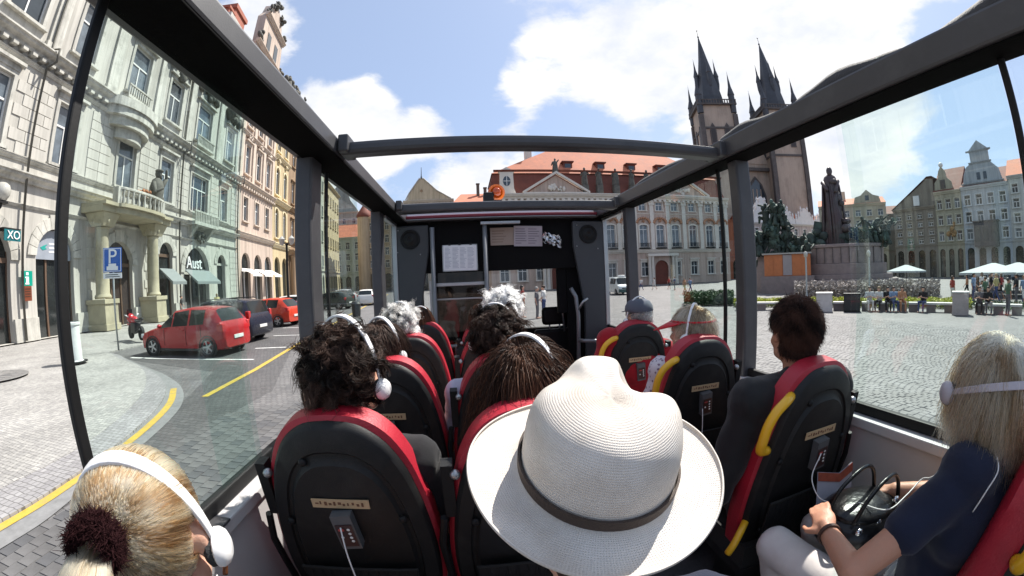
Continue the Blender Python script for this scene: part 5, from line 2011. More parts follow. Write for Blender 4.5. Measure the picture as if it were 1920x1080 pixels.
# portal: columns on pedestals, entablature, balcony with statues, oriel hood
for a in (20.95, 26.45):
    m = MB(W.M @ Matrix.Translation((a, .95, 0)))
    m.lathe([(.52, -.05), (.55, .05), (.50, .16), (.44, .25), (.44, 1.2), (.40, 3.9), (.40, 4.0), (.46, 4.06), (.40, 4.14)], 24)
    W.part('column', m, M_ochre_stone, 40)
    m = W.mb().box(a - .62, a + .62, .10, 1.62, ZP, -.35).box(a - .70, a + .70, .08, 1.70, -.35, -.08).box(a - .70, a + .70, .08, 1.70, ZP - .02, ZP + .35)
    W.part('pedestal', m, M_ochre_stone, False, .02)
    m = W.mb()
    m.frustum(a - .5, a + .5, .45, 1.45, 4.14, a - .78, a + .78, .15, 1.75, 4.9)
    for q in range(14):
        t = q / 14 * 2 * PI
        m.ell((a + .6 * math.cos(t), .95 + .6 * math.sin(t), 4.45 + .25 * (q % 2)), (.13, .13, .22), 8, 6)
    W.part('capital', m, M_ochre_stone, 40)
m = W.mb()
for z, h, d in ((4.92, .35, 1.85), (5.28, .20, 2.1)):
    P = [(19.9, .02), (27.5, .02), (27.5, d)] + [(23.7 + 2.6 * math.cos(t), d + .55 * math.sin(t)) for t in np.linspace(.0, PI, 13)] + [(19.9, d)]
    vs = [(a, y, zz) for zz in (z, z + h) for a, y in P]
    k = len(P)
    m.add(vs, [tuple(range(k)), tuple(range(2 * k - 1, k - 1, -1))] + [(i, (i + 1) % k, (i + 1) % k + k, i + k) for i in range(k)])
W.part('entablature', m, M_ochre_stone)
m = W.mb()
for t in np.linspace(.15, PI - .15, 12):
    a, y = 23.7 + 2.4 * math.cos(t), 1.95 + .45 * math.sin(t)
    m.M = W.M @ Matrix.Translation((a, y, 5.48))
    m.lathe([(.09, 0), (.12, .25), (.05, .55), (.10, .85)], 8)
m.M = W.M
m.tube([(23.7 + 2.4 * math.cos(t), 1.95 + .45 * math.sin(t), 6.42) for t in np.linspace(.05, PI - .05, 14)], .11, 6)
for a in (21.2, 26.2):
    m.box(a - .16, a + .16, 1.6, 2.05, 5.48, 6.5)
W.part('balustrade', m, M_creamtrim, 40)
m = W.mb()
clump(m, (24.2, 1.9, 6.6), .35, 14, 5, (3, .5, .5))
stuff(W.part('flower_box', m, pm('red_yellow_flowers', (0.30, 0.12, 0.05), 0.8, 0.8, 9), True))
for a, sd in ((26.45, 9),):                              # dark robed figures over the columns
    m = W.mb()
    rr = random.Random(sd)
    m.M = W.M @ Matrix.Translation((a, 1.15, 5.5))
    m.lathe([(.62, 0), (.66, .35), (.55, .9), (.60, 1.5), (.66, 2.1), (.45, 2.65), (.16, 2.85)], 14, sy=.8)
    m.ell((0, .05, 3.15), (.24, .26, .32), 12, 8)
    m.ell((.05, .1, 3.35), (.36, .34, .14), 10, 6)
    m.caps((-.55, .1, 2.3), (-.85, .5, 1.6), .20, .15).caps((-.85, .5, 1.6), (-.45, .85, 1.9), .15, .11)
    m.caps((.55, .1, 2.3), (.95, .15, 2.9), .20, .16).caps((.95, .15, 2.9), (.7, .3, 3.5), .15, .10)
    for q in range(18):
        t = rr.uniform(0, 6.28)
        z = rr.uniform(.2, 2.2)
        m.caps((.55 * math.cos(t), .5 * math.sin(t), z), (.62 * math.cos(t + .2), .55 * math.sin(t + .2), z - rr.uniform(.3, .9)), .10, .12, 7)
    clump(m, (.35, -.1, 3.0), .5, 10, sd, (1, .6, 1))
    W.part('statue', m, M_sculpt, True)
m = W.mb()
P = [(21.2 + .0, .02)] + [(23.7 + 2.7 * math.cos(t), .02 + 1.35 * math.sin(t)) for t in np.linspace(PI, 0, 15)]
for z, h, sc in ((12.05, .62, 1.08), (11.5, .55, .98), (10.9, .6, .80), (10.2, .7, .55)):
    Q = [(23.7 + (a - 23.7) * sc, y * sc + .02) for a, y in P]
    k = len(Q)
    m.add([(a, y, zz) for zz in (z, z + h - .01) for a, y in Q], [tuple(range(k)), tuple(range(2 * k - 1, k - 1, -1))] + [(i, (i + 1) % k, (i + 1) % k + k, i + k) for i in range(k)])
W.part('oriel_hood', m, M_creamtrim)
m = W.mb().box(32.6, 37.2, .004, 1.1, 5.85, 6.15).box(32.6, 37.2, .95, 1.1, 6.95, 7.1)
for q in np.arange(32.7, 37.2, .32):
    m.box(q, q + .12, .97, 1.08, 6.15, 6.95)
for q in (33.3, 36.5):
    m.frustum(q - .2, q + .2, .01, .15, 4.8, q - .25, q + .25, .01, 1.0, 5.84)
W.part('balcony', m, M_creamtrim)
m = W.mb()
clump(m, (34.9, .4, 4.9), .5, 12, 77, (1.6, .4, .7))
W.part('carved_keystone', m, M_sculpt, True)
# tympanum panel and small signs of the left doorway
o = W.part('fanlight_panel', W.mb().prism([(16.6, 2.15)] + [(17.95 + 1.4 * math.cos(t), 2.3 + 1.4 * math.sin(t)) for t in np.linspace(PI, 0, 13)] + [(19.3, 2.15)], -.22, -.18), pm('grey_glass_panel', (0.30, 0.33, 0.38), 0.2, 0.08, 2))
M_teal = pm('teal_sign', (0.02, 0.30, 0.26), 0.4, 0.05)
M_signw = pm('sign_white', (0.8, 0.8, 0.8), 0.45, 0.03)
W.part('bird_logo', W.mb().prism([(16.95, 2.75), (17.15, 2.62), (17.45, 2.7), (17.3, 2.78), (17.5, 2.95), (17.2, 2.86)], -.178, -.165), M_teal, parent=o)
for z in (2.95, 2.74, 2.53):
    W.part('panel_lettering', W.mb().box(17.6, 18.9 - (z > 2.9) * .3, -.178, -.170, z, z + .07), M_signw, parent=o)
# awnings
M_awn = pm('grey_awning_cloth', (0.20, 0.22, 0.22), 0.85, 0.08, 4, 0.2, 90)
for a0, a1 in ((32.5, 37.0), (28.55, 30.65)):
    m = W.mb().add([(a0, .1, 2.0), (a1, .1, 2.0), (a1, 1.35, .95), (a0, 1.35, .95), (a0, .1, 1.94), (a1, .1, 1.94), (a1, 1.35, .72), (a0, 1.35, .72)],
                   [(0, 1, 2, 3), (3, 2, 6, 7), (0, 3, 7, 4), (1, 5, 6, 2), (4, 7, 6, 5)])
    W.part('awning', m, M_awn)
sg = thing('shop_sign', 'white shop lettering in the dark arch above the wide grey awning', 'sign', (W.M @ Vector((34.75, .1, 2.2)))[:])
text_mesh('lettering', 'Aust', 1.5, W.M @ Matrix.Translation((34.6, -.2, 2.62)), M_signw, sg, .06)
W.part('fascia', W.mb().box(34.75 - 2.25, 34.75 + 2.25, -.27, -.23, 1.9, 2.12), M_awn)


def plate(name, label, a, z, w, h, mat, y=.06, H=W, cat='sign'):
    t = thing(name, label, cat, (H.M @ Vector((a, y, z)))[:])
    H.mb().box(a - w / 2, a + w / 2, y, y + .05, z - h / 2, z + h / 2).build('plate', mat, t)
    return t


M_plateg = pm('green_sign_plate', (0.0, 0.28, 0.20), 0.35, 0.05)
M_plateb = pm('brown_sign_plate', (0.17, 0.045, 0.02), 0.4, 0.08)
t = plate('information_sign', 'green information sign with a white i beside the left doorway', 15.72, 1.15, .72, .72, M_plateg, .17)
m = W.mb().box(15.64, 15.82, .221, .24, .86, 1.22).box(15.58, 15.84, .2215, .239, .86, .93).box(15.58, 15.82, .2215, .239, 1.16, 1.23).box(15.64, 15.80, .221, .24, 1.30, 1.44)
m.build('letter_i', M_signw, t)
t = plate('plaque', 'brown plaque with dark lettering below the green information sign', 15.74, .43, .52, .72, M_plateb, .17)
for z in (.62, .5, .38, .26):
    W.mb().box(15.56, 15.92, .221, .228, z, z + .05).build('lettering', pm('plaque_print', (0.05, 0.02, 0.01), 0.5) if 'plaque_print' not in bpy.data.materials else bpy.data.materials['plaque_print'], t)
t = plate('exchange_sign', 'small teal hanging sign at the left edge, over the dark doorway', 14.15, 3.0, 1.0, .5, pm('teal_plate', (0.01, 0.13, 0.15), 0.4, 0.05), 1.0)
text_mesh('lettering', 'XO', .52, W.M @ Matrix.Translation((14.2, 1.07, 3.0)), M_signw, t, .015)
W.mb().box(13.6, 14.7, .05, 1.0, 3.28, 3.33).build('bracket', M_black, t)
lm = thing('wall_lamp', 'globe lamp on an iron wall bracket high at the left edge', 'lamp', (W.M @ Vector((13.45, .9, 4.4)))[:])
MB(W.M @ Matrix.Translation((13.45, .95, 4.85))).lathe([(0, -.42), (.22, -.38), (.38, -.15), (.42, .05), (.36, .28), (.2, .4), (0, .44)], 20).build('globe', pm('lamp_glass', (0.45, 0.44, 0.40), 0.12, 0.2, 2, spec=.8), lm, True)
W.mb().tube([(13.45, .05, 4.1), (13.45, .5, 4.0), (13.45, .9, 4.2), (13.45, .95, 4.45)], .06, 8).box(13.2, 13.7, .75, 1.15, 4.34, 4.44).build('bracket', M_black, lm, 40)
for a in (43.62, 31.35, 15.4):
    W.part('downpipe', W.mb().tube([(a, .30, 25.0), (a, .26, 12.9), (a, .95, 12.75), (a, .95, 12.0), (a, .26, 11.8), (a, .26, -1.8)], .07, 8), M_sculpt, True)
W.gable_roof(30.5, M_tiled)
m = W.mb()
for a, h, w in ((38.5, 2.6, 1.6), (43.0, 2.2, 1.6)):
    m = W.mb().box(a - w / 2, a + w / 2, -2.5, -1.2, 26, 26 + h + 3).box(a - w / 2 - .15, a + w / 2 + .15, -2.65, -1.05, 26 + h + 3, 26 + h + 3.3)
    W.part('chimney', m, pm('chimney_brick', (0.34, 0.11, 0.07), 0.85, 0.2, 3, 0.3, 20) if 'chimney_brick' not in bpy.data.materials else bpy.data.materials['chimney_brick'])
W.part('attic_wall', W.mb().box(36.5, 43.7, -1.4, -.1, 26.0, 30.0), M_cream)
W.part('corner_turret', W.mb().box(39.9, 43.2, -3.8, -1.5, 26, 33.2).box(39.7, 43.5, -4, -1.3, 33.2, 33.8), bpy.data.materials['chimney_brick'])

# ---- pink house
M_pink = stucco('pale_pink_stucco', (0.54, 0.44, 0.37), (0.38, 0.29, 0.23))
M_pinktrim = pm('pink_trim_stone', (0.56, 0.47, 0.39), 0.8, 0.15, 1.5, 0.2, 20)
K = House('pink_house', 'pale pink house with white awnings and a tall ornate gable', ON, U, Nn, 43.82, 56.4, ZP, 27.5, M_pink, 'building', 'houses along the north pavement')
for a in (46.6, 50.6, 54.4):
    K.holes.append((a - 1.35, a + 1.35, ZP + .02, 4.4, True))
    K.part('shop_front', K.mb().box(a - 1.33, a + 1.33, -.5, -.36, ZP + .02, 4.38), M_shopglass)
    K.part('door_frame', K.mb().box(a - 1.33, a + 1.33, -.36, -.26, 2.2, 2.45).box(a - .06, a + .06, -.36, -.26, ZP + .02, 2.2), M_wfr)
    m = K.mb().add([(a - 1.5, .02, 2.5), (a + 1.5, .02, 2.5), (a + 1.5, 1.5, 1.75), (a - 1.5, 1.5, 1.75), (a + 1.5, 1.5, 1.55), (a - 1.5, 1.5, 1.55)], [(0, 1, 2, 3), (3, 2, 4, 5)])
    o = K.part('awning', m, pm('white_awning_cloth', (0.72, 0.71, 0.68), 0.85, 0.05, 4) if 'white_awning_cloth' not in bpy.data.materials else bpy.data.materials['white_awning_cloth'])
    o.modifiers.new('thickness', 'SOLIDIFY').thickness = .03
for z, h, st in ((8.1, 2.9, None), (13.8, 3.6, 'flat'), (19.8, 3.0, 'seg')):
    for i, a in enumerate((46.4, 50.2, 54.0)):
        K.window(a, z, 1.45, h, style='T', surround=.2, hood=st, smat=M_pinktrim, pane=M_pane2 if (i + int(z)) % 2 else M_pane)
        if z > 10:
            m = K.mb()
            clump(m, (a, .25, z + h + 1.0), .5, 12, int(a * 7 + z), (1.3, .4, .6))
            K.part('carved_pediment', m, M_sculpt if z > 15 else M_pinktrim, True)
K.wall()
for z, h, d in ((6.1, .6, .5), (12.2, .6, .7), (18.4, .4, .45), (26.6, .9, 1.1)):
    K.cornice(z, h, d, mat=M_pinktrim, dent=.8 if z in (12.2, 26.6) else 0)
for a in (44.4, 48.3, 52.1, 55.9):
    K.part('pilaster', K.mb().box(a - .4, a + .4, .004, .18, 12.85, 25.8).box(a - .55, a + .55, .006, .3, 25.0, 25.9), M_pinktrim)
P = [(44.2, 27.5), (56.0, 27.5), (55.9, 31), (54.6, 32.2), (54.3, 36.5), (53.2, 37.8), (52.4, 39.6), (50.2, 40.6), (48.0, 39.6), (47.2, 37.8), (46.1, 36.5), (45.8, 32.2), (44.3, 31)]
K.gable_front(P, M_pink, -1.2, .05)
for z, a0, a1 in ((31.0, 44.2, 56.0), (36.4, 45.8, 54.6)):
    K.cornice(z, .5, .6, a0, a1, M_pinktrim)
for i in range(7):
    m = K.mb()
    clump(m, ((45.0, 55.3, 46.4, 54.0, 48.5, 52, 50.2)[i], .2, (32.2, 32.2, 37.4, 37.4, 39.8, 39.8, 41)[i]), .75, 12, 60 + i, (.9, .6, 1))
    K.part('gable_sculpture', m, M_sculpt, True)
for a, z in ((48.6, 32.2), (51.8, 32.2)):
    K.put('gw', lambda: MB().box(-.7, .7, .06, .12, 0, 2.6).mesh('gable_window', M_pane), 'gable_window', a, z)
K.gable_roof(32, M_tiled)

# ---- yellow house
M_yel = stucco('yellow_stucco', (0.58, 0.47, 0.29), (0.42, 0.33, 0.20))
M_yeltrim = pm('yellow_trim_stone', (0.70, 0.60, 0.40), 0.8, 0.1, 1.5, 0.2, 20)
Yh = House('yellow_house', 'yellow house with arched windows and a carved attic beyond the pink one', ON, U, Nn, 56.42, 64.0, ZP, 29.0, M_yel, 'building', 'houses along the north pavement')
for a in (58.4, 62.0):
    Yh.holes.append((a - 1.25, a + 1.25, ZP + .02, 4.6, True))
    Yh.part('shop_front', Yh.mb().box(a - 1.23, a + 1.23, -.5, -.36, ZP + .02, 4.58), M_shopglass)
for z, h, ar in ((7.4, 4.4, True), (13.8, 4.2, True), (20.5, 3.2, False)):
    for i, a in enumerate((58.3, 62.1)):
        Yh.window(a, z, 1.6, h, arch=ar, style='T', surround=.22, smat=M_yeltrim, pane=M_pane2 if i else M_pane, hood=None if ar else 'flat')
        m = Yh.mb()
        clump(m, (a, .2, z + h + .9), .45, 10, int(a + z), (1.2, .4, .6))
        Yh.part('carved_pediment', m, M_yeltrim, True)
Yh.wall()
for z, h, d in ((5.9, .7, .5), (12.4, .6, .7), (19.2, .5, .5), (28.1, .9, 1.1)):
    Yh.cornice(z, h, d, mat=M_yeltrim, dent=.8 if z > 20 else 0)
for i, (a, z) in enumerate(((57.2, 30), (60.2, 33.2), (63.2, 30.4))):
    m = Yh.mb()
    clump(m, (a, .1, z), 1.0, 18, 90 + i, (1, .6, 1.2))
    m.box(a - .6, a + .6, -.6, .6, 29, z)
    Yh.part('attic_sculpture', m, M_sculpt, True)

# ---- brown stone portal house and the rest of the street
M_brown = stucco('brown_stone', (0.34, 0.235, 0.15), (0.22, 0.15, 0.10))
Bh = House('brown_house', 'brown stone house with a columned doorway beyond the yellow house', ON, U, Nn, 64.02, 76.0, ZP, 31.0, M_brown, 'building', 'houses along the north pavement')
for a in (66.6, 70.0, 73.4):
    Bh.holes.append((a - 1.0, a + 1.0, ZP + .02, 4.9, False))
    Bh.part('doorway', Bh.mb().box(a - .98, a + .98, -.5, -.36, ZP + .02, 4.88), M_door)
    for z, h in ((8.0, 3.2), (14, 3.6), (20.4, 3)):
        Bh.window(a, z, 1.5, h, style='T', surround=.25, hood='tri', pane=M_pane2)
Bh.wall()
for a in (65.0, 68.3, 71.7, 75.0):
    m = MB(Bh.M @ Matrix.Translation((a, .5, 0)))
    m.lathe([(.5, ZP), (.42, ZP + .5), (.38, 4.6), (.52, 5.1)], 14)
    Bh.part('column', m, M_brown, 40)
for z, h, d in ((5.2, .9, 1.0), (7.2, .4, .5), (12.6, .6, .6), (30, 1, 1.2)):
    Bh.cornice(z, h, d)
for i, a in enumerate((65.2, 69.0, 75.2)):
    m = Bh.mb()
    clump(m, (a, .2, 33), 1.2, 16, 120 + i, (.8, .6, 1.6))
    m.box(a - .8, a + .8, -.6, .6, 31, 32.6)
    Bh.part('attic_sculpture', m, M_sculpt, True)


def row_house(name, label, O, u, n, a0, a1, z0, z1, col, floors, nw, roof=None, zr=None, ww=1.2, wh=2.0, ground=True, group=None, hood=None, smat=None, trim=None, depth=10, frame=None, zg=3.4):
    m = stucco(name + '_stucco', col)
    tr = pm(name + '_trim', trim or [min(.8, c * 1.12) for c in col], 0.8, 0.08, 1.2)
    H = House(name, label, O, u, n, a0, a1, z0, z1, m, 'building', group, depth)
    step = (a1 - a0) / nw
    fh = (z1 - .9 - zg) / floors
    for f_ in range(floors):
        for i in range(nw):
            H.window(a0 + step * (i + .5), zg + f_ * fh + fh * .18, ww, min(wh, fh * .62), style='T', surround=.16, hood=hood if f_ == 0 else None, smat=tr, frame=frame, pane=M_pane2 if (i * 3 + f_) % 4 == 0 else M_pane)
    if ground:
        for i in range(nw):
            a = a0 + step * (i + .5)
            w = step * .30
            H.holes.append((a - w, a + w, z0 + .05, zg - .9, True))
            H.part('shop_front', H.mb().box(a - w + .02, a + w - .02, -.5, -.36, z0 + .05, zg - .92), M_shopglass)
    H.wall()
    H.cornice(z1 - .55, .5, .6, mat=tr)
    H.cornice(zg - .25, .3, .3, mat=tr)
    if roof:
        H.gable_roof(zr or z1 + 4, roof)
    return H


row_house('grey_green_house', 'grey green house far along the north pavement', ON, U, Nn, 76.02, 92, ZP, 27, (0.40, 0.42, 0.36), 4, 5, M_tiled, 33, 1.3, 2.4, group='houses along the north pavement')
row_house('ochre_house', 'ochre house at the far end of the north pavement', ON, U, Nn, 92.02, 112, ZP, 25, (0.50, 0.42, 0.27), 4, 6, M_tile, 31, 1.3, 2.4, group='houses along the north pavement')
# end of the street: house with a red roof and the beige corner house
OE = (0, 118)
row_house('red_roofed_house', 'pale green house with a low red roof closing the street', OE, (1, 0), (0, -1), -46, -31.5, -2, 14.5, (0.42, 0.45, 0.38), 3, 5, M_tile, 19, 1.3, 2.2, group='houses closing the street')
H = row_house('tall_grey_house', 'tall grey gabled house rising behind the red roof', (0, 132), (1, 0), (0, -1), -50, -36, -2, 25, (0.40, 0.41, 0.38), 5, 4, None, group='houses closing the street', ground=False)
H.gable_front([(-50, 25), (-36, 25), (-39, 29), (-40, 32), (-43, 35), (-46, 32), (-47, 29)])
H = row_house('corner_house', 'beige corner house with a domed corner at the mouth of the side street', (0, 100), (1, 0), (0, -1), -26.6, -17.6, -2, 17.2, (0.50, 0.40, 0.28), 4, 2, M_tiled, 20, 1.1, 2.0, group='houses closing the street')
m = H.mb()
m.M = Matrix.Translation((-26.0, 100.5, 17.2))
m.lathe([(1.9, 0), (2.0, .4), (1.6, 1.2), (.9, 2.2), (.25, 3.2), (.12, 4.6), (0, 5.2)], 16)
H.part('corner_dome', m, M_tiled, 40)
m = MB(Matrix.Translation((-26.0, 100.5, 0)))
m.lathe([(1.7, -2), (1.7, 17.2)], 16)
H.part('corner_bay', m, H.mat, 40)
# gabled house and roofs over the bulkhead
H = row_house('gabled_house', 'cream house with a yellow triangular gable and star, left of the palace roof', (0, 92), (1, 0), (0, -1), -14.2, -2.2, -2.2, 19.2, (0.52, 0.48, 0.42), 4, 4, None, group='houses behind the bus roof')
H.gable_front([(-13.4, 19.2), (-3.0, 19.2), (-6.2, 21.3), (-9.4, 24.4), (-10.2, 24.4), (-12.6, 21.0)], stucco('gable_yellow', (0.58, 0.50, 0.36)), -.6, .02)
m = H.mb().prism([(-9.8 + (.55 if k % 2 else .22) * math.cos(t), 21.4 + (.55 if k % 2 else .22) * math.sin(t)) for k, t in enumerate(np.linspace(0, 2 * PI, 13)[:-1])], .03, .08)
H.part('star_emblem', m, M_brown)
H.part('finial', MB().lathe([(.25, 24.4), (.1, 25.2), (.05, 27.2)], 8, (-9.8, 92, 0)), M_lead)
H.part('gable_cornice', H.mb().tube([(-13.6, .1, 19.3), (-12.7, .1, 21.0), (-10.2, .1, 24.5)], .16, 6).tube([(-2.8, .1, 19.3), (-6.2, .1, 21.4), (-9.4, .1, 24.5)], .16, 6), M_creamtrim)
H.part('roof', H.mb().add([(-13.4, -.6, 19.2), (-9.8, -.6, 24.2), (-9.8, -9, 24.2), (-13.4, -9, 19.2), (-2.6, -.6, 19.2), (-2.6, -9, 19.2)], [(0, 1, 2, 3), (1, 4, 5, 2)]), M_tile)
H = row_house('low_roofed_house', 'white house with an orange tiled roof beside the gabled house', (0, 88), (1, 0), (0, -1), -2.0, 5.5, -2.2, 17.4, (0.58, 0.54, 0.50), 4, 3, None, group='houses behind the bus roof')
H.part('roof', H.mb().add([(-2.4, .3, 17.3), (5.9, .3, 17.3), (5.9, -6, 20.6), (-.5, -6, 20.6), (-2.4, -12, 17.3), (5.9, -12, 17.3)], [(0, 1, 2, 3), (3, 2, 5, 4), (0, 3, 4), (1, 5, 2)]), M_tile)
for a, z in ((3.6, 22.6), (5.3, 21.6)):
    H.part('chimney', H.mb().box(a - .35, a + .35, -5, -4.2, 18, z).box(a - .45, a + .45, -5.1, -4.1, z, z + .2), M_sculpt)

# ---- the rococo palace with two pediments
M_kin = stucco('rose_stucco', (0.55, 0.43, 0.36), (0.42, 0.32, 0.27))
M_kint = pm('pale_stucco_trim', (0.66, 0.61, 0.54), 0.8, 0.08, 1.2, 0.2, 12)
Kp = House('rococo_palace', 'rose and white rococo palace with pediments, attic statues and orange roof', (0, 70), (1, 0), (0, -1), 4.6, 55.0, -2.42, 15.0, M_kin, 'building', depth=17)
wx = [7.0, 10.2, 13.6, 17.1, 20.6, 24.0, 27.4, 30.8, 34.3, 38.0, 41.5, 45.7, 49.9, 53.2]
for i, a in enumerate(wx):
    Kp.window(a, 4.95, 1.75, 4.3, arch=.35, style='X', surround=.28, smat=M_kint, pane=M_pane2)
    m = Kp.mb()
    for q in range(9):
        t = PI * q / 8
        m.ell((a + 1.35 * math.cos(t), .2, 9.75 + .85 * math.sin(t)), (.30, .22, .26), 8, 6)
    clump(m, (a, .2, 10.1), .35, 7, 200 + i, (1.3, .4, .7))
    Kp.part('stucco_ornament', m, pm('ochre_stucco_ornament', (0.42, 0.22, 0.13), 0.8, 0.2, 2) if 'ochre_stucco_ornament' not in bpy.data.materials else bpy.data.materials['ochre_stucco_ornament'], True)
    Kp.window(a, 12.1, 1.5, 1.7, style='X', surround=.2, smat=M_kint, pane=M_pane2)
    m = Kp.mb().box(a - 1.1, a + 1.1, .004, .5, 4.55, 4.75)
    for q in np.arange(a - 1.0, a + 1.05, .22):
        m.box(q - .03, q + .03, .42, .48, 4.75, 5.6)
    m.box(a - 1.1, a + 1.1, .40, .5, 5.6, 5.68)
    Kp.part('balconette', m, M_black)
    if a in (17.1, 38.0):
        Kp.holes.append((a - 1.5, a + 1.5, -2.40, 2.3, True))
        Kp.part('doorway', Kp.mb().box(a - 1.48, a + 1.48, -.5, -.36, -2.40, 2.28), M_tiled)
        for sd in (-2.3, 2.3, -3.0, 3.0):
            m = MB(Matrix.Translation((a + sd, 69.5, 0)))
            m.lathe([(.42, -2.4), (.34, -1.8), (.30, 2.8), (.42, 3.1)], 12)
            Kp.part('column', m, M_kint, 40)
        Kp.part('portal_entablature', Kp.mb().box(a - 3.4, a + 3.4, .005, 1.0, 3.1, 3.6), M_kint)
    else:
        Kp.window(a, -.7, 1.6, 2.7, style='X', surround=.2, hood='flat', smat=M_kint, pane=M_pane)
Kp.wall()
for z, h, d in ((3.75, .5, .55), (4.3, .2, .25), (11.35, .2, .15), (14.2, .9, 1.1)):
    Kp.cornice(z, h, d, mat=M_kint, dent=1.1 if z > 14 else 0)
for a in (5.4, 8.6, 11.9, 15.4, 18.8, 22.3, 25.7, 29.1, 32.5, 36.2, 39.8, 43.6, 47.8, 51.6, 54.4):
    Kp.part('pilaster', Kp.mb().box(a - .42, a + .42, .004, .2, 4.5, 13.2).box(a - .6, a + .6, .006, .34, 13.2, 14.1), M_kint)
for a in (17.1, 43.6):
    P = [(a - 5.9, 15.05), (a + 5.9, 15.05), (a, 18.6)]
    Kp.part('pediment', Kp.mb().prism(P, -1.0, .25), M_kin)
    m = Kp.mb()
    for s_ in (-1, 1):
        m.add([(a + s_ * 6.3, .2, 15.06), (a, .2, 18.85), (a, 1.0, 18.85), (a + s_ * 6.3, 1.0, 15.06), (a + s_ * 6.3, .2, 15.5), (a, .2, 19.3), (a, 1.0, 19.3), (a + s_ * 6.3, 1.0, 15.5)],
              [(0, 1, 2, 3), (4, 7, 6, 5), (0, 3, 7, 4), (1, 5, 6, 2), (0, 4, 5, 1), (3, 2, 6, 7)])
    m.box(a - 6.3, a + 6.3, .2, .95, 14.95, 15.3)
    Kp.part('pediment_cornice', m, M_kint)
    m = Kp.mb()
    clump(m, (a, .35, 16.3), .8, 22, int(a), (1.9, .2, .6))
    Kp.part('pediment_relief', m, M_kint, True)
for a in (8.0,):
    m = Kp.mb().prism([(a - 1.7, 15.1), (a + 1.7, 15.1), (a + 1.3, 16.2), (a + 1.2, 19.2), (a + 1.5, 19.4), (a, 20.3), (a - 1.5, 19.4), (a - 1.2, 19.2), (a - 1.3, 16.2)], -1.0, .1)
    Kp.part('dormer_front', m, M_kint)
    m = MB(Kp.M @ Matrix.Translation((a, .11, 17.6)) @ Matrix.Rotation(PI / 2, 4, 'X'))
    m.lathe([(0, .0), (.7, .0), (.7, .06), (0, .06)], 20, sy=1.35)
    o = Kp.part('oval_window', m, M_pane)
    Kp.part('glazing_bars', Kp.mb().box(a - .05, a + .05, .175, .2, 16.7, 18.5).box(a - .65, a + .65, .176, .199, 17.55, 17.65), M_wfr, parent=o)
# mansard: steep dark lower slope, orange upper slope
m = Kp.mb().add([(4.6, -.3, 15.05), (55, -.3, 15.05), (54.0, -2.2, 19.6), (5.6, -2.2, 19.6), (4.6, -17, 15.05), (55, -17, 15.05), (54, -15, 19.6), (5.6, -15, 19.6)],
                [(0, 1, 2, 3), (4, 7, 6, 5), (0, 3, 7, 4), (1, 5, 6, 2)])
Kp.part('mansard_slope', m, M_tiled)
m = Kp.mb().add([(5.4, -1.9, 19.62), (54.2, -1.9, 19.62), (44.5, -8.5, 26.6), (18.5, -8.5, 26.6), (5.4, -15.3, 19.62), (54.2, -15.3, 19.62)], [(0, 1, 2, 3), (3, 2, 5, 4), (0, 3, 4), (1, 5, 2)])
Kp.part('roof', m, M_tile)
Kp.cornice(19.35, .35, .4, 5.6, 54.0, M_tiled)
for a in (20.6, 27.4, 34.2, 41.0):
    m = Kp.mb().box(a - .9, a + .9, -5.5, -3.4, 20.5, 22.3).box(a - 1.2, a + 1.2, -5.7, -3.1, 22.3, 22.55)
    o = Kp.part('dormer', m, M_tiled)
    Kp.part('dormer_window', Kp.mb().box(a - .6, a + .6, -3.39, -3.36, 20.9, 22.0), M_pane, parent=o)
for a, z in ((13.4, 27.3), (50, 25)):
    Kp.part('chimney', Kp.mb().box(a - .7, a + .7, -8, -6.8, 20, z).box(a - .85, a + .85, -8.15, -6.65, z, z + .3), M_kint)


def robed_figure(mb, c, s, seed):
    rr = random.Random(seed)
    x, y, z = c
    o = mb.M
    mb.M = (o or Matrix()) @ Matrix.Translation((x, y, z)) @ Matrix.Rotation(rr.uniform(-.4, .4), 4, 'Z') @ Matrix.Scale(s, 4)
    mb.lathe([(.30, 0), (.32, .3), (.26, .8), (.30, 1.2), (.24, 1.42), (.09, 1.52)], 10, sy=.75)
    mb.ell((.02, 0, 1.66), (.12, .13, .16), 10, 7)
    mb.caps((-.26, 0, 1.38), (-.40, .1, 1.0), .09, .07, 7).caps((-.40, .1, 1.0), (-.22, .25, 1.1 + rr.uniform(-.2, .4)), .07, .05, 7)
    mb.caps((.26, 0, 1.38), (.44, .05, 1.1 + rr.uniform(0, .5)), .09, .07, 7)
    for q in range(6):
        t = rr.uniform(0, 6.28)
        mb.caps((.25 * math.cos(t), .2 * math.sin(t), 1.1), (.33 * math.cos(t + .3), .26 * math.sin(t + .3), .1), .05, .07, 6)
    mb.M = o


for i, a in enumerate((22.8, 25.7, 29.1, 32.5, 35.8, 38.8)):
    m = Kp.mb().box(a - .6, a + .6, -.6, .4, 15.1, 16.9)
    robed_figure(m, (a, -.1, 16.9), 1.9, 300 + i)
    Kp.part('attic_statue', m, M_sculpt, 50)
for i, a in enumerate((17.1, 43.6)):
    m = Kp.mb()
    robed_figure(m, (a, .3, 19.0), 1.6, 330 + i)
    Kp.part('attic_statue', m, M_sculpt, 50)

# ---- twin-towered gothic church
M_goth = stucco('gothic_ashlar', (0.44, 0.36, 0.29), (0.17, 0.145, 0.125), .6, .12)
M_gothd = pm('black_gothic_stone', (0.095, 0.085, 0.08), 0.85, 0.3, .6, 0.3, 6)
ch = thing('church', 'twin-towered gothic church with dark spires behind the square', 'church', (85, 97, -2.4))


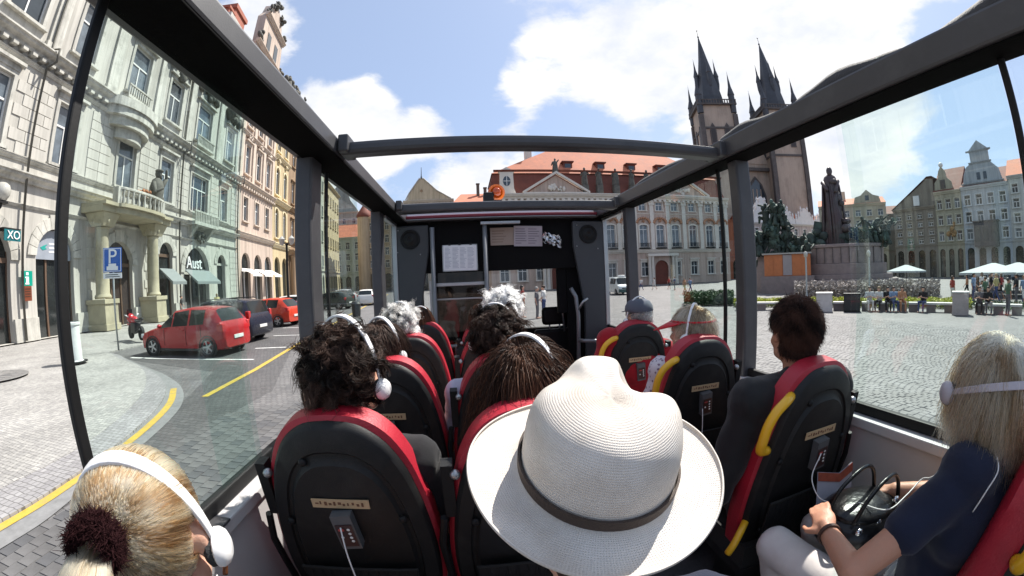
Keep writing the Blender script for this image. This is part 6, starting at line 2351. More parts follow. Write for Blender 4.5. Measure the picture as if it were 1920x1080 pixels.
def tower(x, y, hw, zg, ztip, rot):
    T = Matrix.Translation((x, y, 0)) @ Matrix.Rotation(rot, 4, 'Z')
    MB(T).box(-hw, hw, -hw, hw, -2.4, zg).build('tower', M_goth, ch)
    for z in (33.5, 41):
        MB(T).box(-hw - .35, hw + .35, -hw - .35, hw + .35, z, z + .6).build('string_course', M_gothd, ch)
    for sx in (-1, 1):
        for sy in (-1, 1):
            MB(T).box(sx * hw - .7, sx * hw + .7, sy * hw - .7, sy * hw + .7, -2.4, zg - 3).build('buttress', M_gothd, ch)
    for k in range(4):                                              # belfry windows, two a side
        for q in (-1, 1):
            mb = MB(T @ Matrix.Rotation(k * PI / 2, 4, 'Z') @ Matrix.Translation((q * hw * .42, -hw - .02, 0)))
            P = [(-.95, 36.4), (.95, 36.4), (.95, 40.6), (.55, 42.0), (0, 42.9), (-.55, 42.0), (-.95, 40.6)]
            w = mb.prism(P, -.25, .3).build('belfry_window', M_gothd, ch)
            mb = MB(T @ Matrix.Rotation(k * PI / 2, 4, 'Z') @ Matrix.Translation((q * hw * .42, -hw - .28, 0)))
            mb.prism([(-.62, 36.8), (.62, 36.8), (.62, 40.6), (0, 42.2), (-.62, 40.6)], -.02, .0).build('opening', M_door, w)
    g = MB(T).box(-hw - .9, hw + .9, -hw - .9, hw + .9, zg, zg + .5)
    for k in range(4):
        q = MB(T @ Matrix.Rotation(k * PI / 2, 4, 'Z'))
        for i in range(15):
            a = -hw - .6 + i * (2 * hw + 1.2) / 14
            q.box(a - .16, a + .16, -hw - .85, -hw - .6, zg + .5, zg + 1.5)
        q.box(-hw - .85, hw + .85, -hw - .86, -hw - .58, zg + 1.5, zg + 1.75)
        keep_, g.M = g.M, None
        g.add(q.v, q.f)
        g.M = keep_
    g.build('gallery', M_gothd, ch)
    # main spire: eight-sided, with a crown of pinnacles half way and four corner turrets
    s = MB(T)
    s.lathe([(hw * .86, zg + .5), (hw * .80, zg + 4), (hw * .62, zg + 9), (hw * .30, zg + 18), (.18, ztip - 3.2)], 8)
    s.build('spire', M_lead, ch)
    s = MB(T)
    s.lathe([(.16, ztip - 3.2), (.34, ztip - 2.7), (.08, ztip - 2.3), (.07, ztip - .5), (.28, ztip - .2), (0, ztip)], 8)
    s.build('finial', M_lead, ch, 40)
    for k in range(4):
        a = PI / 4 + k * PI / 2
        cx, cy = (hw + .35) * 1.30 * math.cos(a), (hw + .35) * 1.30 * math.sin(a)
        MB(T).lathe([(.95, zg - 2.5), (1.05, zg + .4), (1.0, zg + 3.2), (1.15, zg + 3.4), (.5, zg + 6), (.06, zg + 10.5), (0, zg + 12)], 8, (cx, cy, 0)).build('corner_turret', M_lead, ch)
        a = k * PI / 2
        cx, cy = hw * .62 * math.cos(a), hw * .62 * math.sin(a)
        MB(T).lathe([(.45, zg + 7.5), (.75, zg + 9.5), (.75, zg + 12), (.9, zg + 12.2), (.35, zg + 14.5), (.05, zg + 18), (0, zg + 19)], 8, (cx, cy, 0)).build('spire_turret', M_lead, ch)


tower(75.2, 97.3, 5.3, 48.5, 78.5, R(-20))
tower(97.2, 92.4, 5.5, 48.5, 78.0, R(-20))
Tc = Matrix.Translation((86.5, 94.6, 0)) @ Matrix.Rotation(R(-12.5), 4, 'Z')
MB(Tc).box(-12, 12, 0, 40, -2.4, 32).build('nave', M_goth, ch)
MB(Tc).prism([(-6.0, 32), (6.0, 32), (0, 43)], -.2, .8).build('gable', M_goth, ch)
MB(Tc).add([(-12, 0, 32), (12, 0, 32), (12, 40, 32), (-12, 40, 32), (0, 1, 46), (0, 40, 46)], [(0, 4, 5, 3), (1, 2, 5, 4), (0, 1, 4), (3, 5, 2)]).build('roof', M_lead, ch)
w = MB(Tc).prism([(-3.4, 9), (3.4, 9), (3.4, 22), (2.2, 25.5), (0, 28), (-2.2, 25.5), (-3.4, 22)], -.5, .2).build('great_window', M_gothd, ch)
MB(Tc).prism([(-2.8, 9.5), (2.8, 9.5), (2.8, 22), (1.8, 25), (0, 27), (-1.8, 25), (-2.8, 22)], -.56, -.50).build('pane', M_pane, w)
for a in (-1.4, 0, 1.4):
    MB(Tc).box(a - .14, a + .14, -.66, -.56, 9.5, 24).build('mullion', M_goth, w)
MB(Tc).box(-12.4, 17.6, -1.2, -.3, 29.6, 30.6).build('cornice', M_gothd, ch)
MB(Tc).box(-12.2, 17.2, -1.0, -.3, 17.0, 17.6).build('string_course', M_gothd, ch)
for a in (6.4, 17.0):
    MB(Tc).box(a - .9, a + .9, -1.8, -.2, -2.4, 30).frustum(a - .9, a + .9, -1.8, -.2, 30, a - .1, a + .1, -1.1, -.9, 34.5).build('buttress', M_gothd, ch)
w = MB(Tc).prism([(10.2, 21), (12.8, 21), (12.8, 24.5), (11.5, 26), (10.2, 24.5)], -.7, -.3).build('tower_window', M_gothd, ch)

# ---- houses below the church
H = row_house('scallop_gabled_house', 'pale pink house with a row of white stepped gables below the church', (0, 80), (1, 0), (0, -1), 70.5, 104, -2.4, 11.8, (0.60, 0.50, 0.46), 3, 9, None, ww=1.3, wh=2.2, group='houses at the east end', trim=(0.74, 0.70, 0.66), zg=3.0)
for i in range(4):
    c = 74.7 + i * 8.4
    top = (18.6, 16.2, 16.4, 16.0)[i]
    P = []
    for sd in (-1, 1):
        st = [(4.1, 11.8), (4.1, 13.2), (3.0, 13.2), (3.0, 11.8 + (top - 11.8) * .45), (2.0, 11.8 + (top - 11.8) * .45), (2.0, 11.8 + (top - 11.8) * .75), (.9, 11.8 + (top - 11.8) * .75), (.9, top - .6), (0, top)]
        P += [(c + sd * a, z) for a, z in (st if sd > 0 else st[::-1][1:])]
    H.part('stepped_gable', H.mb().prism(P, -.6, .05), bpy.data.materials['scallop_gabled_house_trim'])
    for q, zz in ((3.5, 13.2), (2.5, 11.8 + (top - 11.8) * .45), (1.4, 11.8 + (top - 11.8) * .75)):
        for sd in (-1, 1):
            H.part('gable_pinnacle', MB(H.M @ Matrix.Translation((c + sd * q, -.25, zz))).lathe([(.3, 0), (.22, .7), (.34, .85), (0, 1.7)], 8), bpy.data.materials['scallop_gabled_house_trim'])
H.part('roof', H.mb().add([(70.5, -.7, 11.9), (104, -.7, 11.9), (104, -6, 15.4), (70.5, -6, 15.4)], [(0, 1, 2, 3)]).add([(70.5, -12, 11.9), (104, -12, 11.9), (104, -6, 15.4), (70.5, -6, 15.4)], [(0, 1, 2, 3)]), M_tile)
row_house('orange_house', 'orange red house front between the palace and the monument', (0, 82), (1, 0), (0, -1), 64.5, 73.2, -2.4, 12.5, (0.44, 0.15, 0.08), 3, 2, None, group='houses at the east end')
H = row_house('cream_house', 'cream house with a small pediment at the far corner of the square', (86.3, 53.0), (0.62, -0.785), (-0.785, -0.62), -13.5, 2.2, -2.4, 13.6, (0.50, 0.47, 0.36), 4, 6, M_tile, 15.6, 1.25, 2.1, group='houses at the east end', hood='flat')
H.gable_front([(-5.2, 13.6), (1.2, 13.6), (.8, 15.0), (-.6, 15.4), (-2.0, 16.6), (-3.4, 15.4), (-4.8, 15.0)])
H.put('gw', lambda: MB().box(-.45, .45, .02, .08, 0, 1.1).mesh('gable_window', M_pane), 'gable_window', -2.0, 14.2)
H.part('chimney', H.mb().box(-8, -6.8, -5, -4, 13.6, 17.2), H.mat)

# ---- south row (in shade, facing the bus)
OS = (84 * Nn[0], 84 * Nn[1])
Us = (-U[0], -U[1])
Ns = (-Nn[0], -Nn[1])
gs = 'houses on the south side'
H = row_house('dark_gabled_house', 'brown grey house with a steep dark red gable on the south side', OS, Us, Ns, -33.0, -24.2, -2.4, 10.4, (0.27, 0.235, 0.19), 4, 4, None, ww=1.0, wh=1.7, group=gs, frame=M_wfr)
H.gable_front([(-33, 10.4), (-24.2, 10.4), (-24.2, 15.0), (-25.4, 15.2)], H.mat, -.5, 0)
H.part('roof', H.mb().add([(-33.3, .3, 10.3), (-25.2, .3, 15.6), (-24.2, .3, 15.6), (-24.2, -12, 15.6), (-25.2, -12, 15.6), (-33.3, -12, 10.3)], [(0, 1, 4, 5), (1, 2, 3, 4)]), M_tiled)
H.part('dormer', H.mb().box(-28.4, -27.2, -.2, .35, 10.6, 12.4), M_wfr)
H = row_house('painted_house', 'narrow house with a curved gable and painted front on the south side', OS, Us, Ns, -24.18, -19.0, -2.4, 12.6, (0.40, 0.37, 0.28), 3, 3, M_tiled, 17.5, 1.0, 2.1, group=gs, depth=12)
H.gable_front([(-24.0, 12.6), (-20.4, 12.6), (-20.6, 14.2), (-21.4, 15.0), (-21.6, 16.2), (-22.2, 17.0), (-22.8, 16.2), (-23.0, 15.0), (-23.8, 14.2)])
H.put('gw', lambda: MB().box(-.5, .5, .02, .08, 0, 1.6).mesh('gable_window', M_pane), 'gable_window', -22.2, 13.0)
H.part('gable_ball', MB(H.M @ Matrix.Translation((-22.2, -.3, 17.3))).ell((0, 0, 0), .45, 12, 8), M_wfr, True)
m = H.mb()
clump(m, (-21.2, .12, 5.6), .9, 12, 400, (.8, .1, 1.2))
H.part('painted_relief', m, pm('fresco_ochre', (0.36, 0.22, 0.10), 0.85, 0.4, 1.2), True)
H = row_house('pale_grey_house', 'pale grey house with a tall triangular gable and dark bay on the south side', OS, Us, Ns, -18.98, -10.4, -2.4, 12.8, (0.44, 0.47, 0.49), 3, 4, M_tiled, 16.5, 1.15, 2.2, group=gs, depth=14, trim=(0.52, 0.55, 0.57))
H.gable_front([(-18.4, 12.8), (-11.0, 12.8), (-11.6, 15.2), (-12.6, 16.2), (-13.0, 16.6), (-13.0, 18.4), (-12.7, 18.5), (-14.7, 20.3), (-16.7, 18.5), (-16.4, 18.4), (-16.4, 16.6), (-17.4, 16.0), (-18.0, 14.8)])
for z, a0, a1 in ((13.0, -18.6, -10.8), (16.4, -16.8, -12.6), (18.4, -17.0, -12.4)):
    H.cornice(z, .25, .3, a0, a1)
for a in (-15.3, -14.1):
    H.put('gw', lambda: MB().box(-.3, .3, .02, .08, 0, 1.2).mesh('gable_window', M_pane), 'gable_window', a, 13.7)
H.part('bay', H.mb().box(-16.9, -12.6, .01, 1.4, 2.6, 6.6).box(-17.1, -12.4, .01, 1.6, 6.6, 6.8), M_lead)
for a in (-16.2, -14.75, -13.3):
    H.put('bw', lambda: MB().box(-.5, .5, 1.41, 1.45, 0, 2.4).mesh('bay_window', M_pane), 'bay_window', a, 3.4)
row_house('white_house', 'whitish house right of the pale grey gable on the south side', OS, Us, Ns, -10.38, -1, -2.4, 13.6, (0.50, 0.50, 0.47), 4, 4, M_tile, 17, 1.1, 1.9, group=gs)
row_house('buff_house', 'buff house at the right edge of the south side', OS, Us, Ns, -.98, 12, -2.4, 15, (0.46, 0.42, 0.33), 4, 5, M_tile, 18, 1.1, 1.9, group=gs)
row_house('grey_lane_house', 'low dark house filling the lane corner beside the cream house', (96.0, 50.0), (0.62, -0.785), (-0.785, -0.62), -8, 5, -2.4, 11.6, (0.22, 0.20, 0.17), 4, 4, M_tiled, 14, 1.0, 1.6, group=gs)
# ------------------------------------------------------------------ vehicles
def car_paint(name, col):
    return pm(name, col, 0.28, 0.04, 1.5, 0.0, spec=0.4, coat=0.35, dirt=tuple(c * .8 + .02 for c in col) + (.35,), dscale=2)


M_tyre = pm('tyre_rubber', (0.016, 0.016, 0.017), 0.8, 0.2, 20, 0.2, 60)
M_rim = pm('alloy_rim', (0.42, 0.43, 0.45), 0.3, 0.08, 10, metal=0.8)
M_carglass = pm('car_window_glass', (0.012, 0.016, 0.017), 0.05, 0.3, 1.0, spec=0.45)
M_tail = pm('red_tail_lens', (0.48, 0.012, 0.012), 0.12, 0.1, 4, coat=0.6)
M_lens = pm('clear_lamp_lens', (0.62, 0.62, 0.62), 0.1, 0.15, 6, coat=0.6)
M_plate = pm('number_plate_white', (0.72, 0.72, 0.70), 0.4, 0.03)
M_carblack = pm('car_black_plastic', (0.014, 0.014, 0.015), 0.5, 0.2, 8)


def car(name, label, loc, rz, paint, st, wheels, wr=.30, group='cars parked along the kerb', cat='car', glass_to=None, hatch=True):
    """car lofted from stations along its length (x forward). st: rows of
    (x, half width, z under, z sill bulge, z belt, z roof, half width of the roof, glass: '' / 's' side / 'f' front or rear screen)"""
    t = thing(name, label, cat, loc, rz, group)
    ns = len(st)
    sec = []
    for (x, hw, zu, zm, zb, zr, rw, gl) in st:
        half = [(hw * .80, zu), (hw * .96, zu + .05), (hw, zm), (hw * .985, (zm + zb) / 2), (hw * .95, zb), (lerp(hw * .95, rw, .85), lerp(zb, zr, .88)), (rw * .93, zr), (rw * .5, zr + .02 * (zr > zb + .1))]
        ring = [(y, z) for y, z in half] + [(-y, z) for y, z in half[::-1]]
        sec.append([(x, y, z) for y, z in ring])
    k = len(sec[0])
    bv = [p for s_ in sec for p in s_]
    body, gside, gfr = [], {1: [], -1: []}, {}
    for i in range(ns - 1):
        for q in range(k - 1):
            f = (i * k + q, i * k + q + 1, (i + 1) * k + q + 1, (i + 1) * k + q)
            g0, g1 = st[i][7], st[i + 1][7]
            if q in (4, 10) and 's' in g0:
                gside[1 if q == 4 else -1].append((i, f))
            elif q in (5, 6, 7, 8, 9) and 'f' in g0:
                gfr.setdefault(i, []).append(f)
            elif q in (4, 10) and 'f' in g0:
                body.append(f)
            else:
                body.append(f)
        body.append((i * k + k - 1, i * k, (i + 1) * k, (i + 1) * k + k - 1))
    body += [tuple(range(k)), tuple(range((ns - 1) * k, ns * k))]
    mb = MB()
    mb.v, mb.f, mb.m = list(bv), body, [0] * len(body)
    bo = mb.build('body', paint, t, 38, 0, True)
    def glasspart(nm, fl):
        used = sorted({v for f in fl for v in f})
        mp = {v: i for i, v in enumerate(used)}
        m = MB()
        c = sum((Vector(bv[v]) for v in used), Vector()) / len(used)
        m.add([tuple(Vector(bv[v]) + (Vector(bv[v]) - Vector((c.x, 0, .6))).normalized() * -.004) for v in used], [tuple(mp[v] for v in f) for f in fl])
        return m.build(nm, M_carglass, t, 30, 0, True)
    for sd in gside:
        run, last = [], None
        for i, f in gside[sd]:
            if last is not None and i != last + 1:
                glasspart('side_window', run)
                run = []
            run.append(f)
            last = i
        if run:
            glasspart('side_window', run)
    for i, fl in gfr.items():
        glasspart('windscreen' if st[i][0] > 0 else 'rear_window', fl)
    hw = max(s_[1] for s_ in st)
    for x in wheels:
        for sd in (-1, 1):
            Mw = Matrix.Translation((x, sd * (hw - .10), wr)) @ Matrix.Rotation(sd * -PI / 2, 4, 'X')
            arch = MB(Matrix.Translation((x, sd * (hw - .085), wr)) @ Matrix.Rotation(sd * -PI / 2, 4, 'X'))
            arch.lathe([(0, 0.0), (wr * 1.18, 0.0), (wr * 1.20, .088), (wr * 1.10, .092), (wr * 1.08, .03)], 26)
            arch.build('wheel_arch', M_carblack, t, 30, 0, True)
            w = MB(Mw).lathe([(wr * .62, -.09), (wr * .95, -.09), (wr, -.05), (wr, .07), (wr * .95, .105), (wr * .70, .108), (wr * .66, .085)], 26).build('wheel', M_tyre, t, 30, 0, True)
            m = MB(Mw).lathe([(0, .098), (wr * .16, .10), (wr * .16, .085), (wr * .2, .07), (wr * .62, .05), (wr * .66, .10), (wr * .69, .10), (wr * .69, .04)], 26)
            for q in range(5):
                a = q * 2 * PI / 5
                m.tube([(wr * .12 * math.cos(a), wr * .12 * math.sin(a), .10), (wr * .66 * math.cos(a), wr * .66 * math.sin(a), .098)], 1.0, flat=(.055, .02), up=(0, 0, 1))
            m.build('rim', M_rim, w, 30, 0, True)
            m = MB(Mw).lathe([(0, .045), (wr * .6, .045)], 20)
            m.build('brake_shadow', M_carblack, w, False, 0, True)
    return t, bo


def detail(t, name, mat, mb, parent=None, bevel=.008):
    return mb.build(name, mat, parent or t, 40, bevel, True)


ZC = -1.965
# red hatchback: bonnet to the left of the photograph, tail to the road
red = car_paint('bright_red_car_paint', (0.36, 0.008, 0.012))
st = [(1.97, .42, .30, .42, .52, .54, .40, ''), (1.93, .62, .22, .45, .60, .62, .58, ''), (1.78, .76, .18, .45, .68, .72, .66, ''), (1.40, .82, .17, .46, .78, .82, .68, ''), (.98, .83, .17, .47, .86, .92, .68, 'f'),
      (.30, .84, .17, .48, .93, 1.40, .58, ''), (.24, .84, .17, .48, .93, 1.42, .58, 's'), (-.42, .84, .17, .48, .96, 1.50, .58, ''), (-.50, .84, .17, .48, .96, 1.50, .58, 's'), (-1.10, .84, .17, .48, .99, 1.48, .57, ''), (-1.50, .83, .17, .48, 1.02, 1.43, .55, 'f'),
      (-1.74, .81, .19, .50, 1.03, 1.06, .60, ''), (-1.84, .77, .22, .52, .92, .95, .62, ''), (-1.90, .70, .26, .50, .72, .74, .60, '')]
# the front side window continues forward of the pillar as a narrow wedge
st.insert(5, (.80, .835, .17, .47, .88, 1.02, .655, 'fs'))
t, bo = car('hatchback', 'bright red hatchback parked side-on behind the yellow line, nearest car', (-9.30, 11.55, ZC), PI - R(2), red, st, (1.22, -1.24), .295)
detail(t, 'tail_lamp', M_tail, MB().box(-1.86, -1.62, .62, .80, .74, 1.0), bevel=.03)
detail(t, 'tail_lamp', M_tail, MB().box(-1.86, -1.62, -.80, -.62, .74, 1.0), bevel=.03)
detail(t, 'headlight', M_lens, MB().box(1.62, 1.88, .50, .74, .56, .70), bevel=.03)
detail(t, 'headlight', M_lens, MB().box(1.62, 1.88, -.74, -.50, .56, .70), bevel=.03)
detail(t, 'number_plate', M_plate, MB().box(-1.925, -1.88, -.26, .26, .50, .61), bevel=.004)
for s in (-1, 1):
    detail(t, 'door_mirror', red, MB().ell((.72, s * .93, .96), (.07, .09, .07), 10, 8), bevel=0)
    for a, b, c, d in ((.62, .834, .35, .86), (-.36, .838, .35, .94), (-1.0, .836, .60, .97)):
        detail(t, 'door_seam', M_carblack, MB().box(a, a + .008, s * b - .006, s * b + .006, c, d), bevel=0)
    detail(t, 'door_handle', red, MB().box(-.28, -.12, s * .835 - .02, s * .835 + .02, .80, .835), bevel=.008)
    detail(t, 'sill', M_carblack, MB().box(-.9, .9, s * .80 - .03, s * .80 + .03, .17, .25), bevel=.01)
# dark blue people carrier
navy = car_paint('dark_blue_car_paint', (0.018, 0.020, 0.035))
st = [(2.12, .55, .30, .45, .58, .60, .5, ''), (2.0, .76, .22, .46, .72, .76, .68, ''), (1.5, .86, .18, .48, .88, .93, .72, ''), (1.15, .87, .18, .48, .94, 1.02, .72, 'f'), (.45, .88, .18, .5, 1.0, 1.54, .64, ''), (.38, .88, .18, .5, 1.0, 1.56, .64, 's'),
      (-.38, .88, .18, .5, 1.02, 1.62, .65, ''), (-.45, .88, .18, .5, 1.02, 1.62, .65, 's'), (-1.20, .88, .18, .5, 1.04, 1.61, .64, ''), (-1.28, .88, .18, .5, 1.04, 1.60, .64, 's'), (-1.75, .87, .18, .5, 1.06, 1.56, .62, ''), (-1.88, .86, .18, .5, 1.06, 1.52, .62, 'f'),
      (-2.05, .84, .2, .52, 1.06, 1.08, .66, ''), (-2.14, .80, .24, .54, .85, .88, .66, ''), (-2.18, .74, .28, .5, .66, .68, .62, '')]
t, bo = car('people_carrier', 'dark blue people carrier parked beyond the red hatchback', (-10.25, 14.55, ZC), PI - R(4), navy, st, (1.36, -1.36), .31)
for s in (-1, 1):
    detail(t, 'tail_lamp', M_tail, MB().box(-2.10, -1.92, s * .76 - .08, s * .76 + .08, .82, 1.18), bevel=.03)
    detail(t, 'roof_rail', M_carblack, MB().tube([(.3, s * .6, 1.6), (.2, s * .6, 1.66), (-1.4, s * .6, 1.67), (-1.55, s * .6, 1.6)], .018, 8), bevel=0)
    detail(t, 'door_mirror', navy, MB().ell((.92, s * .98, 1.08), (.08, .1, .08), 10, 8), bevel=0)
    detail(t, 'door_seam', M_carblack, MB().box(-.42, -.41, s * .878 - .006, s * .878 + .006, .35, 1.0), bevel=0)
detail(t, 'number_plate', M_plate, MB().box(-2.205, -2.165, -.26, .26, .52, .63), bevel=.004)
# second red car and the cars behind
st2 = [(1.95, .5, .3, .44, .58, .6, .45, ''), (1.85, .70, .22, .45, .68, .70, .6, ''), (1.3, .80, .18, .46, .80, .86, .66, ''), (1.0, .82, .18, .46, .86, .94, .66, 'f'), (.3, .83, .18, .47, .92, 1.38, .58, 's'), (-.45, .83, .18, .47, .94, 1.45, .58, ''),
       (-.52, .83, .18, .47, .94, 1.45, .58, 's'), (-1.2, .83, .18, .47, .98, 1.42, .56, ''), (-1.45, .82, .18, .48, 1.0, 1.36, .54, 'f'), (-1.80, .79, .2, .5, .98, 1.0, .6, ''), (-1.92, .74, .24, .5, .8, .82, .6, '')]
t, bo = car('hatchback', 'second red car, half hidden by the bus window post', (-11.0, 20.2, ZC), PI - R(8), car_paint('orange_red_car_paint', (0.52, 0.045, 0.02)), st2, (1.22, -1.24), .295)
for s in (-1, 1):
    detail(t, 'tail_lamp', M_tail, MB().box(-1.88, -1.70, s * .7 - .08, s * .7 + .08, .74, .98), bevel=.03)
detail(t, 'number_plate', M_plate, MB().box(-1.95, -1.9, -.26, .26, .48, .59), bevel=.004)
def tail(t):
    for s in (-1, 1):
        detail(t, 'tail_lamp', M_tail, MB().box(-1.88, -1.70, s * .7 - .08, s * .7 + .08, .74, .98), bevel=.03)
    detail(t, 'number_plate', M_plate, MB().box(-1.95, -1.9, -.26, .26, .48, .59), bevel=.004)
for nm, lb, loc, rz, col in (('hatchback', 'white car driving away beside the left front window post', (-9.6, 37.5, ZC), PI / 2 + R(8), (0.70, 0.70, 0.68)), ('hatchback', 'dark green car parked far along the kerb, seen through the tinted front pane', (-11.6, 32.5, ZC), PI - R(10), (0.03, 0.04, 0.035)),
                            ('hatchback', 'black car parked farther along the kerb than the dark green one', (-13.2, 38.5, ZC), PI - R(10), (0.015, 0.015, 0.016)), ('hatchback', 'silver car farthest along the kerb on the left', (-15.5, 47, ZC), PI - R(10), (0.42, 0.43, 0.44)),
                            ('hatchback', 'white car parked behind the second red car', (-12.4, 25.8, ZC), PI - R(8), (0.66, 0.66, 0.65))):
    t, bo = car(nm, lb, loc, rz, car_paint('paint_' + lb.split()[0] + str(int(-loc[1])), col), st2, (1.22, -1.24), .295)
    tail(t)
# white and green van on the square
st = [(2.3, .7, .35, .5, .78, .8, .6, ''), (2.15, .86, .26, .55, .98, 1.02, .74, ''), (1.75, .92, .24, .6, 1.12, 1.18, .78, 'f'), (1.15, .94, .24, .6, 1.2, 1.86, .72, 's'), (.35, .95, .24, .6, 1.2, 1.95, .74, ''), (.28, .95, .24, .6, 1.2, 1.95, .74, 's'), (-.8, .95, .24, .6, 1.2, 1.95, .74, ''), (-2.1, .94, .26, .6, 1.2, 1.92, .73, ''), (-2.3, .9, .3, .6, 1.1, 1.8, .7, '')]
t, bo = car('van', 'white van with dark green lower half facing the bus on the square', (17.4, 42.5, -2.395), -PI / 2 - R(4), car_paint('van_white', (0.66, 0.70, 0.70)), st, (1.45, -1.4), .33, group=None, cat='van')
if 'group' in t:
    del t['group']
for s in (-1, 1):
    detail(t, 'headlight', M_lens, MB().box(2.0, 2.2, s * .68 - .13, s * .68 + .13, .74, .92), bevel=.03)
detail(t, 'bumper', car_paint('van_green', (0.02, 0.07, 0.06)), MB().box(2.12, 2.36, -.84, .84, .28, .66), bevel=.05)
detail(t, 'grille', M_carblack, MB().box(2.2, 2.32, -.45, .45, .70, .82), bevel=.01)
detail(t, 'roof_sign', M_plate, MB().box(.6, .95, -.4, .4, 1.96, 2.2), bevel=.06)

# motorcycle behind the red hatchback
M_moto = car_paint('motorcycle_red', (0.50, 0.02, 0.03))
t = thing('motorcycle', 'red motorcycle parked on the pavement behind the red hatchback bonnet', 'motorcycle', (-14.6, 13.9, -1.86))
Mm = Matrix.Translation((-14.6, 13.9, -1.86)) @ Matrix.Rotation(PI - R(25), 4, 'Z')
for x in (.72, -.72):
    w = MB(Mm @ Matrix.Translation((x, 0, .31)) @ Matrix.Rotation(PI / 2, 4, 'X')).lathe([(.21, -.06), (.29, -.06), (.31, 0), (.29, .06), (.21, .06)], 24).build('wheel', M_tyre, t, 40)
    MB(Mm @ Matrix.Translation((x, 0, .31)) @ Matrix.Rotation(PI / 2, 4, 'X')).lathe([(0, -.03), (.05, -.05), (.06, .0), (.20, -.02), (.21, .04), (0, .04)], 20).build('rim', M_rim, w, 40)
MB(Mm).ell((.12, 0, .86), (.30, .16, .15), 16, 10).build('tank', M_moto, t, True)
MB(Mm).ell((.62, 0, .90), (.22, .18, .22), 14, 10).box(.5, .95, -.09, .09, .60, .68).build('fairing', M_moto, t, 40)
MB(Mm).ell((-.45, 0, .84), (.42, .14, .08), 14, 8).ell((-.85, 0, .92), (.2, .1, .06), 12, 8).build('saddle', M_carblack, t, True)
MB(Mm).tube([(.72, .1, .31), (.52, .12, .95), (.45, .34, 1.08)], .025, 8).tube([(.72, -.1, .31), (.52, -.12, .95), (.45, -.34, 1.08)], .025, 8).build('fork', M_alu, t, True)
MB(Mm).box(-.3, .35, -.15, .15, .30, .72).tube([(-.1, .16, .3), (-.6, .18, .35), (-1.0, .18, .5)], .05, 8).build('engine', M_carblack, t, 40, .03)
MB(Mm).tube([(.80, .0, 1.0), (.72, 0, 1.30)], 1.0, flat=(.26, .01), up=(1, 0, 0)).build('screen', M_carglass, t)

# ------------------------------------------------------------------ street furniture on the left
M_signblue = pm('parking_sign_blue', (0.012, 0.10, 0.42), 0.35, 0.05)
M_galv = pm('galvanised_post', (0.36, 0.38, 0.38), 0.45, 0.1, 9, metal=0.5)
t = thing('parking_sign', 'blue parking sign with a white P on a thin post by the left pavement', 'sign', (-12.74, 11.12, -1.86))
MB().tube([(-12.74, 11.12, -1.87), (-12.74, 11.12, 1.72)], .035, 10).build('post', M_galv, t, True)
Fs = Matrix.Translation((-12.74, 11.08, 1.28)) @ Matrix.Rotation(R(34), 4, 'Z')
pl = MB(Fs).box(-.36, .36, -.015, .015, -.40, .46).build('plate', M_signblue, t, False, .01)
MB(Fs).box(-.335, .335, -.019, -.0152, .415, .435).box(-.335, .335, -.019, -.0152, -.375, -.355).box(-.335, -.315, -.019, -.0152, -.355, .415).box(.315, .335, -.019, -.0152, -.355, .415).build('border', M_signw, pl)
text_mesh('letter_p', 'P', .72, Fs @ Matrix.Translation((0, -.024, .13)), M_signw, pl, .004)
MB(Fs).box(-.22, .22, -.024, -.0162, -.33, -.19).box(-.15, .15, -.023, -.0163, -.19, -.10).build('car_symbol', M_signw, pl)
p2 = MB(Fs).box(-.36, .36, -.015, .015, -.62, -.43).build('supplement_plate', M_signw, t, False, .008)
MB(Fs).box(-.28, .22, -.02, -.0152, -.50, -.475).box(-.28, .28, -.02, -.0152, -.57, -.545).build('lettering', M_black, p2)

t = thing('litter_bin', 'white cylindrical pavement bin behind the left window divider', 'bin', (-12.2, 8.7, -1.86))
MB(Matrix.Translation((-12.2, 8.7, -1.86))).lathe([(.30, 0), (.30, .04), (.26, .06), (.26, 1.10), (.29, 1.12), (.29, 1.18), (.22, 1.2), (.2, 1.05)], 24).build('drum', pm('bin_white', (0.66, 0.67, 0.66), 0.5, 0.06, 4, dirt=(0.45, 0.45, 0.43, .4)), t, 40)
MB(Matrix.Translation((-12.2, 8.7, -1.855))).lathe([(.0, 0), (.42, 0), (.42, .03), (.3, .035)], 24).build('base_plate', M_carblack, t, 40)
t = thing('manhole_cover', 'round iron manhole cover set in the pale pavement at the left edge', 'manhole cover', (-12.4, 6.1, -1.86))
MB(Matrix.Translation((-12.9, 6.2, -1.858))).lathe([(.0, .012), (.85, .012), (.9, .004), (1.0, .004), (1.02, -.01)], 36).build('cover', pm('cast_iron', (0.16, 0.155, 0.15), 0.6, 0.3, 8, 0.4, 20), t, 40)
m = MB(Matrix.Translation((-12.9, 6.2, -1.846)))
for q in range(8):
    m.M = Matrix.Translation((-12.9, 6.2, -1.846)) @ Matrix.Rotation(q * PI / 8, 4, 'Z')
    m.box(-.7, .7, -.03, .03, 0, .008 + q * .0006)
m.build('cover_ribs', pm('cast_iron_worn', (0.26, 0.25, 0.24), 0.5, 0.3, 8), t)
t = thing('street_lamp', 'black street lamp post in front of the pink house', 'lamp', (-11.6, 24.3, -1.9))
MB(Matrix.Translation((-11.6, 24.3, -1.9))).lathe([(.16, 0), (.15, .8), (.09, .9), (.07, 4.6), (.12, 4.7), (.05, 4.8)], 14).build('post', M_black, t, 40)
for dx in (-.35, .35):
    MB().tube([(-11.6, 24.3, 2.75), (-11.6 + dx * .6, 24.3, 2.95), (-11.6 + dx, 24.3, 2.85)], .03, 8).build('bracket', M_black, t, True)
    MB(Matrix.Translation((-11.6 + dx, 24.3, 2.95))).lathe([(.06, -.2), (.16, -.1), (.2, .18), (.22, .2), (.05, .38), (0, .42)], 12).build('lantern', bpy.data.materials['lamp_glass'], t, 40)
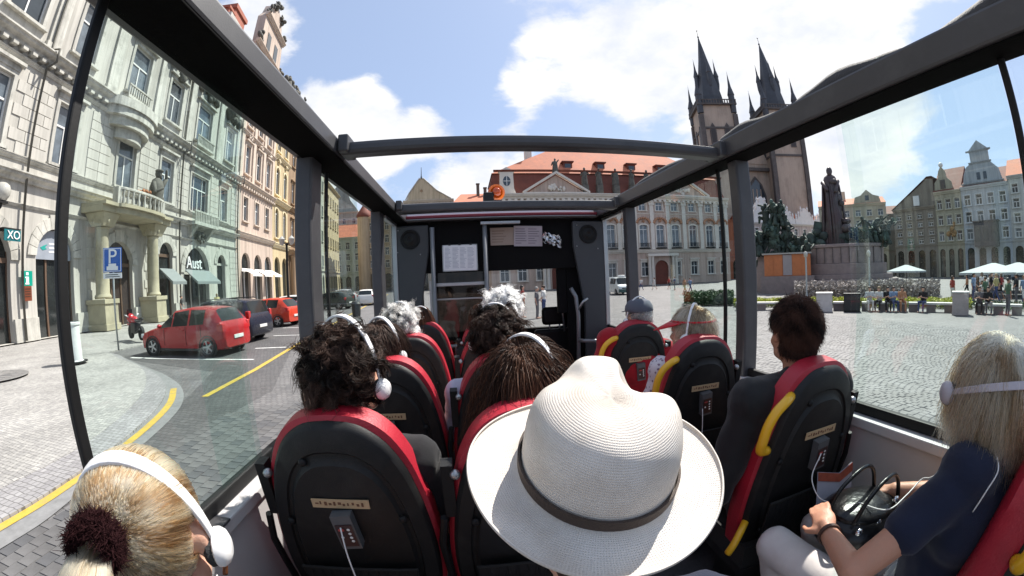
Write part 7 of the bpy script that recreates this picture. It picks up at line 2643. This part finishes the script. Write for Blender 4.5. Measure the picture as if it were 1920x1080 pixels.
t = thing('waste_bin', 'black waste bin beside the road under the left front window', 'bin', (-6.9, 24.0, -1.96))
MB(Matrix.Translation((-6.9, 24.0, -1.96))).lathe([(.22, 0), (.26, .1), (.30, .75), (.33, .78), (.25, .9), (0, .95)], 18).build('drum', M_carblack, t, 40)

# ------------------------------------------------------------------ monument
M_bronze = pm('green_black_bronze', (0.042, 0.055, 0.048), 0.65, 0.4, 1.2, 0.3, 8, metal=0.1, spec=0.25, dirt=(0.12, 0.21, 0.17, 0.7), dscale=.6)
M_bronzed = pm('dark_brown_bronze', (0.06, 0.042, 0.045), 0.5, 0.3, 1.2, 0.4, 8, metal=0.3, dirt=(0.13, 0.17, 0.15, 0.4), dscale=.9)
M_granite = pm('monument_granite', (0.23, 0.185, 0.175), 0.65, 0.15, 2, 0.2, 20, dirt=(0.12, 0.11, 0.105, .5))
mon = thing('monument', 'bronze monument with a tall robed figure and crouching groups on a granite plinth', 'monument', (36, 26.5, -2.4))
def mdir(az, d):
    return (d * math.sin(R(az)), d * math.cos(R(az)))
cx, cy = mdir(53.4, 44.5)
Mq = Matrix.Translation((cx, cy, 0)) @ Matrix.Rotation(-R(54), 4, 'Z')       # local x across the view, y away
for w, z0, z1, nm in ((6.6, -2.4, -2.0, 'step'), (6.2, -2.0, -1.6, 'step'), (5.8, -1.6, -1.2, 'step'), (5.2, -1.2, -.75, 'plinth_course'), (4.6, -.75, .25, 'plinth_course'), (4.35, .25, 1.75, 'plinth_course'), (4.5, 1.75, 2.05, 'plinth_course')):
    MB(Mq).lathe([(w, z0), (w, z1)], 28, sy=.75).build(nm, M_granite, mon, 40, .04)
m = MB(Mq)
for i in range(11):
    a = -4.0 + i * .8
    m.box(a - .012, a + .012, -3.35 * math.sqrt(max(.05, 1 - (a / 4.36) ** 2)) - .02, -3.2 * math.sqrt(max(.05, 1 - (a / 4.36) ** 2)), .27, 1.74)
stuff(m.build('plinth_joints', M_carblack, mon))
m = MB(Mq @ Matrix.Translation((-.55, 0, 2.0)))
m.lathe([(1.55, 0), (1.35, .8), (1.0, 2.4), (.84, 4.2), (.80, 5.4), (.85, 6.2), (.60, 6.9), (.22, 7.2)], 18, sy=.8)
rr = random.Random(6)
for q in range(22):
    a = rr.uniform(0, 2 * PI)
    m.caps((.86 * math.cos(a), .72 * math.sin(a), 6.0), (1.35 * math.cos(a + .15), 1.1 * math.sin(a + .15), .2), .11, .2, 7)
m.ell((.05, -.05, 7.5), (.32, .36, .44), 12, 9).ell((.05, -.3, 7.25), (.22, .2, .34), 10, 7)
clump(m, (.25, -.2, 4.4), 1.0, 16, 61, (.8, .6, 1.8))
clump(m, (-.35, -.35, 1.4), 1.2, 14, 62, (1.1, .5, .8))
m.caps((.75, -.3, 6.3), (.5, -.95, 5.3), .26, .2).caps((-.75, -.3, 6.3), (-.4, -.95, 5.5), .26, .2)
m.build('tall_robed_figure', M_bronzed, mon, 60)
m = MB(Mq)
m.add([(-3.2, -.6, 1.9), (3.4, -.6, 1.9), (3.4, .9, 1.9), (-3.2, .9, 1.9), (-2.6, -.1, 4.6), (2.0, -.1, 3.6), (2.0, .6, 3.6), (-2.6, .6, 4.6)], [(0, 1, 5, 4), (1, 2, 6, 5), (2, 3, 7, 6), (3, 0, 4, 7), (4, 5, 6, 7)])
clump(m, (-1.0, -.4, 2.6), 1.3, 40, 8, (2.0, .5, .7))
m.build('bronze_rock', M_bronze, mon, 50)


def statue_group(c, n, spread, seed, hs, lean=0.5):
    rr = random.Random(seed)
    for i in range(n):
        m = MB(Mq)
        p = Vector((c[0] + rr.uniform(-spread, spread), c[1] + rr.uniform(-.5, .5), c[2] + rr.uniform(-.3, .9)))
        h = hs * rr.uniform(.8, 1.15)
        d = Vector((rr.uniform(-lean, lean), rr.uniform(-.6, .1), 1)).normalized()
        hip, sh = p, p + d * h * .45
        m.caps(hip, sh, h * .14, h * .16, 9)
        hd = sh + d * h * .17 + Vector((rr.uniform(-.1, .1), -.08, 0)) * h
        m.ell(hd, (h * .085, h * .095, h * .12), 10, 7).caps(sh, hd, h * .06, h * .05, 7)
        for s in (-1, 1):
            s0 = sh + Vector((s * h * .16, 0, 0))
            el = s0 + Vector((s * rr.uniform(.02, .22), rr.uniform(-.25, .05), rr.uniform(-.28, .2))) * h
            wr = el + Vector((rr.uniform(-.2, .2), rr.uniform(-.25, 0), rr.uniform(-.2, .28))) * h
            m.caps(s0, el, h * .06, h * .05, 7).caps(el, wr, h * .05, h * .035, 7).ell(wr, h * .045, 7, 5)
            kn = hip + Vector((s * rr.uniform(.05, .22), rr.uniform(-.35, -.1), rr.uniform(-.15, .1))) * h
            ft = kn + Vector((rr.uniform(-.1, .1), rr.uniform(-.1, .2), -rr.uniform(.2, .32))) * h
            m.caps(hip, kn, h * .10, h * .08, 8).caps(kn, ft, h * .07, h * .05, 7)
        for q in range(5):
            a = rr.uniform(0, 6.28)
            m.caps(hip + Vector((math.cos(a), math.sin(a), 0)) * h * .12, hip + Vector((math.cos(a) * .3, math.sin(a) * .25 - .05, -.42)) * h, h * .07, h * .12, 7)
        m.build('bronze_figure', M_bronze, mon, 60)


statue_group((-7.0, -1.0, 2.4), 9, 1.9, 31, 2.5)
statue_group((-6.6, -.6, 4.6), 5, 1.2, 32, 2.3)
statue_group((-4.1, -1.6, 1.4), 5, 1.1, 33, 2.0)
statue_group((3.2, -1.2, 2.5), 6, 1.6, 34, 2.0, .8)
MB(Mq).lathe([(2.6, -2.4), (2.5, -1.2), (2.2, .6), (1.6, 2.4)], 16, (-7.0, 0, 0), sy=.8).build('side_plinth', M_granite, mon, 40)
m = MB(Mq)
clump(m, (-7.0, -.6, 2.2), 1.7, 40, 35, (1.2, .6, 1.0))
m.build('bronze_drapery', M_bronze, mon, 50)

# orange boarded kiosk before the monument
cx2, cy2 = mdir(46.0, 40.5)
t = thing('boarded_kiosk', 'orange boarded box with a grey door panel in front of the bronze group', 'kiosk', (cx2, cy2, -2.4))
Mk = Matrix.Translation((cx2, cy2, 0)) @ Matrix.Rotation(-R(46), 4, 'Z')
M_or = pm('orange_boarding', (0.46, 0.15, 0.05), 0.6, 0.12, 3, 0.15, 30)
for i in range(5):
    a = -2.2 + i * .9
    if i != 2:
        MB(Mk).box(a, a + .88, -.05, .0, -.75, 1.25).build('panel', M_or, t)
MB(Mk).box(-2.2 + 1.82, -2.2 + 2.68, -.09, .0, -.7, 1.2).build('door_panel', pm('grey_door_panel', (0.30, 0.27, 0.27), 0.5, 0.08), t)
MB(Mk).box(-2.2, 2.3, .01, 1.4, -2.39, 1.22).build('box', M_or, t)
MB(Mk).box(-2.4, 2.4, -.2, 1.5, 1.26, 1.40).build('lid', pm('kiosk_lid', (0.34, 0.33, 0.30), 0.6, 0.1), t)
MB(Mk).box(-2.6, 2.6, -.3, 1.5, -2.4, -.77).build('base', M_granite, t)

# flower bed round the monument, low hedge, bench, planters, posts
M_leaf = pm('hedge_leaf', (0.04, 0.085, 0.025), 0.6, 0.5, 3)
M_flow = pm('yellow_green_flowers', (0.40, 0.42, 0.05), 0.7, 0.6, 5)
M_grey_bed = pm('pale_bed_plants', (0.30, 0.27, 0.25), 0.8, 0.6, 2.5)
def leafbed(name, label, az0, az1, d0, d1, h, n, mat, seed, size=.09):
    rg = np.random.default_rng(seed)
    az = np.radians(rg.uniform(az0, az1, n))
    d = rg.uniform(d0, d1, n)
    z = -2.4 + h * rg.random(n) ** .6 * (0.85 + .15 * np.sin(az * 140) * np.sin(d * 3))
    c = np.stack([d * np.sin(az), d * np.cos(az), z], 1)
    a, b = rg.normal(size=(n, 3)), rg.normal(size=(n, 3))
    a /= np.linalg.norm(a, axis=1)[:, None]
    b /= np.linalg.norm(b, axis=1)[:, None]
    s = size * rg.uniform(.6, 1.3, (n, 1))
    V = np.stack([c - a * s, c + b * s * .45, c + a * s, c - b * s * .45], 1).reshape(-1, 3)
    me = bpy.data.meshes.new(name)
    me.from_pydata(V.tolist(), [], (np.arange(n * 4).reshape(-1, 4)).tolist())
    me.materials.append(mat)
    o = bpy.data.objects.new(name, me)
    COL.objects.link(o)
    o['label'] = label
    return stuff(o)


leafbed('hedge', 'low green hedge edging the monument flower bed', 31.5, 38.5, 27.5, 31, 1.0, 9000, M_leaf, 1, .10)
leafbed('flower_bed', 'yellow green flowers along the bench edge', 38.5, 70, 26.2, 28.4, .55, 14000, M_flow, 2, .07)
leafbed('ground_cover', 'green plants under the bench edge', 38.5, 78, 26.0, 28.6, .40, 9000, M_leaf, 3, .08)
leafbed('pale_plants', 'pale silvery bedding sloping up to the monument plinth', 47, 66, 33, 38.0, 1.35, 14000, M_grey_bed, 4, .14)
M_bench = pm('bench_stone', (0.55, 0.53, 0.50), 0.7, 0.08, 3, 0.1, 30)
for i, (a0, a1, lb) in enumerate(((38.8, 46, 'pale stone kerb bench left of the auburn-haired man'), (52.2, 54.2, 'short pale stone bench between the planter and the black bin'), (56, 61.9, 'long pale stone bench carrying the seated group'), (62.1, 67.8, 'long pale stone bench with the lone sitter in dark jeans'), (70.4, 76, 'pale stone bench before the cafe crowd'))):
    t = thing('bench', lb, 'bench', (*mdir((a0 + a1) / 2, 24.4), -2.4), 0, 'stone benches round the flower bed')
    P = [mdir(a, r) for r in (24.2, 24.75) for a in np.linspace(a0, a1, 7)]
    top = [(x, y, z) for z in (-2.02, -1.92) for x, y in P]
    fs = []
    for L in (0, 14):
        fs += [(L + q, L + q + 1, L + q + 8, L + q + 7) for q in range(6)]
    for q in range(6):
        fs += [(q, q + 1, q + 15, q + 14), (q + 7, q + 8, q + 22, q + 21)]
    fs += [(0, 7, 21, 14), (6, 13, 27, 20)]
    MB().add(top, fs).build('slab', M_bench, t)
    for a in np.linspace(a0 + .6, a1 - .6, 3):
        x, y = mdir(a, 24.5)
        MB(Matrix.Translation((x, y, 0)) @ Matrix.Rotation(-R(a), 4, 'Z')).box(-.25, .25, -.2, .2, -2.41, -2.02).build('support', M_granite, t)
for a, d, w, h, lb, col in ((51.0, 24.0, .46, .95, 'pale square stone planter right of the auburn-haired man', (0.50, 0.47, 0.46)), (68.6, 23.6, .42, 1.02, 'pinkish square stone planter before the cafe crowd', (0.40, 0.34, 0.33))):
    x, y = mdir(a, d)
    t = thing('planter', lb, 'planter', (x, y, -2.4))
    Mp = Matrix.Translation((x, y, 0)) @ Matrix.Rotation(-R(a), 4, 'Z')
    MB(Mp).frustum(-w, w, -w, w, -2.4, -w * .96, w * .96, -w * .96, w * .96, -2.4 + h).build('box', pm('planter_stone_%d' % int(a), col, 0.75, 0.1, 4, 0.2, 30, dirt=tuple(c * .7 for c in col)), t, False, .02)
    MB(Mp).box(-w * 1.04, w * 1.04, -w * 1.04, w * 1.04, -2.4 + h + .002, -2.4 + h + .07).build('rim', M_bench, t, False, .02)
x, y = mdir(54.7, 24.0)
t = thing('litter_bin', 'black box-shaped litter bin between the pale planter and the seated group', 'bin', (x, y, -2.4))
Mp = Matrix.Translation((x, y, 0)) @ Matrix.Rotation(-R(54.7), 4, 'Z')
MB(Mp).box(-.46, .46, -.35, .35, -2.36, -1.50).build('body', M_carblack, t, False, .03)
MB(Mp).box(-.48, .48, -.37, .37, -1.50, -1.43).build('lid', M_black, t, False, .02)
MB(Mp).box(-.3, .3, -.36, -.345, -1.75, -1.6).build('slot', M_door, t)
for i, (a, d, h, lb) in enumerate(((41.5, 33, 3.4, 'thin pale post beside the window post'), (48.6, 33, 3.4, 'thin pale post in front of the kiosk and bed'), (57.0, 33, 3.3, 'thin pale post before the monument plinth'))):
    x, y = mdir(a, d)
    t = thing('lamp_post', lb, 'post', (x, y, -2.4), 0, 'thin posts round the monument')
    MB(Matrix.Translation((x, y, -2.4))).lathe([(.16, 0), (.12, .3), (.075, .5), (.07, h - .3)], 12).build('post', M_galv, t, 40)
    MB(Matrix.Translation((x, y, -2.4 + h))).lathe([(.07, -.3), (.14, -.22), (.17, 0), (.1, .15), (0, .2)], 12).build('lamp_head', bpy.data.materials['lamp_glass'], t, 40)
# cafe parasols
M_par = pm('parasol_canvas', (0.40, 0.44, 0.44), 0.85, 0.05, 3, 0.1, 60)
for i, (a, d, w, lb) in enumerate(((72.6, 38, 2.6, 'wide pale cafe parasol at the left of the row'), (79.5, 37, 2.6, 'wide pale cafe parasol at the right edge'), (61.8, 52, 2.2, 'small pale parasol beside the monument plinth'), (75.5, 44, 2.6, 'pale cafe parasol standing behind the front row'))):
    x, y = mdir(a, d)
    t = thing('parasol', lb, 'parasol', (x, y, -2.4), 0, 'cafe parasols on the square')
    Mp = Matrix.Translation((x, y, -2.4)) @ Matrix.Rotation(-R(a), 4, 'Z')
    MB(Mp).frustum(-w, w, -w, w, 1.72, -.15, .15, -.15, .15, 2.35).build('canopy', M_par, t)
    MB(Mp).box(-w, w, -w - .01, -w, 1.55, 1.72).box(-w, w, w, w + .01, 1.55, 1.72).box(-w - .01, -w, -w, w, 1.55, 1.72).box(w, w + .01, -w, w, 1.55, 1.72).build('valance', M_par, t)
    MB(Mp).tube([(0, 0, 0), (0, 0, 2.35)], .04, 8).build('pole', M_wfd, t)

# ------------------------------------------------------------------ passers-by
SKINS = [SKIN, SKIN_TAN]
PAL = [(0.06, 0.08, 0.18), (0.55, 0.55, 0.55), (0.35, 0.06, 0.05), (0.02, 0.02, 0.022), (0.20, 0.28, 0.42), (0.45, 0.22, 0.12), (0.10, 0.16, 0.10), (0.50, 0.42, 0.18), (0.14, 0.13, 0.14), (0.62, 0.60, 0.58)]
CLOTHS = [cloth('street_cloth_%d' % i, c) for i, c in enumerate(PAL)]
HAIRS = [pm('street_hair_%d' % i, c, 0.6, 0.3, 20, 0.4, 120) for i, c in enumerate(((0.015, 0.01, 0.008), (0.06, 0.03, 0.018), (0.25, 0.17, 0.09), (0.28, 0.27, 0.26)))]


def fig_meshes(pose, fem, seed):
    rr = random.Random(seed)
    P = lambda x, y, z: Vector((x, y, z))
    if pose == 'sit':
        hip, dz = .50, .50
    else:
        hip = .92
    head = P(0, .02 if pose != 'sit' else .10, hip + .66)
    nb = P(0, .0 if pose != 'sit' else .06, hip + .50)
    sw = .17 if fem else .20
    J = {}
    for s in (-1, 1):
        J[s, 'sh'] = nb + P(s * sw, 0, -.05)
        if pose == 'sit':
            J[s, 'hip'], J[s, 'kn'], J[s, 'an'] = P(s * .09, 0, hip), P(s * .13, .42, hip + .02), P(s * .12, .40 + rr.uniform(-.1, .1), .08)
            J[s, 'el'] = J[s, 'sh'] + P(s * .07, .10, -.26)
            J[s, 'wr'] = P(s * .06, .34, hip + .16 + rr.uniform(0, .12))
        elif pose == 'walk':
            ph = s * .22
            J[s, 'hip'], J[s, 'kn'], J[s, 'an'] = P(s * .09, 0, hip), P(s * .09, ph * .7 + .06, .50), P(s * .09, ph * 1.3 - .04, .09)
            J[s, 'el'] = J[s, 'sh'] + P(s * .05, -ph * .4, -.28)
            J[s, 'wr'] = J[s, 'el'] + P(0, .10 - ph * .3, -.22)
        else:
            J[s, 'hip'], J[s, 'kn'], J[s, 'an'] = P(s * .09, 0, hip), P(s * .10, .02, .50), P(s * .11, -.01, .09)
            J[s, 'el'] = J[s, 'sh'] + P(s * .08, -.02, -.28)
            J[s, 'wr'] = J[s, 'el'] + (P(-s * .05, .16, -.14) if rr.random() < .5 else P(-s * .02, .05, -.25))
    b = MB()
    H = head_frame(head, rr.uniform(-.4, .4), R(-8) if pose == 'sit' else 0)
    add_head(b, H)
    b.caps(H @ P(0, -.02, -.07), nb, .052, .06)
    b.ell(nb + P(0, .0, -.2), (.15, .10, .22), 12, 8)
    b.ell(P(0, 0, hip), (.15, .11, .12), 12, 8)
    for s in (-1, 1):
        b.caps(J[s, 'sh'], J[s, 'el'], .045, .037).caps(J[s, 'el'], J[s, 'wr'], .037, .027)
        d = (J[s, 'wr'] - J[s, 'el']).normalized()
        b.ell(J[s, 'wr'] + d * .07, (.035, .035, .06), 8, 6)
        b.caps(J[s, 'hip'], J[s, 'kn'], .075, .052).caps(J[s, 'kn'], J[s, 'an'], .05, .036)
        b.caps(J[s, 'an'] + P(0, -.04, -.03), J[s, 'an'] + P(0, .14, -.05), .042, .034)
    out = {'body': remeshed(b, 'figure_body', SKIN, .022, 2)}
    sh = MB()
    sh.caps(J[-1, 'sh'], J[1, 'sh'], .075, .075)
    sh.ell(nb + P(0, .005, -.2), (.175, .125, .25), 14, 10)
    sh.ell(P(0, .01, hip + .1), (.165, .125, .14), 12, 8)
    for s in (-1, 1):
        sh.caps(J[s, 'sh'], J[s, 'sh'].lerp(J[s, 'el'], .8), .062, .055)
    out['shirt'] = remeshed(sh, 'figure_shirt', CLOTHS[0], .024, 2)
    tr = MB()
    tr.ell(P(0, 0, hip - .02), (.17, .125, .13), 12, 8)
    for s in (-1, 1):
        tr.caps(J[s, 'hip'], J[s, 'kn'], .09, .066)
        if not (fem and pose != 'sit'):
            tr.caps(J[s, 'kn'], J[s, 'an'], .064, .052)
    out['trousers'] = remeshed(tr, 'figure_trousers', CLOTHS[0], .024, 2)
    h = MB()
    Q = H.to_3x3()
    h.ell(H @ P(0, -.025, .045), (.088, .105, .095), 14, 10, Q)
    if fem:
        h.ell(H @ P(0, -.06, -.06), (.085, .06, .14), 12, 8, Q)
    out['hair'] = remeshed(h, 'figure_hair', HAIRS[0], .02, 1, .02, .05)
    return out


FIG = {k: fig_meshes(*k) for k in (('stand', False, 1), ('stand', True, 2), ('walk', False, 3), ('walk', True, 4), ('sit', False, 5), ('sit', True, 6))}


def figure(label, kind, x, y, z, face, top, bottom, hair=1, skin=0, scale=1.0, group=None):
    t = thing('person', label, 'person', (x, y, z), face, group)
    t.scale = (scale,) * 3
    for k, m in (('body', SKINS[skin]), ('shirt', CLOTHS[top]), ('trousers', CLOTHS[bottom]), ('hair', HAIRS[hair])):
        o = link(k, FIG[kind][k], t, local=True)
        o.material_slots[0].link = 'OBJECT'
        o.material_slots[0].material = m
    return t


SM_, SF, WM, WF, TM, TF = ('stand', False, 1), ('stand', True, 2), ('walk', False, 3), ('walk', True, 4), ('sit', False, 5), ('sit', True, 6)
def at(az, d, **k):
    x, y = mdir(az, d)
    return (x, y, gz(x) + .01)
def toward(az, off=0):
    return PI - R(az) + R(off)
gb = 'people sitting on the stone benches'
for lb, kd, az, d, off, tp, bt, hr in (('person in pale grey sitting nearest the black litter bin', TM, 57.0, 24.35, 10, 1, 9, 1), ('woman with a light top sitting second from the black litter bin', TF, 58.3, 24.35, -15, 9, 3, 2), ('person in dark jacket in the middle of the seated group', TM, 59.4, 24.35, 5, 3, 3, 0),
                                    ('person in a blue jacket sitting beside the one in tan', TM, 60.1, 24.3, 20, 4, 0, 1), ('person in tan clothes sitting at the right end of the group', TF, 61.2, 24.35, 12, 5, 5, 1), ('lone sitter in dark jeans and black top with bare arms', TM, 64.0, 24.35, -20, 3, 0, 0),
                                    ('person in dark clothes sitting just right of the pinkish planter', TM, 70.9, 24.4, 0, 8, 3, 1), ('person in black sitting second from the pinkish planter', TF, 71.9, 24.4, 10, 3, 8, 0)):
    x, y, z = at(az, d)
    figure(lb, kd, x, y, z, toward(az, off), tp, bt, hr, 0, 1, gb)
gc = 'people before the cafe parasols'
x, y, z = at(74.3, 23.8)
figure('man standing in dark green shirt and dark trousers before the parasol', SM_, x, y, z, toward(74, 120), 6, 8, 0, 1)
crowd = [('red haired child in a red top behind the pinkish planter', SF, 67.6, 30, 2, 9, 1), ('person in teal beyond the seated pair', SM_, 70.2, 31, 4, 0, 0), ('person in a white top left under the parasol', SF, 71.2, 33, 9, 0, 1), ('person in a grey shirt under the parasol', SM_, 72.1, 34, 1, 3, 0),
         ('person in yellow under the parasol', WM, 72.9, 31, 7, 0, 2), ('person in red under the parasol', WF, 73.5, 34, 2, 3, 1), ('person in a black coat right of the standing man', SM_, 75.3, 31, 3, 8, 0), ('person in pale blue right of the standing man', WF, 76.2, 29, 4, 9, 2), ('person in white near the right edge', SM_, 77.4, 28, 9, 0, 3),
         ('person in green walking behind the seated pair', WM, 71.6, 28.5, 6, 3, 1), ('person in brown walking toward the parasol', WF, 69.4, 35, 5, 3, 0), ('person in dark blue at the back of the cafe', SM_, 74.4, 36, 0, 8, 3)]
for lb, kd, az, d, tp, bt, hr in crowd:
    x, y, z = at(az, d)
    figure(lb, kd, x, y, z, toward(az, rnd.uniform(-150, 150)), tp, bt, hr, rnd.randrange(2), rnd.uniform(.92, 1.05), gc)
for i in range(20):
    az, d = rnd.uniform(70.5, 79), rnd.uniform(30, 42)
    x, y, z = at(az, d)
    figure('person in the crowd of the cafe under the parasols', rnd.choice((SM_, SF, TM, TF, SM_)), x, y, z, rnd.uniform(-3, 3), rnd.choice((1, 3, 8, 9, 0, 4)), rnd.choice((3, 8, 0)), rnd.randrange(4), rnd.randrange(2), rnd.uniform(.92, 1.05), 'cafe crowd under the parasols')
gp = 'pedestrians before the rococo palace'
ped = [('man in a blue shirt standing ahead of the bus beside the grey pole', SM_, 3.6, 17.5, 4, 0, 1), ('woman in a red top and shorts ahead of the bus', SF, 8.1, 20.5, 2, 5, 0), ('man in a dark shirt and white hat ahead of the bus', SM_, 10.2, 20, 8, 8, 3), ('man in a white and blue shirt ahead of the bus', SM_, 11.2, 20.5, 9, 0, 1),
       ('person in white before the palace door', WF, 27.3, 56, 9, 9, 1), ('person in black left of the palace door', SM_, 24.6, 58, 3, 0, 0), ('person in grey walking left of the palace door', WM, 25.4, 54, 1, 0, 1), ('person in red walking right of the palace door', WF, 29.4, 55, 2, 3, 2), ('person in dark blue right of the palace door', SM_, 30.2, 52, 0, 8, 0),
       ('person in ochre near the green hedge', WF, 31.6, 42, 5, 7, 1), ('person in pale blue near the green hedge', WM, 32.4, 45, 4, 0, 0), ('person in white far left of the palace door', SM_, 23.4, 60, 9, 0, 0)]
for lb, kd, az, d, tp, bt, hr in ped:
    x, y, z = at(az, d)
    figure(lb, kd, x, y, z, toward(az, rnd.uniform(-120, 120)), tp, bt, hr, rnd.randrange(2), rnd.uniform(.95, 1.04), gp)
p_ = W.M @ Vector((30.5, 4.2, 0))
figure('person in yellow walking before the shop awnings, above the dark people carrier', WF, p_.x, p_.y, -1.86, R(60), 7, 8, 2, 0, 1.0)
p_ = W.M @ Vector((28.9, 1.8, 0))
figure('person in dark clothes standing in the doorway by the first awning', SM_, p_.x, p_.y, -1.86, R(-60), 3, 8, 0, 0, 1.0)
